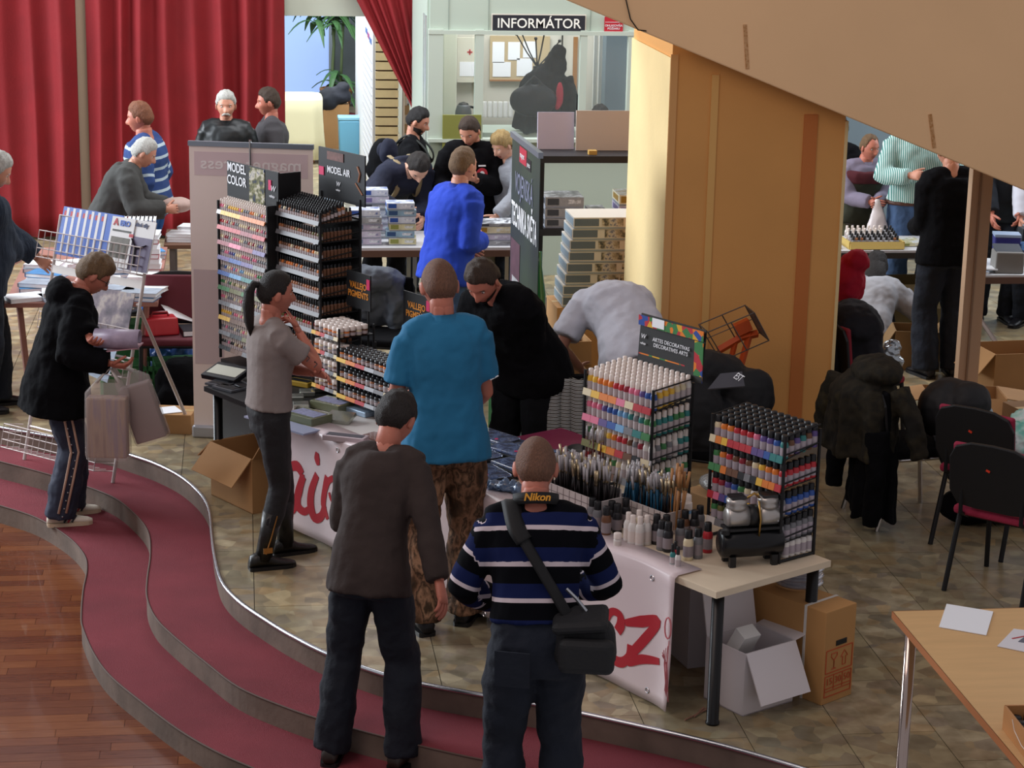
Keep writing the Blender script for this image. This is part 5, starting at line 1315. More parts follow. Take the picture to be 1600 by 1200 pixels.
# coat stand with heap of coats
cs_=thing('coat_stand','black coat stand with knobbed arms inside the booth','stand',(PY(840,140,19.2).x,19.25,1.235))
obj('pole',MB().tube([(0,0,0),(0,0,.60)],.016,8),black,cs_);obj('collar',MB().lathe([(.04,.48),(.04,.56)],10),black,cs_)
for dx,dz in ((-.20,.30),(-.16,.33),(-.02,.26),(.06,.32),(.2,.24)):
    a=obj('arm',MB().tube([(0,0,.55),(dx*.5,0,.55+dz*.45),(dx,0,.55+dz)],.007,6),black,cs_);obj('knob',MB().ell((dx,0,.55+dz),(.016,.016,.016),8,6),black,a)
def lump(name,label,cat,parts,mat,vox=.013,fold=.02,fscale=.12,extra=None):
    mb=MB()
    for p in parts:
        if p[0]=='e':mb.ell(p[1],p[2],14,9,0,Euler(tuple(rad(a) for a in p[3])).to_matrix() if len(p)>3 else None)
        elif p[0]=='t':mb.tube(p[1],p[2],10,flat=p[3] if len(p)>3 else 1)
        elif p[0]=='l':mb.loft(p[1])
        else:mb.box(p[1],p[2],rot=tuple(rad(a) for a in p[3]) if len(p)>3 else None)
    o=obj(name,MB(),mat,smooth=True);tag(o,label,cat);QUEUE.append((mb,vox,fold,fscale,o,'set',None));return o
def drape(cx,cy,z0,z1,rx,ry,seed,spread=.25,nf=7,n=56):
    rn_=random.Random(seed);ph=[rn_.uniform(0,6.28) for _ in range(4)];rings=[]
    for i in range(14):
        t=i/13;z=z1+(z0-z1)*t;g=math.sin(min(1,t*3.2)*math.pi/2);f=(.03+.16*t)
        ring=[]
        for j in range(n):
            a=2*math.pi*j/n;w_=1+f*(.6*math.sin(nf*a+ph[0]+t)+.4*math.sin((nf*2+1)*a+ph[1])+.35*math.sin(3*a+ph[2]+2*t))
            ring.append((cx+rx*g*(1+spread*t)*w_*math.cos(a),cy+ry*g*(1+spread*t)*w_*math.sin(a),z+.03*math.sin(3*a+ph[3])*t))
        rings.append(ring)
    return ('l',rings[::-1])
cx=PY(850,160,19.0).x
lump('coat_heap','heap of black coats piled up inside the booth window','coats',[drape(cx+.02,19.07,1.24,1.86,.20,.12,5,.35),('e',(cx+.10,19.05,1.82),(.10,.09,.16)),('e',(cx+.12,19.03,1.93),(.075,.07,.09)),('t',[(cx+.2,19.02,1.72),(cx+.27,19.0,1.5),(cx+.27,19.0,1.3)],.06)],M('coat_black','#0c0d10',.9,bump=.2,bscale=12,spec=.15))
lump('shoulder_bag','black shoulder bag in front of the coat heap in the booth','bag',[('e',(cx-.12,18.84,1.53),(.22,.08,.15)),('t',[(cx-.3,18.84,1.56),(cx-.12,18.82,1.75),(cx+.06,18.84,1.58)],.018)],M('bag_black','#15181c',.45,spec=.3),fold=.008)
lump('red_scarf','red scarf hanging from the coats in the booth','scarf',[('e',(cx+.12,18.86,1.58),(.035,.03,.12)),('e',(cx+.10,18.86,1.50),(.03,.03,.06))],M('scarf_red','#a8283a',.9),fold=.006,vox=.009)
tag(obj('olive_panel',MB().box((PY(722,195,18.42).x,18.44,1.20),(.34,.03,.50)),M('olive_board','#7b7d3c',.6)),'olive green display panel leaning on the booth front','panel')
t=thing('poster_sheet','grey printed poster on the booth front beside the olive panel','poster',(PY(785,225,18.46).x,18.47,1.05));obj('sheet',MB().box((0,0,0),(.26,.01,.35)),M('poster_grey','#8fa0b0',.6,var=.2,vscale=12),t)
# ---------------------------------------------------------------- corridor behind
sl=thing('display_wall','tall white display wall with wooden slatted end in the corridor','display',(1.42,22.9,0))
obj('white_face',MB().box((.0,2.0,1.35),(.03,3.6,2.7)),M('poster_white','#eef0f4',.5),sl)
obj('dark_core',MB().box((.14,.1,1.35),(.22,.05,2.7)).box((.14,2.0,1.35),(.22,3.5,2.7)),M('core_dark','#4a3320',.7),sl)
for i in range(26):obj('slat',MB().box((.13,.06,.10+.10*i),(.25,.03,.082)),M('slat_wood','#e6cfa0',.5,var=.06,vscale=8),sl)
for i,(y,m) in enumerate(((.6,'#4a6fb0'),(1.0,'#a04a80'),(1.4,'#4a6fb0'))):
    obj('printed_band',MB().box((-.017,y,1.62+.02*i),(.004,.35,.06)),M('band%d'%i,m,.5),sl)
g=MB()
for i in range(14):g.box((-.017,1.2,1.4-.09*i),(.003,1.7,.018))
obj('printed_lines',g,M('faint_lines','#c6ccd8',.6),sl)
wr=thing('wooden_rack','dark slatted wooden rack beside the display wall','rack',(1.80,22.75,0))
obj('frame',MB().box((-.06,.15,1.15),(.03,.3,2.3)).box((.06,.15,1.15),(.03,.3,2.3)),M('rack_pale','#b0a090',.6),wr)
for i in range(11):obj('shelf',MB().box((0,.12,.15+.2*i),(.14,.25,.10)),M('rack_brown','#8a6a48',.6),wr)
pl=thing('potted_palm','tall potted yucca palm in the corridor','plant',(P(525,178,0).x,29.6,0))
obj('pot',MB().lathe([(.15,0),(.22,.36),(.24,.36),(.24,.40),(.20,.40),(.19,.36)],16),M('terracotta','#8f6440',.8),pl,smooth=True)
obj('saucer',MB().lathe([(.26,0),(.28,.03),(.26,.03)],16,c=(0,0,.001)),M('saucer_red','#9a3030',.6),pl)
obj('stem',MB().tube([(-.05,0,.36),(-.06,0,.7),(-.04,0,1.0),(-.06,0,1.4)],[.025,.022,.02,.018],8).tube([(.05,0,.36),(.07,0,.9),(.10,0,1.5)],[.022,.02,.016],8),M('stem_green','#4c5a3a',.8),pl,smooth=True)
lf=M('leaf_green','#3d6238',.5,var=.2)
rn=random.Random(3)
def leaf(p,a,ln,droop):
    vs=[];d=V((math.cos(a),math.sin(a),0));s=V((-math.sin(a),math.cos(a),0))
    for i in range(6):
        t=i/5;c=V(p)+d*ln*t*.8+V((0,0,ln*(.45*t-droop*t*t)));w_=.04*math.sin(math.pi*min(1,t*.9+.1))+.003
        vs+=[c-s*w_,c+V((0,0,.008)),c+s*w_]
    fs=[]
    for i in range(5):fs+=[(3*i,3*i+1,3*i+4,3*i+3),(3*i+1,3*i+2,3*i+5,3*i+4)]
    o=obj('leaf',MB().add(vs,fs),lf,pl);sd=o.modifiers.new('t','SOLIDIFY');sd.thickness=.004
for (p,n,ln) in (((-.06,0,1.42),20,.55),((.10,0,1.5),20,.55),((.02,0,.55),16,.5),((-.3,0,1.5),12,.5)):
    for i in range(n):leaf((p[0],p[1],p[2]+rn.uniform(-.25,.1)),rn.uniform(0,6.28),ln*rn.uniform(.7,1.1),rn.uniform(.5,1.2))
# cloth-covered table
ct=thing('covered_table','small table under a cream cloth by the corridor opening','table',(P(463,150,.75).x-.12,25.6,0))
mb=MB();n=40;rr=[]
for z,s in ((.76,1.0),(.752,1.02),(.6,1.03),(.3,1.06),(.05,1.1)):
    ring=[]
    for j in range(n):
        a=2*math.pi*j/n;ca,sa=math.cos(a),math.sin(a);x=math.copysign(abs(ca)**.35,ca)*.42*s;y=math.copysign(abs(sa)**.35,sa)*.42*s
        k_=1+.05*math.sin(a*9)*(.76-z)/.7;ring.append((x*k_,y*k_,z))
    rr.append(ring)
obj('tablecloth',MB().loft(rr),M('cream_cloth','#d2cba6',.9),ct,smooth=True)
obj('leg',MB().box((.3,.3,.37),(.05,.05,.74)).box((-.3,.3,.37),(.05,.05,.74)).box((.3,-.3,.37),(.05,.05,.74)).box((-.3,-.3,.37),(.05,.05,.74)),MATS['oak'],ct)
p=P(538,225,0);p.x-=.12;closedbox('tall cardboard box standing in the corridor under a heap of clothes',(p.x,26.6,0),0,.32,.3,.55,MATS['tape'] if 'tape' in MATS else card)
lump('clothes_heap','heap of dark clothes on the corridor box','clothes',[('e',(p.x,26.55,.65),(.20,.17,.11)),('e',(p.x-.10,26.48,.62),(.14,.10,.16),(0,30,0)),('e',(p.x+.06,26.52,.74),(.12,.10,.07),(0,-25,20))],M('clothes_dark','#20222a',.8,var=.5,vscale=6),vox=.02)
p=P(544,238,0);bx=thing('waste_bin','light blue plastic bin in the corridor','bin',(p.x,25.9,0));obj('tub',MB().box((0,0,.22),(.24,.22,.44),top=1.12),M('bin_blue','#6fb0d0',.4),bx,bevel=.02);obj('lid',MB().box((0,0,.46),(.28,.25,.04)),M('bin_blue2','#8cc4dc',.4),bx,bevel=.01)
# ---------------------------------------------------------------- back table with kits
bt_=thing('kit_table','long brown-edged trestle table holding boxed model kits at the back','table',(.45,15.92,0))
obj('tabletop',MB().box((.85,.36,.735),(1.70,.72,.03)),M('kit_table_top','#c3c3c6',.5),bt_);obj('front_rail',MB().box((.85,.0,.705),(1.70,.03,.05)),M('rail_brown','#5b4034',.6),bt_)
for x in (.06,.85,1.64):
    for y in (.06,.66):obj('leg',MB().box((x,y,.36),(.03,.03,.72)),steel,bt_)
stacks=[('left',.665,16.10,.20,.15,.050,[4,0,1,4,0,2,4]),('second',.93,16.10,.235,.16,.055,[1,3,1,5,0]),('third',1.20,16.10,.215,.16,.055,[2,4,2,0,4,0]),('small rear',1.02,16.38,.22,.16,.055,[5,1,3,0,5,3,0]) ]
for nm_,x,y,w_,d,h,cols in stacks:
    for i,ci in enumerate(cols):
        kitbox('boxed model kit, %s of the %s stack on the back table'%(ORDS[len(cols)-1-i],nm_),(x+random.uniform(-.012,.012),y+random.uniform(-.01,.01),.7505+h*i),rad(random.uniform(-3,3)),w_*random.uniform(.92,1.05),d,h*.98,ci,'kit boxes on the back table')
for i,(x,w_,h,ci,nm_) in enumerate(((1.72,.22,.03,4,'flat'),(1.90,.34,.035,5,'lowest'),)):
    kitbox('wide boxed kit, %s one on the right half of the back table'%nm_,(x,16.12,.7505),rad(3),w_,.26,h,ci,'wide kits on the back table')
for i,(h,ci) in enumerate(((.05,1),(.06,6),(.025,5))):
    kitbox('wide boxed kit beside the grey-sweatered person, %s from the bottom'%['second','third','fourth'][i],(1.90+.01*i,16.13,.786+sum([.05,.06,.025][:i])),rad(-2+2*i),.33,.25,h*.98,ci,'wide kits on the back table')
tag(obj('carrier_bag',MB(),M('white_bag','#c3cfd2',.35,alpha=.92)),'white plastic carrier bag held by the man with the red badge','bag')
cb=[o for o in bpy.data.objects if o.name.startswith('carrier_bag')][0]
bx_=PY(718,310,16.62)
mb=MB();mb.box((bx_.x,16.6,.93),(.26,.10,.38),top=.62);mb.tube([(bx_.x-.02,16.6,1.1),(bx_.x+.07,16.62,1.18),(bx_.x+.06,16.62,1.05)],.012,6);QUEUE.append((mb,.012,.01,.1,cb,'set',None))
# round badge on the black zip jacket
q=LG['spine'](.36);pb=q[0]+q[1]@V((-.075,.178,.0))
bd=obj('badge',MB().lathe([(.045,0),(.045,.004)],16),M('badge_red','#b02a3a',.6),LG['body'],pb,rot=(rad(-84),0,rad(12)))
obj('badge_print',MB().lathe([(.02,.004),(.02,.006)],10).box((0,.06,.003),(.08,.012,.003)).box((0,-.062,.003),(.06,.012,.003)),paper,bd)
# ---------------------------------------------------------------- black shelf, boards, kit stack
sh=thing('black_shelf','black slotted metal shelf unit beside the pillar holding kit boxes','shelf',(2.10,14.95,0))
for x in (.02,.86):
    for y in (.0,.38):obj('post',MB().box((x,y,.80),(.045,.045,1.60)),blackmetal,sh)
for z in (.45,1.05,1.58):obj('shelf_board',MB().box((.44,.19,z),(.92,.44,.05)),M('shelf_black','#1e1e21',.5),sh)
for i,(x,z,w_,h,ci) in enumerate(((.20,1.076,.28,.07,5),(.20,1.147,.28,.075,5),(.20,1.223,.28,.08,5),(.46,1.076,.13,.12,5),(.72,1.076,.24,.09,6),(.72,1.167,.24,.07,3),(.72,1.238,.24,.08,6))):
    kitbox(['lowest dark','middle dark','top dark','upright dark','lowest brown','middle brown','top brown'][i]+' kit box on the upper level of the black shelf',(2.10+x,15.10,z),0,w_,.3,h*.98,ci,'kits on the black shelf')
tag(obj('display_board',MB().box((2.27,15.28,1.74),(.27,.02,.27),rot=(rad(-5),0,0)),M('board_lilac','#cbc5d8',.6)),'lilac white board standing on the black shelf','board')
tag(obj('display_board',MB().box((2.66,15.22,1.75),(.50,.02,.29),rot=(rad(-5),0,0)),M('board_beige','#cfc2b8',.6)),'wide beige board standing on the black shelf','board')
tag(obj('small_box',MB().box((2.50,15.0,1.622),(.06,.06,.03)),M('yellow_small','#c09a50',.5)),'tiny yellow box on the shelf edge before the boards','box')
closedbox('large cardboard box under the stack of grey-labelled kit boxes',(2.42,14.40,0),rad(2),.56,.42,.655)
gm=M('kit_grey','#d3ccbf',.5);gb=M('kit_slate','#5b6670',.5);ga=ramp_mat('kit_photo','noise',30,[(.35,'#4a4a40'),(.5,'#a89a80'),(.6,'#c8c0b0'),(.7,'#5a6078')],rough=.5)
for i in range(8):
    r=thing('model_kit_box','large beige kit box with slate label, %s of the stack by the pillar'%ORDS[7-i],'box',(2.43+[.0,.0,.012,.02,.03,.034,.045,.05][i]-.02,14.36-.012*i+random.uniform(-.01,.01),.657+.0815*i),rad(1),'kit stack by the pillar')
    obj('lid',MB().box((0,0,.045),(.46,.36,.066)),gm,r);obj('box_base',MB().box((0,0,.02),(.452,.352,.04)),M('kit_base2','#97a0a6',.6),r)
    obj('slate_label',MB().box((-.14,-.181,.044),(.17,.003,.05)),gb,r);obj('printed_photo',MB().box((.04 if i%2 else .07,-.181,.044),(.15,.003,.052)),ga,r);obj('printed_photo',MB().box((.185,-.181,.05),(.06,.003,.035)),ga,r);obj('side_label',MB().box((-.231,0,.044),(.003,.33,.05)),M('kit_ice','#8fa3ae',.4),r)
# ---------------------------------------------------------------- roll-up banners
ra=V((-.34,13.36,0));rb=V((.43,13.19,0));an=math.atan2(rb.y-ra.y,rb.x-ra.x);W_=(rb-ra).length
ru=thing('rollup_banner','pale roll-up banner seen from the back behind the paint towers','banner',ra,an)
obj('fabric',MB().box((W_/2,.0,.99),(W_,.004,1.84)),M('banner_back','#fbebe3',.6),ru)
obj('cassette',MB().box((W_/2,.02,.04),(W_+.02,.10,.08)),M('cassette','#b9bcc4',.3,.6),ru,bevel=.012)
obj('top_rail',MB().box((W_/2,0,1.915),(W_+.01,.025,.03)),M('rail_alu','#9aa4b0',.3,.7),ru)
obj('pole',MB().tube([(W_*.5,-.03,.06),(W_*.5,-.02,1.95)],.008,8),chrome,ru)
ghost=M('ghost_print','#e3cdd0',.6);ghw=M('ghost_white','#f7efee',.6)
obj('printed_band',MB().box((W_/2,-.003,1.79),(W_*.92,.002,.15)),ghost,ru)
t=text(ru,'magnet press',.105,ghw,(W_/2,-.006,1.79),FR,sx=1.15,bold=.001);t.scale=(-1,1,1)
obj('printed_panel',MB().box((W_*.14,-.003,.80),(.19,.002,.62)),M('ghost_grey','#d9c6c6',.6),ru)
vt=PY(797,206,13.3);va=V((1.70,13.30,0));vb=V((1.75,12.36,0));an=math.atan2(vb.y-va.y,vb.x-va.x);W_=(vb-va).length
rv=thing('rollup_banner','dark green roll-up banner with white capitals beside the black shelf','banner',va,an)
obj('fabric',MB().box((W_/2,0,1.02),(W_,.004,1.90)),ramp_mat('banner_green','noise',1.1,[(.35,'#20282c'),(.65,'#3d4a38')],rough=.5),rv)
obj('cassette',MB().box((W_/2,0,.04),(W_+.02,.12,.08)),MATS['cassette'],rv,bevel=.012);obj('top_rail',MB().box((W_/2,0,1.985),(W_+.01,.03,.035)),MATS['rail_alu'],rv)
obj('pole',MB().tube([(W_*.5,.03,.06),(W_*.5,.02,1.98)],.008,8),chrome,rv)
obj('red_tag',MB().box((W_*.42,-.004,1.90),(.24,.002,.10)),M('tag_red','#b8203a',.5),rv);obj('black_tag',MB().box((W_*.62,-.004,1.875),(.16,.002,.07)),black,rv)
text(rv,'magnet',.05,paper,(W_*.40,-.007,1.90),FR);text(rv,'press',.045,paper,(W_*.63,-.007,1.875),FR)
text(rv,'VOJENSKÁ',.19,M('print_grey','#8b90a8',.5),(W_*.48,-.006,1.70),FR,sx=.66);text(rv,'TECHNIKA SVĚTA',.21,paper,(W_*.50,-.006,1.49),FR,sx=.50,bold=.003)
for (x,z,w_,h,m) in ((.20,1.16,.34,.34,'#5a3a44'),(.22,1.06,.24,.07,'#c9c9cc'),(.56,.84,.26,.07,'#c9c9cb'),(.20,.74,.28,.46,'#b9b6b8'),(.58,.58,.30,.25,'#a9a9a0'),(.80,.68,.2,.3,'#4a5048')):
    obj('printed_panel',MB().box((W_*x,-.004,z),(W_*w_,.002,h)),M('pp_'+m[1:],m,.5,var=.25,vscale=12),rv)
gb_=thing('green_bottle','green glass bottle standing behind the dark roll-up banner','bottle',(PY(842,430,14.2).x,14.2,0));obj('glass',MB().lathe([(.05,0),(.052,.01),(.052,.75),(.02,.95),(.018,1.05)],14),M('green_glass','#1d5a34',.1,coat=.5),gb_,smooth=True)
# things between the stall and the back table
p=P(548,445,0);carton('open cardboard box behind the right paint tower',(PY(546,430,15.2).x,15.2,.0),rad(-8),.30,.34,.42,card,(('l',-30),))
def chair(label,loc,rz,seat,frame,back=None,plastic=black,grp=None):
    r=thing('visitor_chair',label,'chair',loc,rz,grp)
    obj('seat',MB().box((0,.0,.44),(.46,.44,.05)),seat,r,bevel=.02,seg=3)
    obj('backrest',MB().box((0,-.235,.66),(.46,.035,.32),rot=(rad(8),0,0)),back or seat,r,bevel=.016,seg=3)
    sp_=[(x*.24,z*.185) for x,z in ((-1,-.55),(-.8,-.95),(-.4,-1),(.4,-1),(.8,-.95),(1,-.55),(1,.45),(.86,.8),(.5,.97),(0,1),(-.5,.97),(-.86,.8),(-1,.45))]
    obj('back_shell',MB().prism(sp_,0,.022,M_=Matrix.Translation((0,-.25,.66))@Euler((rad(98),0,0)).to_matrix().to_4x4()),plastic,r,bevel=.006)
    for s in (-1,1):
        obj('leg',MB().tube([(s*.21,.2,.42),(s*.22,.24,0)],.0145,8),frame,r);obj('leg',MB().tube([(s*.21,-.16,.42),(s*.22,-.27,0)],.0145,8),frame,r)
        obj('back_support',MB().tube([(s*.17,-.15,.40),(s*.17,-.25,.44),(s*.17,-.25,.6)],.012,6),frame,r)
    obj('seat_rail',MB().tube([(-.21,-.17,.41),(.21,-.17,.41),(.21,.2,.41),(-.21,.2,.41)],.012,6,close=True),frame,r)
    return r
gx=PY(580,460,14.3)
chair('dark chair carrying the grey quilted jacket behind the stall',(gx.x,14.3,0),rad(160),blk,blackmetal)
lump('quilted_jacket','grey quilted jacket draped over a chair behind the pigments signs','jacket',[('e',(gx.x,14.48,.80),(.26,.13,.10)),('e',(gx.x,14.52,.66),(.25,.10,.22)),('e',(gx.x+.18,14.46,.62),(.08,.1,.22))],M('quilt_grey','#4d535c',.7,bump=.3,bscale=10),fold=.02,fscale=.07)
bd=thing('low_bench','low dark brown bench behind the stall','bench',(1.25,14.9,0),rad(-22))
obj('board',MB().box((0,0,.40),(1.3,.10,.035)),M('bench_brown','#4b3d35',.6),bd)
for x in (-.6,.6):obj('leg',MB().box((x,0,.19),(.04,.08,.385)),blackmetal,bd)
# ---------------------------------------------------------------- left: wire magazine rack on the step
wirew=M('white_wire','#cfc4c0',.4,.2)
g0=V((-1.42,13.28,-RIS));gang=math.atan2(12.73-13.28,-.82+1.42);GM=Matrix.Translation(g0)@Euler((0,0,gang)).to_matrix().to_4x4()@Euler((rad(-14),0,0)).to_matrix().to_4x4()
gr=thing('magazine_rack','white wire grid magazine rack standing on the upper red step','rack',g0,0,rot=GM.to_euler())
GW,GH=.80,1.585
obj('frame',MB().tube([(0,0,0),(0,0,GH),(GW,0,GH),(GW,0,0)],.011,8),wirew,gr)
obj('crossbar',MB().tube([(0,0,.22),(GW,0,.22)],.008,6).tube([(0,0,1.30),(GW,0,1.30)],.008,6).tube([(0,0,.78),(GW,0,.78)],.008,6),wirew,gr)
fl_=GM.inverted()@P(300,672,0)
obj('prop',MB().tube([(GW-.02,0,1.12),tuple(fl_)],.012,8),wirew,gr)
def basket(z,h,x0,x1,d,nx_,nz_):
    b=MB()
    for i in range(nx_+1):
        x=x0+(x1-x0)*i/nx_;b.tube([(x,-d,z+h),(x,-d,z),(x,0,z)],.0035,4)
    for j in range(nz_+1):b.tube([(x0,0,z+h*j/nz_),(x0,-d,z+h*j/nz_),(x1,-d,z+h*j/nz_),(x1,0,z+h*j/nz_)],.0035,4)
    obj('wire_basket',b,wirew,gr)
basket(1.30,.17,-.10,GW+.0,.07,16,3);basket(.86,.10,0,GW,.06,13,2);basket(.66,.10,0,GW,.06,13,2);basket(.07,.15,-.06,GW-.02,.16,15,3)
obj('header_strip',MB().box((GW/2,-.005,1.24),(GW,.008,.05)),M('strip_white','#c9bcb8',.6),gr)
blue=M('mag_blue','#2456b0',.35);magw=M('mag_white','#d3d0cf',.4)
def mag(label,x,z,w_,h,m,rot=0,name='magazine',y=-.03,parts=()):
    Mx=GM@Matrix.Translation((x,y,z))@Euler((rad(-3),rad(rot),0)).to_matrix().to_4x4()
    r=thing(name,label,'magazine',Mx.translation,0,rot=Mx.to_euler(),group='magazines on the wire rack')
    obj('cover',MB().box((0,0,h/2),(w_,.006,h)),m,r)
    for (px,pz,a,b,mm,*s) in parts:obj('printed_panel',MB().box((px,-.004,pz),(a,.002,b)),mm,r)
    return r
ml=['first','second','third','fourth','fifth','sixth','seventh']
for i in range(7):
    r=mag('blue and white magazine, %s from the left in the top pocket'%ml[i],.115+.062*i,1.335,.20,.31,blue,0,y=-.012-.006*i,parts=((-.055,.16,.022,.29,magw),(-.075,.27,.02,.03,redp)))
r=mag('white magazine with red and blue title in the top pocket',.60,1.325,.20,.31,magw,0,y=-.056,parts=((0,.12,.16,.13,M('mag_plane','#5a5348',.5,var=.3,vscale=25)),(0,.225,.16,.012,M('mag_dark','#3a3630',.5))))
text(r,'A',.06,redp,(-.06,-.006,.275),FR,bold=.002);text(r,'ERO',.045,blue,(.02,-.006,.272),FR,bold=.002)
r=mag('white magazine with a lilac aircraft cover at the right of the top pocket',.745,1.315,.25,.32,magw,0,y=-.050,parts=((0,.11,.24,.21,M('mag_lilac','#5d536e',.5,var=.2,vscale=9)),))
text(r,'Vzdušné síly',.035,M('mag_navy','#262c58',.5),(-.02,-.006,.29),FR,bold=.001)
obj('roundel',MB().lathe([(.028,0),(.028,.003)],14),blue,r,(-.07,-.005,.225),rot=FR);obj('roundel_red',MB().box((0,0,0),(.035,.004,.02)),redp,r,(-.06,-.008,.215))
obj('aircraft_print',MB().tube([(-.05,-.006,.20),(.0,-.006,.14),(.08,-.006,.17)],.012,5,flat=.3).tube([(-.01,-.006,.15),(.0,-.006,.03)],.01,5),M('mag_black','#25222a',.6),r)
for i,(x,w_,lb) in enumerate(((.20,.30,'grey aircraft magazine behind the black hood on the wire rack'),(.58,.36,'brown aircraft magazine on the middle of the wire rack'))):
    mag(lb,x,.88,w_,.30,ramp_mat('mag_art%d'%i,'noise',9,[(.3,'#3f3a44'),(.5,'#7d7078'),(.6,'#b0a29a'),(.75,'#4e5a80' if i else '#5b5560')],rough=.35),0,y=-.03)
for i,x in enumerate((.35,.58)):
    mag('small magazine with blue and red title, %s in the lower pocket'%['left','right'][i],x,.62,.19,.26,M('mag_ice','#a9b6c6',.4,var=.2,vscale=12),rot=[4,8][i],y=-.05,parts=((-.02,.22,.12,.03,blue),(.05,.215,.06,.03,redp)))
# rolled magazine and the two carrier bags
m0=P(178,532,.98)
hl=LM['arm']['L'][2];hr_=LM['arm']['R'][2];Rm=Euler((0,0,rad(-78))).to_matrix();bodyp=P(97,812,-2*RIS)
wl=V(bodyp)+Rm@hl;wr_=V(bodyp)+Rm@hr_
rm=thing('rolled_magazine','lilac magazine curled in the hands of the man in the black hooded jacket','magazine',wl+V((.15,-.02,.0)),rad(-10))
prof=[(math.cos(a)*(.05+.006*a),math.sin(a)*(.045+.005*a)) for a in [i*.35-1 for i in range(16)]]
mb=MB();n=len(prof);vs=[(x,p_[0],p_[1]) for x in (-.12,.14) for p_ in prof];mb.add(vs,[(i,i+1,n+i+1,n+i) for i in range(n-1)])
o=obj('pages',mb,M('mag_lilac2','#a597ac',.4,var=.2,vscale=14),rm,smooth=True);sd=o.modifiers.new('t','SOLIDIFY');sd.thickness=.008
obj('pink_page',MB().box((.04,.02,-.06),(.2,.14,.006),rot=(0,rad(-8),0)),M('pink_page','#b98a94',.5),rm)
bagm=M('carrier_plastic','#d3c6c2',.25,alpha=.30,spec=.6)
def carrier(label,top,bot,w_,d,h,rz,tilt,inner):
    r=thing('carrier_bag',label,'bag',bot,0,rot=(0,rad(tilt),rz))
    obj('contents',MB().box((0,0,h*.48),(w_*.92,d*.8,h*.9)),inner,r,bevel=.01)
    sk=MB();n=16
    def rg(z,sx,sy,cx=0):return [(cx+math.copysign(abs(math.cos(a))**.45,math.cos(a))*sx,math.copysign(abs(math.sin(a))**.45,math.sin(a))*sy,z) for a in [2*math.pi*j/n for j in range(n)]]
    tz=(Matrix.Translation(bot)@Euler((0,rad(tilt),rz)).to_matrix().to_4x4()).inverted()@V(top)
    sk.loft([rg(0,w_*.5,d*.5),rg(.03,w_*.53,d*.56),rg(h*.6,w_*.52,d*.54),rg(h,w_*.5,d*.5),rg(h+(tz.z-h)*.5,w_*.30,d*.35,tz.x*.5)],0,caps=False)
    o=obj('bag_skin',sk,bagm,r,smooth=True)
    for s in (-1,1):
        hd=MB().tube([(tz.x*.5+s*w_*.26,0,h+(tz.z-h)*.45),(tz.x*.8+s*.03,0,h+(tz.z-h)*.8),(tz.x,tz.y,tz.z)],[.03,.016,.01],8,flat=.4);obj('handle',hd,M('carrier_handle','#d9d2cc',.35,alpha=.85),r,smooth=True)
ft=P(175,720,.05)
ang=rad(-8)
b1=PY(170,716,wr_.y-.03);carrier('front carrier bag of boxed goods held by the man on the steps',wr_+V((0,0,-.03)),b1,.25,.12,.40,ang,0,ramp_mat('bag_goods','noise',4,[(.3,'#7d5c52'),(.5,'#a88a72'),(.65,'#8a7480')],rough=.4,stretch=(6,6,.6)))
b2=PY(240,688,wr_.y+.06);carrier('tilted rear carrier bag with a grey carton, held on the steps',wr_+V((.02,.02,-.03)),b2,.20,.12,.38,ang,-18,M('bag_carton','#7d6a66',.5,var=.1))
# stripes of the tracksuit: two pale piping lines with a row of dots
for s in ('R',):
    h,kn,an,fy,f=LM['leg'][s];k=LM['k']
    for off in (-.022,.022):
        pts=[h+V((.118,off,-.12)),h.lerp(kn,.5)+V((.110,off,0)),kn+V((.094,off,0)),kn.lerp(an,.4)+V((.096,off,0)),an+V((.092,off,.02))]
        obj('side_piping',MB().tube(pts,.008,6),M('piping','#c0a08c',.7),LM['body'],smooth=True)
    for i in range(15):
        t=i/14;p=(h.lerp(kn,t*2) if t<.5 else kn.lerp(an,t*2-1))+V((.118-.024*min(1,t*1.6),0,-.10*(1-t)))
        obj('snap',MB().ell(p,(.006,.006,.006),6,4),steel,LM['body'])
# ---------------------------------------------------------------- book table and stock behind the rack
bk=thing('book_table','low pinkish wooden table heaped with books behind the wire rack','table',(-1.60,14.18,0))
obj('tabletop',MB().box((.5,1.0,.70),(1.02,2.0,.03)),M('table_rose','#9a6a5e',.6),bk)
for x in (.08,.93):
    for y in (.10,1.9):obj('leg',MB().tube([(x,y,.69),(x+(.05 if x<.5 else -.05),y,0)],.022,6),MATS['table_rose'],bk)
bw=[M('book_white','#f2f4f6',.45),M('book_blue','#4a86b8',.4,var=.2,vscale=20),M('book_grey','#9aa4b0',.4,var=.2,vscale=16),M('book_black','#22242a',.4),M('book_yellow','#c9a040',.4,var=.3,vscale=20),M('book_red','#b04048',.4)]
def book(label,loc,rz,w_,d,h,ci,tilt=0,grp='books on the left table'):
    r=thing('book',label,'book',loc,0,grp,rot=(0,rad(tilt),rz))
    obj('pages',MB().box((0,0,h/2),(w_*.96,d*.97,h*.8)),paper,r);obj('cover',MB().box((0,0,h*.95),(w_,d,h*.1)).box((0,0,h*.05),(w_,d,h*.1)).box((-w_/2,0,h/2),(.003,d,h)),bw[ci],r)
    return r
rn=random.Random(11)
for i in range(8):book('white book with red and black spine, %s in the tall pile on the book table'%ORDS[7-i] if i<8 else '',(-.76+rn.uniform(-.01,.01),15.25,.7155+.036*i),rad(rn.uniform(-4,4)),.30,.22,.034,0 if i%3 else 5)
for i in range(9):
    r=book('thin white booklet standing on the tall pile, %s from the left'%(ml+['eighth','ninth'])[i],(-.88+.03*i,15.25,1.005),0,.20,.18,.018,0,tilt=-86)
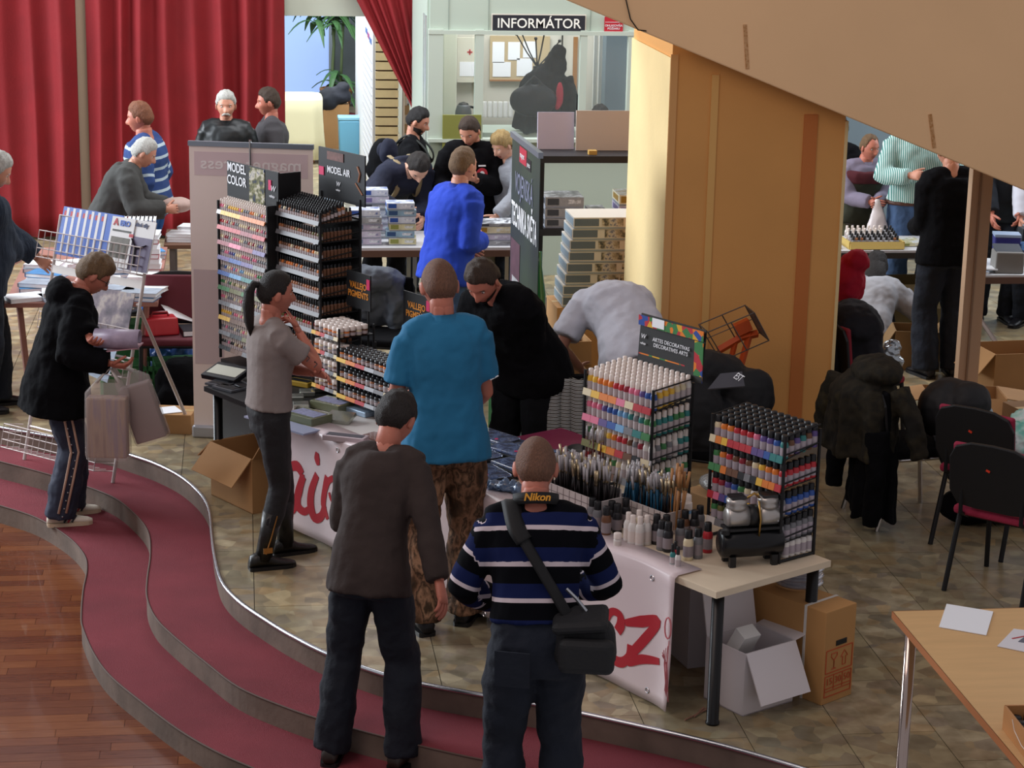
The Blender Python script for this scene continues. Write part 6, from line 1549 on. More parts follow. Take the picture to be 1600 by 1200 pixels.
names=['flat on the front left corner','beside the front left corner','under the reaching hand','next to the reaching hand','behind the reaching hand','at the right front edge','sliding off the right edge','at the right middle edge','near the yellow book','behind the hooded man','by the white wire basket','at the far left edge','at the middle of the table','at the far right corner','under the white pile']
spots=[(-1.48,14.3,0),(-1.25,14.32,2),(-1.42,14.62,1),(-1.15,14.62,0),(-1.40,14.95,0),(-.72,14.30,1),(-.68,14.56,0),(-.70,14.84,2),(-.90,14.42,4),(-1.0,14.85,0),(-.95,15.1,1),(-1.45,15.3,2),(-1.2,15.5,0),(-.75,15.75,0),(-1.0,15.9,1)]
for i,(x,y,c) in enumerate(spots):
    for j in range(1+(i%3>0)):
        book('%s book lying %s%s'%(['white','light blue','grey','black','yellow','red'][c if j==0 else (c+1)%3],names[i],', on top' if j else ''),(x+.015*j,y,.7155+.03*j),rad(rn.uniform(-25,25)),.26,.19,.028,c if j==0 else (c+1)%3)
b2_=thing('stock_table','dark wooden table with papers behind the pale roll-up','table',(-.62,16.25,0))
obj('tabletop',MB().box((.45,.35,.70),(.9,.7,.03)),M('stock_brown','#6b4a38',.6),b2_)
for x in (.06,.84):
    for y in (.06,.64):obj('leg',MB().box((x,y,.34),(.04,.04,.68)),M('stock_leg','#6b6260',.6),b2_)
for i,(x,y) in enumerate(((-.48,16.45),(-.30,16.5),(-.40,16.75),(-.1,16.5))):
    for j in range(3+i%2):book('white brochure behind the roll-up, pile %s, layer %s'%(['one','two','three','four'][i],['one','two','three','four'][j]),(x,y,.7155+.022*j),rad(rn.uniform(-15,15)),.22,.17,.021,0,grp='brochures behind the roll-up')
rc=chair('dark red chair with papers and a red box beside the wire rack',(P(275,512,.45).x,14.35,0),rad(176),M('chair_wine','#5c1f2a',.8),blackmetal,M('chair_wine','#5c1f2a',.8))
cxr=P(275,512,.45).x
rb_=thing('red_case','red plastic case on the dark red chair','case',(cxr-.10,14.32,.466),rad(14));obj('case_body',MB().box((0,0,.06),(.24,.16,.12),top=.9),M('case_red','#b5202c',.4),rb_,bevel=.01);obj('handle',MB().tube([(-.06,0,.12),(-.05,0,.15),(.05,0,.15),(.06,0,.12)],.008,6),M('case_red2','#8f1a24',.4),rb_)
book('black boxed game with yellow print on the dark red chair',(cxr+.13,14.33,.466),rad(10),.18,.22,.04,3)
tag(obj('paper_sheet',MB().box((cxr+.02,14.52,.56),(.22,.16,.003),rot=(rad(18),rad(20),rad(30))),paper),'loose white sheet sticking up behind the red case','paper')
gc=M('crate_green','#2f6b3c',.5)
def crate(label,loc,rz,w_,d,h):
    r=thing('plastic_crate',label,'crate',loc,rz)
    obj('base',MB().box((0,0,.006),(w_,d,.012)),gc,r)
    for (cx_,cy_,a,b) in ((0,-d/2,w_,.01),(0,d/2,w_,.01),(-w_/2,0,.01,d),(w_/2,0,.01,d)):
        s=MB().box((cx_,cy_,h-.015),(a,b,.03)).box((cx_,cy_,.03),(a,b,.04)).box((cx_,cy_,h*.55),(a,b,.02))
        n=9
        for i in range(n+1):
            t=-.5+i/n;s.box((cx_+(t*a if a>b else 0),cy_+(t*b if b>a else 0),h/2),(.014 if a>b else b,.014 if b>a else b if a>b else .014,h))
        obj('slatted_side',s,gc,r)
    return r
p=P(233,622,0);crate('green slatted plastic crate on the floor below the red case',(p.x,14.35,0),rad(8),.36,.28,.26)
p=P(212,570,0);crate('smaller green plastic crate behind the carrier bags',(PY(214,565,15.0).x,15.0,0),rad(4),.22,.22,.40)
p=PY(272,545,14.75);lump('refuse_bag','blue plastic bag of goods under the dark red chair','bag',[('e',(p.x,14.75,.20),(.20,.16,.17)),('e',(p.x-.04,14.75,.38),(.06,.05,.06))],M('bag_blue','#2b4f8c',.3,bump=.4,bscale=14),fold=.03,fscale=.06)
p=PY(283,590,14.02);lump('rucksack','black rucksack on the floor behind the pale roll-up','rucksack',[('e',(p.x+.02,14.02,.19),(.20,.14,.19)),('e',(p.x-.02,13.92,.12),(.14,.08,.10))],blk,fold=.02)
p=P(262,690,0);closedbox('flat cardboard box with white papers at the foot of the roll-up',(p.x,13.55,0),rad(-10),.34,.24,.13);tag(obj('paper_sheet',MB().box((p.x-.03,13.52,.134),(.2,.16,.004),rot=(0,0,rad(20))),paper),'white paper lying on the flat cardboard box','paper')
# open carton beside the woman
cc=V(((P(330,775,0).x+P(390,803,0).x)/2,(P(330,775,0).y+P(390,803,0).y)/2,0))+EY*.22
carton('open cardboard carton with flaps out, on the floor left of the woman',cc,TA,.46,.42,.33,card,(('f',-48),('l',-38),('r',50)),fl=.2)
# bundle in the hands of the leaning white-haired man
hb=V((PY(160,240,16.5).x,16.5,0))+Euler((0,0,rad(-92))).to_matrix()@((GB['arm']['L'][2]+GB['arm']['R'][2])/2)
lump('paper_bundle','pale rolled bundle held by the leaning white-haired man','bundle',[('e',hb+V((.08,0,.02)),(.13,.10,.06))],M('bundle','#b59a90',.6),fold=.006,vox=.01)
# ---------------------------------------------------------------- under and right of the stall
wcard=M('white_carton','#d9d3d6',.6)
a=P(1160,1120,0);b=P(1238,1096,0);an=math.atan2(b.y-a.y,b.x-a.x)
wl_=(b-a).length;ctr=V((a.x,a.y,0))+Euler((0,0,an)).to_matrix()@V((wl_/2,.13,0))
carton('open white carton with one flap hanging forward under the right table',ctr,an,wl_,.26,.30,wcard,(('f',-62),('b',78),('r',12)),M('carton_in','#bdb6ba',.7),name='white_carton',fl=.24)
tag(obj('small_box',MB().box((ctr.x-.04,ctr.y-.02,.30),(.10,.07,.12),rot=(rad(30),0,an)),white),'small white box sticking out of the open white carton','box')
a=P(1068,1042,0);closedbox('tall closed white carton under the table behind the banner end',(a.x+.13,a.y+.14,0),rad(12),.30,.28,.40,M('white_carton2','#c9c6ce',.6),name='white_carton',tape=False)
a=P(1095,1000,.02);lump('bubble_wrap','clear bubble wrap bundle between the white cartons','wrap',[('e',(a.x+.06,a.y-.06,.09),(.10,.08,.085)),('e',(a.x+.12,a.y+.02,.13),(.07,.07,.08))],M('bubble','#aeb4c0',.12,trans=.35,spec=.8,bump=.6,bscale=60),fold=.03,fscale=.05)
a=P(1283,1103,0);b=P(1330,1085,0);an=math.atan2(b.y-a.y,b.x-a.x);wl_=(b-a).length
ctr=V((a.x,a.y,0))+Euler((0,0,an)).to_matrix()@V((wl_/2,.28,0))
bb_=closedbox('tall brown cardboard box with red print and hand hole beside the right table leg',ctr,an,wl_,.56,.45,M('carton_brown','#b98a54',.8,var=.06,vscale=3),tape=False)
hd=M('print_red','#b8502c',.7);yy=-.2815
obj('hand_hole',MB().box((.01,yy,.285),(.075,.004,.026)),black,bb_,bevel=.008)
fr=MB()
def rect(x0,x1,z0,z1,t=.004):
    fr.box(((x0+x1)/2,yy,z0),(x1-x0,.003,t)).box(((x0+x1)/2,yy,z1),(x1-x0,.003,t)).box((x0,yy,(z0+z1)/2),(t,.003,z1-z0)).box((x1,yy,(z0+z1)/2),(t,.003,z1-z0))
h_=wl_/2-.015;rect(-h_,h_,.15,.26);rect(-h_,h_,.035,.135);rect(-h_,h_,.06,.075,.003)
for k in (-1,1):fr.box((k*h_/3,yy,.10),(.003,.003,.07))
fr.tube([(-.055,yy,.24),(-.055,yy,.225),(-.035,yy,.205),(-.035,yy,.17),(-.05,yy,.165),(-.02,yy,.165),(-.035,yy,.17),(-.035,yy,.205),(-.015,yy,.225),(-.015,yy,.24),(-.055,yy,.24)],.0025,4)
fr.tube([(.025,yy,.17),(.025,yy,.21),(.012,yy,.21),(.036,yy,.24),(.06,yy,.21),(.047,yy,.21),(.047,yy,.17),(.025,yy,.17)],.0025,4)
obj('printed_symbols',fr,hd,bb_);text(bb_,'15 30 50',.046,hd,(0,yy-.001,.105),FR,sx=1.05)
obj('strap',MB().box((0,-.16,.452),(wl_+.006,.014,.003)).box((-wl_/2-.002,-.16,.225),(.003,.014,.45)),M('strap_white','#d6d2cc',.4),bb_)
mb=MB()
q=P(1250,905,.48)
cl=thing('hose_coil','coil of clear plastic hose on top of the brown box','hose',(q.x,q.y+.02,.455))
for k in range(5):mb.tube([((.105-.006*(k%2))*math.cos(t),(.105-.006*(k%2))*math.sin(t),.014+.017*k) for t in [2*math.pi*j/24 for j in range(24)]],.011,6,close=True)
obj('hose',mb,M('clear_hose','#a9adba',.12,trans=.4,spec=.8),cl,smooth=True)
tag(obj('twine',MB().tube([P(1085,1120,.006),P(1100,1105,.02),P(1092,1112,.006),P(1125,1098,.012),P(1070,1125,.006)],.004,5),M('twine','#8f6a58',.9)),'tangled brown twine on the floor under the banner end','twine')
# beech table in the right corner
beech=M('beech','#d0a874',.45,var=.05,vscale=4,stretch=(1,6,1));beede=M('beech_edge','#a8683c',.5)
bt2=thing('beech_table','beech-topped table with chrome legs in the front right corner','table',(2.63,7.93,0))
obj('tabletop',MB().box((.62,-.80,.735),(1.24,1.60,.03)),beech,bt2);obj('edging',MB().box((0,-.80,.735),(.004,1.604,.03)).box((.62,0.001,.735),(1.244,.004,.03)),beede,bt2)
for x in (.065,1.17):
    for y in (-.06,-1.36):
        obj('leg',MB().lathe([(.027,0),(.024,.01),(.024,.72)],16,c=(x,y,0)),M('chrome_warm','#b5a49c',.12,1),bt2,smooth=True)
def lie(px,py,z=.7505):return P(px,py,z)
def sheetq(name,label,pts,m,fold=None):
    q=[P(a,b,.7515) for a,b in pts];mb=MB();vs=[(p.x,p.y,.7512) for p in q]+[(p.x,p.y,.7535) for p in q]
    mb.add(vs,[(3,2,1,0),(4,5,6,7),(0,1,5,4),(1,2,6,5),(2,3,7,6),(3,0,4,7)]);return tag(obj(name,mb,m),label,'paper')
sheetq('paper_sheet','creased blank white sheet on the beech table',[(1467,980),(1541,993),(1552,956),(1479,944)],paper)
fl2=sheetq('leaflet','white printed leaflet at the right edge of the beech table',[(1558,1010),(1625,1024),(1640,990),(1584,983)],M('leaflet_white','#d9d7dc',.5))
c=P(1598,998,.754);ml_=obj('printed_logo',MB().prism([(-.05,-.02),(.0,-.05),(.06,.02),(.01,.045)],0,.002),M('logo_grey','#5a6070',.5),fl2,(c.x+.02,c.y-.01,.7536));obj('printed_line',MB().box((c.x,c.y+.02,.7542),(.09,.008,.001),rot=(0,0,.35)),redp,fl2)
c=P(1562,1118,.80);bxw=thing('bottle_crate','low wooden box of black-capped bottles at the corner of the beech table','box',(c.x+.16,c.y-.16,.7505),rad(-2))
wd=M('crate_wood','#b8804c',.5,var=.1,vscale=6)
bb2=MB().box((0,-.15,.045),(.30,.008,.09)).box((0,.15,.045),(.30,.008,.09)).box((-.15,0,.045),(.008,.30,.09)).box((.15,0,.045),(.008,.30,.09)).box((0,0,.004),(.3,.3,.008));obj('wooden_sides',bb2,wd,bxw)
obj('scratch_mark',MB().tube([(-.155,.05,.08),(-.155,.02,.05),(-.155,-.06,.03),(-.155,-.10,.03)],.002,4),M('scratch','#d0c0b0',.6),bxw)
for i in range(6):
    for j in range(6):
        bottle('jark','black',(c.x+.16-.115+.046*i,c.y-.16-.115+.046*j,.76),'black-capped bottle in the wooden box, %s from left, %s from front'%(ORN[i],ORN[j]),'bottles in the wooden box')
# ---------------------------------------------------------------- behind the stall, by the pillar
p=V((2.66,11.42,0));ch_=chair('black chair carrying the black and grey sports jacket by the orange wall',p,rad(150),blk,blackmetal)
jk=lump('sports_jacket','black sports jacket with grey panel draped on a chair before the orange wall','jacket',[('e',(p.x-.02,p.y+.08,.86),(.30,.16,.13),(0,14,30)),('e',(p.x-.16,p.y-.06,.66),(.20,.16,.22)),('e',(p.x+.20,p.y+.05,.72),(.16,.13,.18)),('e',(p.x-.05,p.y-.02,.55),(.26,.18,.18)),('t',[(p.x-.25,p.y-.1,.66),(p.x-.30,p.y-.16,.45),(p.x-.28,p.y-.15,.30)],.06)],M('sport_black','#15161a',.75,bump=.2,bscale=12),fold=.016)
gp=P(1128,592,.97)
gpn=obj('grey_panel',MB().prism([(-.10,-.05),(.12,-.045),(.13,.05),(.0,.045)],0,.012),M('panel_grey','#55565e',.8),jk,(gp.x,gp.y,.955),rot=(rad(42),0,rad(10)))
t=text(jk,'EST',.06,paper,(gp.x+.085,gp.y-.03,.985),(rad(42),0,rad(-80)))
# orange folding stand with wire basket
os_=thing('display_stand','orange metal stand with a wire basket leaning on the orange wall','stand',(0,0,0));orm=M('stand_orange','#c8501c',.5);wg=M('stand_wire','#5f5650',.4,.5)
Yo=12.25
def q(px,py,y=Yo):
    v=PY(px,py,y);return (v.x,v.y,v.z)
obj('leg',MB().tube([q(1172,520),q(1155,580),(q(1150,600)[0]-.05,Yo,.0)],.022,4),orm,os_)
obj('leg',MB().tube([q(1150,530),q(1140,570),(q(1130,600)[0]-.05,Yo,.0)],.018,4),orm,os_)
obj('tray_arm',MB().tube([q(1122,548),q(1158,527),q(1184,521)],.025,4),orm,os_);obj('tray_plate',MB().box(q(1160,511),(.10,.06,.07),rot=(0,rad(-25),0)),orm,os_)
bw_=MB();A,B,C_,D=q(1092,507),q(1164,477),q(1187,520),q(1118,550);y2=Yo-.12
A2,B2,C2_,D2=[(v[0]+.03,y2,v[2]-.02) for v in (A,B,C_,D)]
for a,b in ((A,B),(B,C_),(C_,D),(D,A),(A2,B2),(B2,C2_),(C2_,D2),(D2,A2),(A,A2),(B,B2),(C_,C2_),(D,D2)):bw_.tube([a,b],.004,5)
mid=lambda a,b,t=.5:tuple(a[i]+(b[i]-a[i])*t for i in range(3))
bw_.tube([mid(A,B),mid(D,C_)],.004,5).tube([mid(A2,B2),mid(D2,C2_)],.004,5).tube([mid(A,D),mid(B,C_)],.003,5)
obj('wire_basket',bw_,wg,os_)
pts=[V(v) for v in (B,C_,C2_,B2)];obj('end_plate',MB().add(pts,[(0,1,2,3)]),M('plate_grey','#6d6a68',.5,.4),os_)
obj('lower_wire',MB().tube([q(1085,572),q(1146,552),q(1158,575)],.006,5),wg,os_)
# knitted throw and black swivel chair behind the stall
kn=PY(895,600,11.42)
kt=ramp_mat('knit_zigzag','Z',16,[(0,'#1d1c1c'),(.12,'#1d1c1c'),(.2,'#a9a79f'),(.5,'#bdbab2'),(.8,'#8f9aa0'),(1,'#6f6c66')],rough=.95)
mb=MB();n=36;vs=[]
for zi in range(10):
    z=.88-.045*zi
    for j in range(n+1):
        t=j/n;vs.append((kn.x-.16+.34*t,11.34+.02*math.sin(t*34)+.03*math.sin(t*7)-.06*(zi/9),z))
mb.add(vs,[(i*(n+1)+j,i*(n+1)+j+1,(i+1)*(n+1)+j+1,(i+1)*(n+1)+j) for i in range(9) for j in range(n)])
th_=obj('knitted_throw',mb,kt,smooth=True);sd=th_.modifiers.new('t','SOLIDIFY');sd.thickness=.025;tag(th_,'white knitted throw with dark zigzag bands hung on the chair behind the stall','throw')
sw_=thing('swivel_chair','black swivel chair behind the stall under the knitted throw','chair',(kn.x+.02,11.56,0))
obj('backrest',MB().box((0,-.16,.68),(.40,.06,.42)),blk,sw_,bevel=.03);obj('seat',MB().box((0,.06,.45),(.44,.42,.07)),blk,sw_,bevel=.03)
obj('column',MB().tube([(0,.06,.08),(0,.06,.42)],.03,10),blackmetal,sw_)
for i in range(5):
    a=2*math.pi*i/5;obj('foot',MB().tube([(0,.06,.09),(.26*math.cos(a),.06+.26*math.sin(a),.06)],.02,6).ell((.26*math.cos(a),.06+.26*math.sin(a),.03),(.03,.03,.03),8,6),blackmetal,sw_)
mt=thing('side_table','small magenta-topped table behind the middle of the stall','table',T(-2.15,.98,0),TA);obj('tabletop',MB().box((0,0,.62),(.62,.40,.03)),M('magenta_top','#7d2446',.6),mt)
for x in (-.27,.27):
    for y in (-.16,.16):obj('leg',MB().box((x,y,.30),(.03,.03,.605)),blackmetal,mt)
mb=MB().ell((0,0,.02),(.13,.09,.018),14,6);tag(obj('hat_brim',mb,black,None,T(-1.98,.95,.636),TA,smooth=True),'flat black bag lying on the magenta table','bag')
closedbox('brown carton standing behind the decorative arts rack',(T(-1.0,1.02,0).x,T(-1.0,1.02,0).y,0),TA,.34,.26,.66)
mb=MB().ell((0,0,.04),(.15,.11,.05),14,8);tag(obj('plastic_wrap',mb,M('wrap_clear','#9a9590',.15,trans=.3,bump=.5,bscale=40),None,(T(-1.0,1.02,0).x,T(-1.0,1.02,0).y,.664),TA,smooth=True),'clear plastic wrap on the brown carton behind the racks','wrap')
carton('brown carton with folded flap under the stooping man',(1.98,13.2,.28),rad(4),.44,.30,.40,card,(('f',-80),))
crate('green plastic crate on the floor under the brown carton',(1.98,13.2,0),rad(4),.46,.32,.275)
# ---------------------------------------------------------------- chairs with coats
wine=M('chair_red','#96203f',.85,bump=.2,bscale=80)
for i,(x,y,rz,l) in enumerate(((3.99,10.20,-45,'black-backed chair with wine red seat, nearest the beech table'),(4.16,10.93,-48,'black-backed chair with wine red seat, behind the nearest one'))):
    r=chair(l,(x,y,0),rad(rz),wine,blackmetal,grp='wine red chairs');obj('sticker',MB().box((-.02,-.279,.70),(.022,.003,.012),rot=(rad(8),rad(20),0)),M('sticker_orange','#d83a20',.5),r)
r=chair('chrome-legged chair buried under a camouflage coat',(3.80,11.42,0),rad(-80),blk,chrome)
cam2=ramp_mat('dark_camo','noise',7,[(.35,'#15130f'),(.5,'#2b261b'),(.58,'#1c1a15'),(.7,'#38311f')],rough=.9)
x,y=3.56,11.42
lump('camouflage_coat','big dark camouflage coat with hood draped over the chrome-legged chair','coat',[drape(x-.02,y+.0,.40,.93,.17,.27,1,.12),('e',(x+.02,y-.06,.90),(.15,.20,.085)),('t',[(x-.12,y+.24,.80),(x-.17,y+.27,.6),(x-.17,y+.25,.40)],[.07,.075,.065]),('t',[(x+.10,y-.22,.82),(x+.17,y-.33,.64),(x+.20,y-.38,.46)],[.07,.06,.05])],cam2,vox=.011,fold=.016,fscale=.09)
lump('black_coat','long black coat hanging below the camouflage coat','coat',[drape(x+.02,y-.10,.08,.62,.11,.22,4,.1),('t',[(x-.08,y+.12,.62),(x-.14,y+.10,.4),(x-.16,y+.08,.17)],[.075,.06,.05]),('t',[(x-.03,y-.28,.60),(x-.03,y-.33,.35),(x-.05,y-.33,.05)],[.075,.06,.05])],blk,vox=.011,fold=.014)
bpx=V((3.98,11.38,.46))
bpk=lump('rucksack','black rucksack on the chair behind the camouflage coat','rucksack',[('e',bpx+V((.05,-.02,.20)),(.20,.16,.19)),('e',bpx+V((.12,-.08,.26)),(.15,.14,.13)),('t',[bpx+V((-.1,-.18,.1)),bpx+V((-.02,-.30,-.12)),bpx+V((.12,-.30,-.22))],.02)],M('ruck_black','#17171a',.6),fold=.012)
p=P(1525,825,0);lump('floor_bag','black bag slumped on the floor behind the nearest wine red chair','bag',[('e',(p.x,p.y+.1,.10),(.20,.15,.10)),('e',(p.x+.22,p.y+.08,.08),(.16,.14,.08))],blk,fold=.016)
p=V((4.22,11.0,.466));lump('plastic_bags','crumpled teal and white plastic bags on the second wine red chair','bags',[('e',p+V((.08,.0,.10)),(.18,.16,.12)),('e',p+V((.18,.06,.17)),(.12,.12,.10)),('e',p+V((.0,.08,.12)),(.10,.10,.10))],ramp_mat('teal_bag','noise',9,[(.35,'#6fc0b0'),(.5,'#b9dcd2'),(.6,'#e3e8e8'),(.7,'#4f9f92')],rough=.3),fold=.04,fscale=.05)
mb=MB().tube([(4.16,11.24,.50),(4.15,11.24,.68),(4.18,11.24,.76),(4.21,11.24,.68),(4.24,11.24,.50)],[.06,.03,.015,.03,.06],8,flat=.4);tag(obj('carrier_bag',mb,M('bag_pale','#b5c3cc',.35),smooth=True),'white carrier bag with upright handles behind the second wine red chair','bag')
tag(obj('wood_block',MB().box((4.12,11.42,.56),(.20,.14,.04)),M('block_tan','#b58a52',.6)),'tan wooden board edge beside the rucksack','board')
# chair with dark coats at the pillar edge
x,y=3.98,13.05
r=chair('chair hidden under dark coats at the edge of the pillar',(x,y,0),rad(-70),M('chair_red3','#8a2030',.8),blackmetal)
lump('dark_coats','dark navy coats hanging on the chair at the pillar edge','coats',[('e',(x-.06,y-.02,.80),(.20,.24,.14)),('b',(x-.12,y-.06,.48),(.22,.30,.62)),('t',[(x+.02,y-.14,.75),(x+.06,y-.2,.5),(x+.06,y-.2,.25)],.08)],M('coat_navy','#10111a',.85,bump=.2,bscale=10),fold=.02)
lump('red_hooded_top','bright red hooded top lying over the chair back at the pillar edge','top',[('e',(x-.02,y+.30,1.0),(.12,.13,.17)),('e',(x+.02,y+.26,1.15),(.09,.09,.08))],M('top_red','#b01834',.9,bump=.2,bscale=16),fold=.018,fscale=.07)
lump('foil_bag','shiny clear foil bag beside the dark coats','bag',[('e',(x+.24,y+.10,.56),(.07,.05,.10),(0,25,0)),('e',(x+.28,y+.08,.50),(.05,.04,.06))],M('foil_clear','#b9c2c8',.15,.6),fold=.02,fscale=.04,vox=.009)
# ---------------------------------------------------------------- right bay
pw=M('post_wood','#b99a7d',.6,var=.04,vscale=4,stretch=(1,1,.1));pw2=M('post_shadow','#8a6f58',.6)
po=sbox('wall_post',4.905,4.965,13.72,13.80,0,2.3,pw);obj('post_inner',MB().box((5.005,13.76,1.15),(.085,.09,2.3)),pw,po);obj('post_groove_shade',MB().box((4.962,13.75,1.15),(.012,.09,2.3)),pw2,po)  # dark strip painted in as shade between the two post members
ft=thing('far_table','dark-edged table with bottle trays in the right bay','table',(4.45,15.98,0))
obj('tabletop',MB().box((.55,.32,.685),(1.25,.64,.03)),M('far_top','#cfd0d4',.5),ft);obj('front_rail',MB().box((.55,0,.66),(1.25,.03,.045)),M('far_rail','#2e2823',.6),ft)
for xx in (.0,1.1):
    for yy_ in (.06,.58):obj('leg',MB().box((xx,yy_,.335),(.03,.03,.67)),steel,ft)
tr=thing('bottle_tray','yellow wooden tray of bottles on the far table','tray',(4.98,16.18,.701));ym=M('tray_yellow','#c3a85c',.6)
obj('tray',MB().box((0,-.16,.03),(.44,.02,.06),rot=(rad(-25),0,0)).box((0,0,.005),(.44,.32,.01)).box((-.22,0,.03),(.015,.32,.06)).box((.22,0,.03),(.015,.32,.06)),ym,tr)
for i in range(9):
    for j in range(5):
        k_=('dropw','white') if (j>=3 and i<7) else ('dropk',random.choice(['silver','grey','copper','silver']))
        o=bottle(k_[0],k_[1],(4.80+.045*i,16.07+.05*j,.712+.012*j),'%s-capped %s bottle, %s from left, depth row %s, yellow tray on far table'%('white' if k_[0]=='dropw' else 'dark',k_[1],ORN[i],ORN[j]),'bottles in the yellow tray');o.scale=(1.5,1.5,1.15)
kitbox('flat green printed card set beside the yellow tray',(5.30,16.25,.701),.1,.22,.25,.03,2);kitbox('flat grey kit at the left end of the far table',(4.60,16.15,.701),-.1,.2,.2,.03,1)
# vest and belt details
p=PY(1368,330,16.78)
lump('carrier_bag','white carrier bag hanging from the clasped hands of the man in the vest','bag',[('t',[(p.x,16.74,.98),(p.x,16.72,.86),(p.x+.01,16.72,.72)],[.02,.06,.10],.6)],M('bag_white2','#cfc6c6',.35),fold=.012,vox=.01)
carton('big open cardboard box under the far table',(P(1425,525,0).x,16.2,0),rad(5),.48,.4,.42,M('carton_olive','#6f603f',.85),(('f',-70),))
p=P(1428,580,0);carton('open cardboard box beside the crouching person',(p.x+.05,15.0,0),rad(-12),.34,.30,.30,M('carton_dim','#80633f',.85),(('l',-60),('r',40)))
p=P(1490,668,0);carton('wide open cardboard box with spread flaps at the foot of the beige pole',(p.x+.12,13.48,0),rad(-8),.52,.36,.20,card,(('l',-12),('r',-8),('f',-40)),fl=.22)
tag(obj('folded_paper',MB().box((p.x-.02,13.42,.24),(.12,.10,.05),rot=(rad(20),rad(10),rad(-10))),paper),'white folded paper sticking out of the wide open box','paper')
p=P(1580,602,0);carton('large open brown box behind the beige pole',(p.x,14.35,0),rad(6),.52,.40,.30,card,(('l',-50),),fl=.2)
p=P(1580,690,0);closedbox('brown cardboard box at the right edge behind the chairs',(p.x+.25,13.0,0),rad(10),.45,.36,.22,carddark)
rt=thing('cluttered_table','white trestle table cluttered with tools at the right edge','table',(5.36,15.0,0))
obj('tabletop',MB().box((.75,.32,.685),(1.5,.66,.03)),M('clutter_top','#d3d6da',.5),rt);obj('front_rail',MB().box((.75,-.01,.66),(1.5,.02,.05)),M('clutter_rail','#6b5044',.6),rt)
for xx in (.12,1.3):
    obj('trestle_leg',MB().tube([(xx-.1,.02,.0),(xx+.25,.6,.67)],.018,6),M('trestle','#a99a94',.5),rt);obj('trestle_leg',MB().tube([(xx+.3,.02,.0),(xx-.1,.6,.67)],.018,6),MATS['trestle'],rt)
def onr(px,py):
    p=P(px,py,.7);return V((p.x,min(max(p.y,15.03),15.62),.7005))
p=onr(1562,408);bl=thing('tool_box','dark blue plastic box with grey lid on the cluttered table','box',(p.x,15.42,.7005),rad(-12));obj('box_body',MB().box((0,0,.11),(.18,.14,.22),top=1.1),M('tool_blue','#26246a',.4),bl,bevel=.01);obj('lid',MB().box((0,0,.23),(.2,.16,.02)),M('lid_grey','#8fa0b8',.4),bl)
p=onr(1540,402);bl=thing('storage_tray','bright blue shallow tray on the cluttered table','tray',(p.x-.02,15.22,.7005),0);obj('tray',MB().box((0,0,.035),(.16,.10,.07)),M('tray_blue','#2530a0',.4),bl,bevel=.006);obj('contents',MB().box((0,.0,.072),(.13,.08,.01)),white,bl)
p=onr(1545,440);bk_=book('grey covered book lying on the front edge of the cluttered table',(p.x,15.10,.7005),rad(-12),.22,.15,.02,2,grp='things on the cluttered table')
p=onr(1597,440);pr_=thing('printer','grey desktop printer at the right edge of the cluttered table','printer',(p.x+.02,15.14,.7005),rad(-8));obj('case',MB().box((0,0,.08),(.22,.2,.16),top=.95),M('printer_grey','#7d7a76',.5),pr_,bevel=.01);obj('paper_tray',MB().box((-.16,-.04,.03),(.14,.14,.01)),paper,pr_);obj('lid',MB().box((.0,.02,.17),(.2,.16,.015),rot=(rad(12),0,0)),M('printer_lid','#3a4048',.4),pr_)
p=onr(1515,360);tag(obj('monitor_box',MB().box((p.x+.02,15.55,.83),(.16,.12,.26)),M('speaker_dark','#23262a',.5),bevel=.006),'dark grey upright box beside the beige pole on the cluttered table','box')
for i,(a,b,c,lb) in enumerate(((1590,372,'#c8b040','yellow framed magnifier'),(1576,395,'#8f9aa6','grey metal holder'),(1590,410,'#5f88b8','light blue small jar'),(1528,330,'#9a8a60','brass fitting'))):
    p=onr(a,b);s=thing('tool_holder',lb+' on the cluttered table','tool',(p.x,15.5-.07*i,.7005));obj('foot',MB().lathe([(.04,0),(.04,.01),(.01,.014)],12),steel,s);obj('stem',MB().tube([(0,0,.01),(0,0,.12)],.006,6),steel,s);obj('head',MB().lathe([(.03,.12),(.045,.13),(.045,.17),(.03,.18)],12),M('tool_'+c[1:],c,.35,.3),s)
tag(obj('hanging_cable',MB().tube([(P(1548,455,.7).x,14.97,.69),(P(1545,520,.4).x,14.93,.45),(P(1558,560,.3).x,14.93,.25),(P(1552,600,0).x,14.93,.01)],.006,5),black),'black cable hanging from the cluttered table','cable')
# ---------------------------------------------------------------- things worn and carried near the front
def onbody(info,s,x,y,z=0):
    p,R_=info['spine'](s);return p+R_@V((x,y,z))
# camera strap and bag of the striped man
bgm=M('bag_nylon','#17181b',.7,bump=.15,bscale=60);strapm=M('strap_black','#101012',.7)
S=SM;b=S['body']
st=[onbody(S,.50,-.09,.06,.03),onbody(S,.525,-.10,-.03,.035),onbody(S,.46,-.085,-.125),onbody(S,.36,-.03,-.155),onbody(S,.22,.06,-.145),onbody(S,.08,.15,-.12),onbody(S,-.01,.235,-.07)]
obj('bag_strap',MB().tube(spline(st,5),.026,6,flat=.28),strapm,b,smooth=True)
obj('shoulder_pad',MB().tube(spline([onbody(S,.515,-.10,.0,.05),onbody(S,.52,-.10,-.05,.03),onbody(S,.45,-.085,-.14),onbody(S,.40,-.055,-.155)],4),.038,6,flat=.3),strapm,b,smooth=True)
ns=[onbody(S,.50,.08,.07,.04),onbody(S,.54,.078,0,.03),onbody(S,.535,.05,-.065,.025),onbody(S,.53,0,-.085,.025),onbody(S,.535,-.05,-.065,.025),onbody(S,.54,-.078,0,.03),onbody(S,.50,-.08,.07,.04)]
nst=obj('neck_strap',MB().tube(spline(ns,4),.021,6,flat=.3),strapm,b,smooth=True)
q_,Rq=S['spine'](.545)
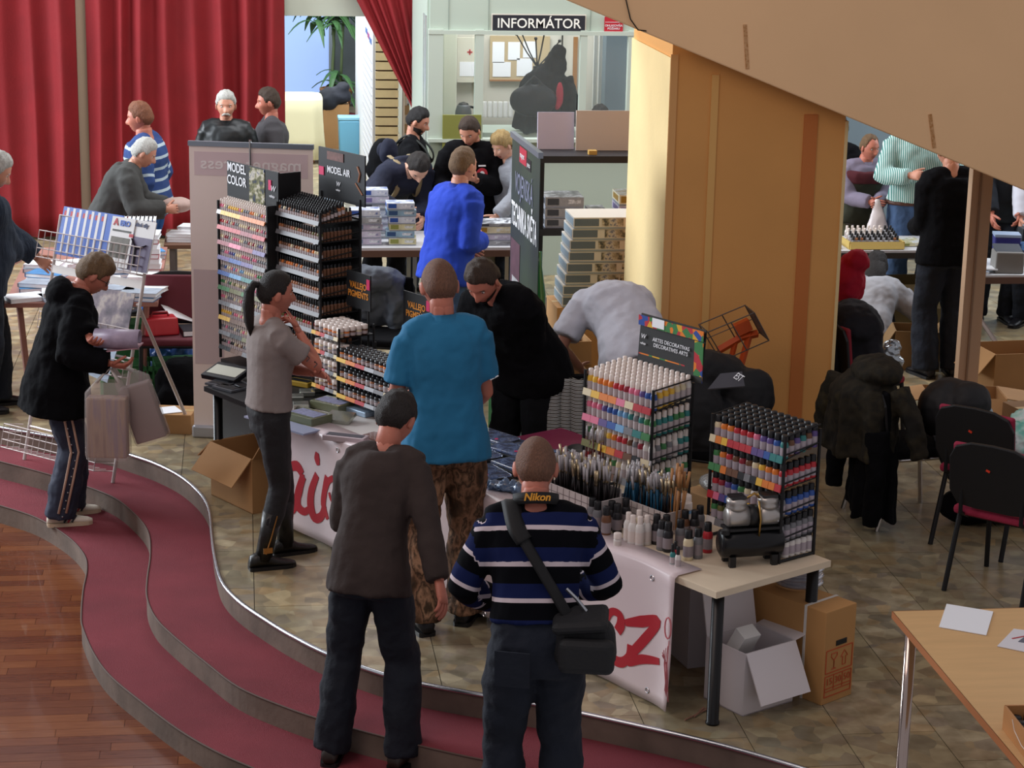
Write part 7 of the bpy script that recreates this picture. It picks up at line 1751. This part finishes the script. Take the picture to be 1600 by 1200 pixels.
rr=[[q_+Rq@V((.088*math.sin(a)*S['k'],-.012-.078*math.cos(a)*S['k'],z)) for a in [rad(-75+150*i/16) for i in range(17)]] for z in (.0,.046)]
o=obj('nape_band',MB().add(rr[0]+rr[1],[(i,i+1,18+i,17+i) for i in range(16)]),strapm,b,smooth=True);sd=o.modifiers.new('t','SOLIDIFY');sd.thickness=.008;sd.offset=1
t=text(b,'Nikon',.042,M('strap_yellow','#d8962c',.6),q_+Rq@V((0,-.012-.090*S['k'],.023)),(rad(90)-rad(20),0,0),bold=.0012,shear=.2)
wp=SM['body'].matrix_basis@onbody(S,.09,.17,-.12)
cb_=thing('camera_bag','black padded camera bag hanging at the hip of the man in the striped sweater','bag',wp+V((.02,0,-.16)),rad(-12))
obj('main_pouch',MB().box((0,0,.09),(.26,.16,.20),top=.86),bgm,cb_,bevel=.06,seg=4);obj('front_pouch',MB().box((.01,-.10,.07),(.22,.07,.14)),bgm,cb_,bevel=.03,seg=4);obj('lid',MB().box((-.02,-.02,.19),(.22,.18,.05),rot=(rad(8),rad(-6),0)),bgm,cb_,bevel=.024,seg=3);obj('clip',MB().tube([(.0,.0,.22),(-.04,.0,.27),(-.08,.02,.30)],.008,6),steel,cb_)
pk=onbody(S,-.07,-.10,-.148);obj('back_pocket',MB().box(pk,(.14,.006,.15),rot=(rad(4),0,rad(-14))),jean,b);obj('pocket_stitch',MB().box(pk+V((0,-.006,.068)),(.135,.003,.004),rot=(rad(4),0,rad(-14))),M('stitch','#8f7a6a',.7),b)
# white sleeve line on the polo, wristband
A,E_,W2=PM['arm']['R'];c=A.lerp(E_,.72);obj('sleeve_trim',MB().tube([c+V((.02,-.072,0)),c+V((.065,-.045,.012))],.004,5),paper,PM['body'])
# rucksacks on two men
def pack(info,label,m,strap,yaw,org,sc_=1.):
    b=info['body'];p,R_=info['spine'](.30)
    Mw=Matrix.Translation(org)@Euler((0,0,rad(yaw))).to_matrix().to_4x4()
    o=lump('rucksack',label,'rucksack',[('e',Mw@(p+R_@V((0,-.24,.0))),(.13*sc_,.10*sc_,.20*sc_),(0,0,0)),('e',Mw@(p+R_@V((0,-.29,-.08))),(.10*sc_,.06*sc_,.11*sc_))],m,fold=.01)
    for s in (-1,1):
        pts=[p+R_@V((s*.09,-.15,.14)),onbody(info,.51,s*.095,-.03,.055),onbody(info,.46,s*.10,.13),onbody(info,.34,s*.125,.165),onbody(info,.24,s*.15,.05)]
        obj('strap',MB().tube([Mw@v for v in spline(pts,4)],.024,6,flat=.35),strap,o,smooth=True)
pack(BT,'black rucksack on the back of the man by the tied curtain',blkT,M('strap_grey','#2c3230',.7),-105,BT['body'].location)
pack(NB,'navy rucksack with tan straps on the bending man',navy,M('strap_tan','#8a7a5c',.8),205,NB['body'].location,.6)
# boots zips of the woman
h,kn_,an_,fy,f=WOM['leg']['R']
z0=an_+V((.052,.0,.02));z1=an_.lerp(kn_,.62)+V((.062,0,0));obj('boot_zip',MB().tube([z0,an_.lerp(kn_,.3)+V((.056,0,0)),z1],.0035,5),M('brass_zip','#b5804a',.3,.9),WOM['body']);obj('boot_buckle',MB().box(an_+V((.055,.01,.04)),(.008,.05,.03)),MATS['brass_zip'],WOM['body'])
A,E_,W2=WOM['arm']['R']
tt=M('tattoo','#4a3a3a',.6);c=A.lerp(E_,.62)
for i in range(2):
    cc_=A.lerp(E_,.62+.2*i);obj('tattoo',MB().tube([cc_+V((.049,-.018+.02*i,.012)),cc_+V((.052,0,.02)),cc_+V((.051,.015,.004)),cc_+V((.051,-.002,-.014))],.0035,4),tt,WOM['body'])
lump('plastic_bag','small crumpled blue clear plastic bag at the table front','bag',[('e',PBAG+V((0,0,.012)),(.08,.05,.028)),('e',PBAG+V((.06,-.04,.008)),(.05,.05,.022)),('e',PBAG+V((-.05,.05,.01)),(.05,.04,.02))],M('bag_film','#5f7796',.12,coat=.6),fold=.03,fscale=.035,vox=.006)
flush()
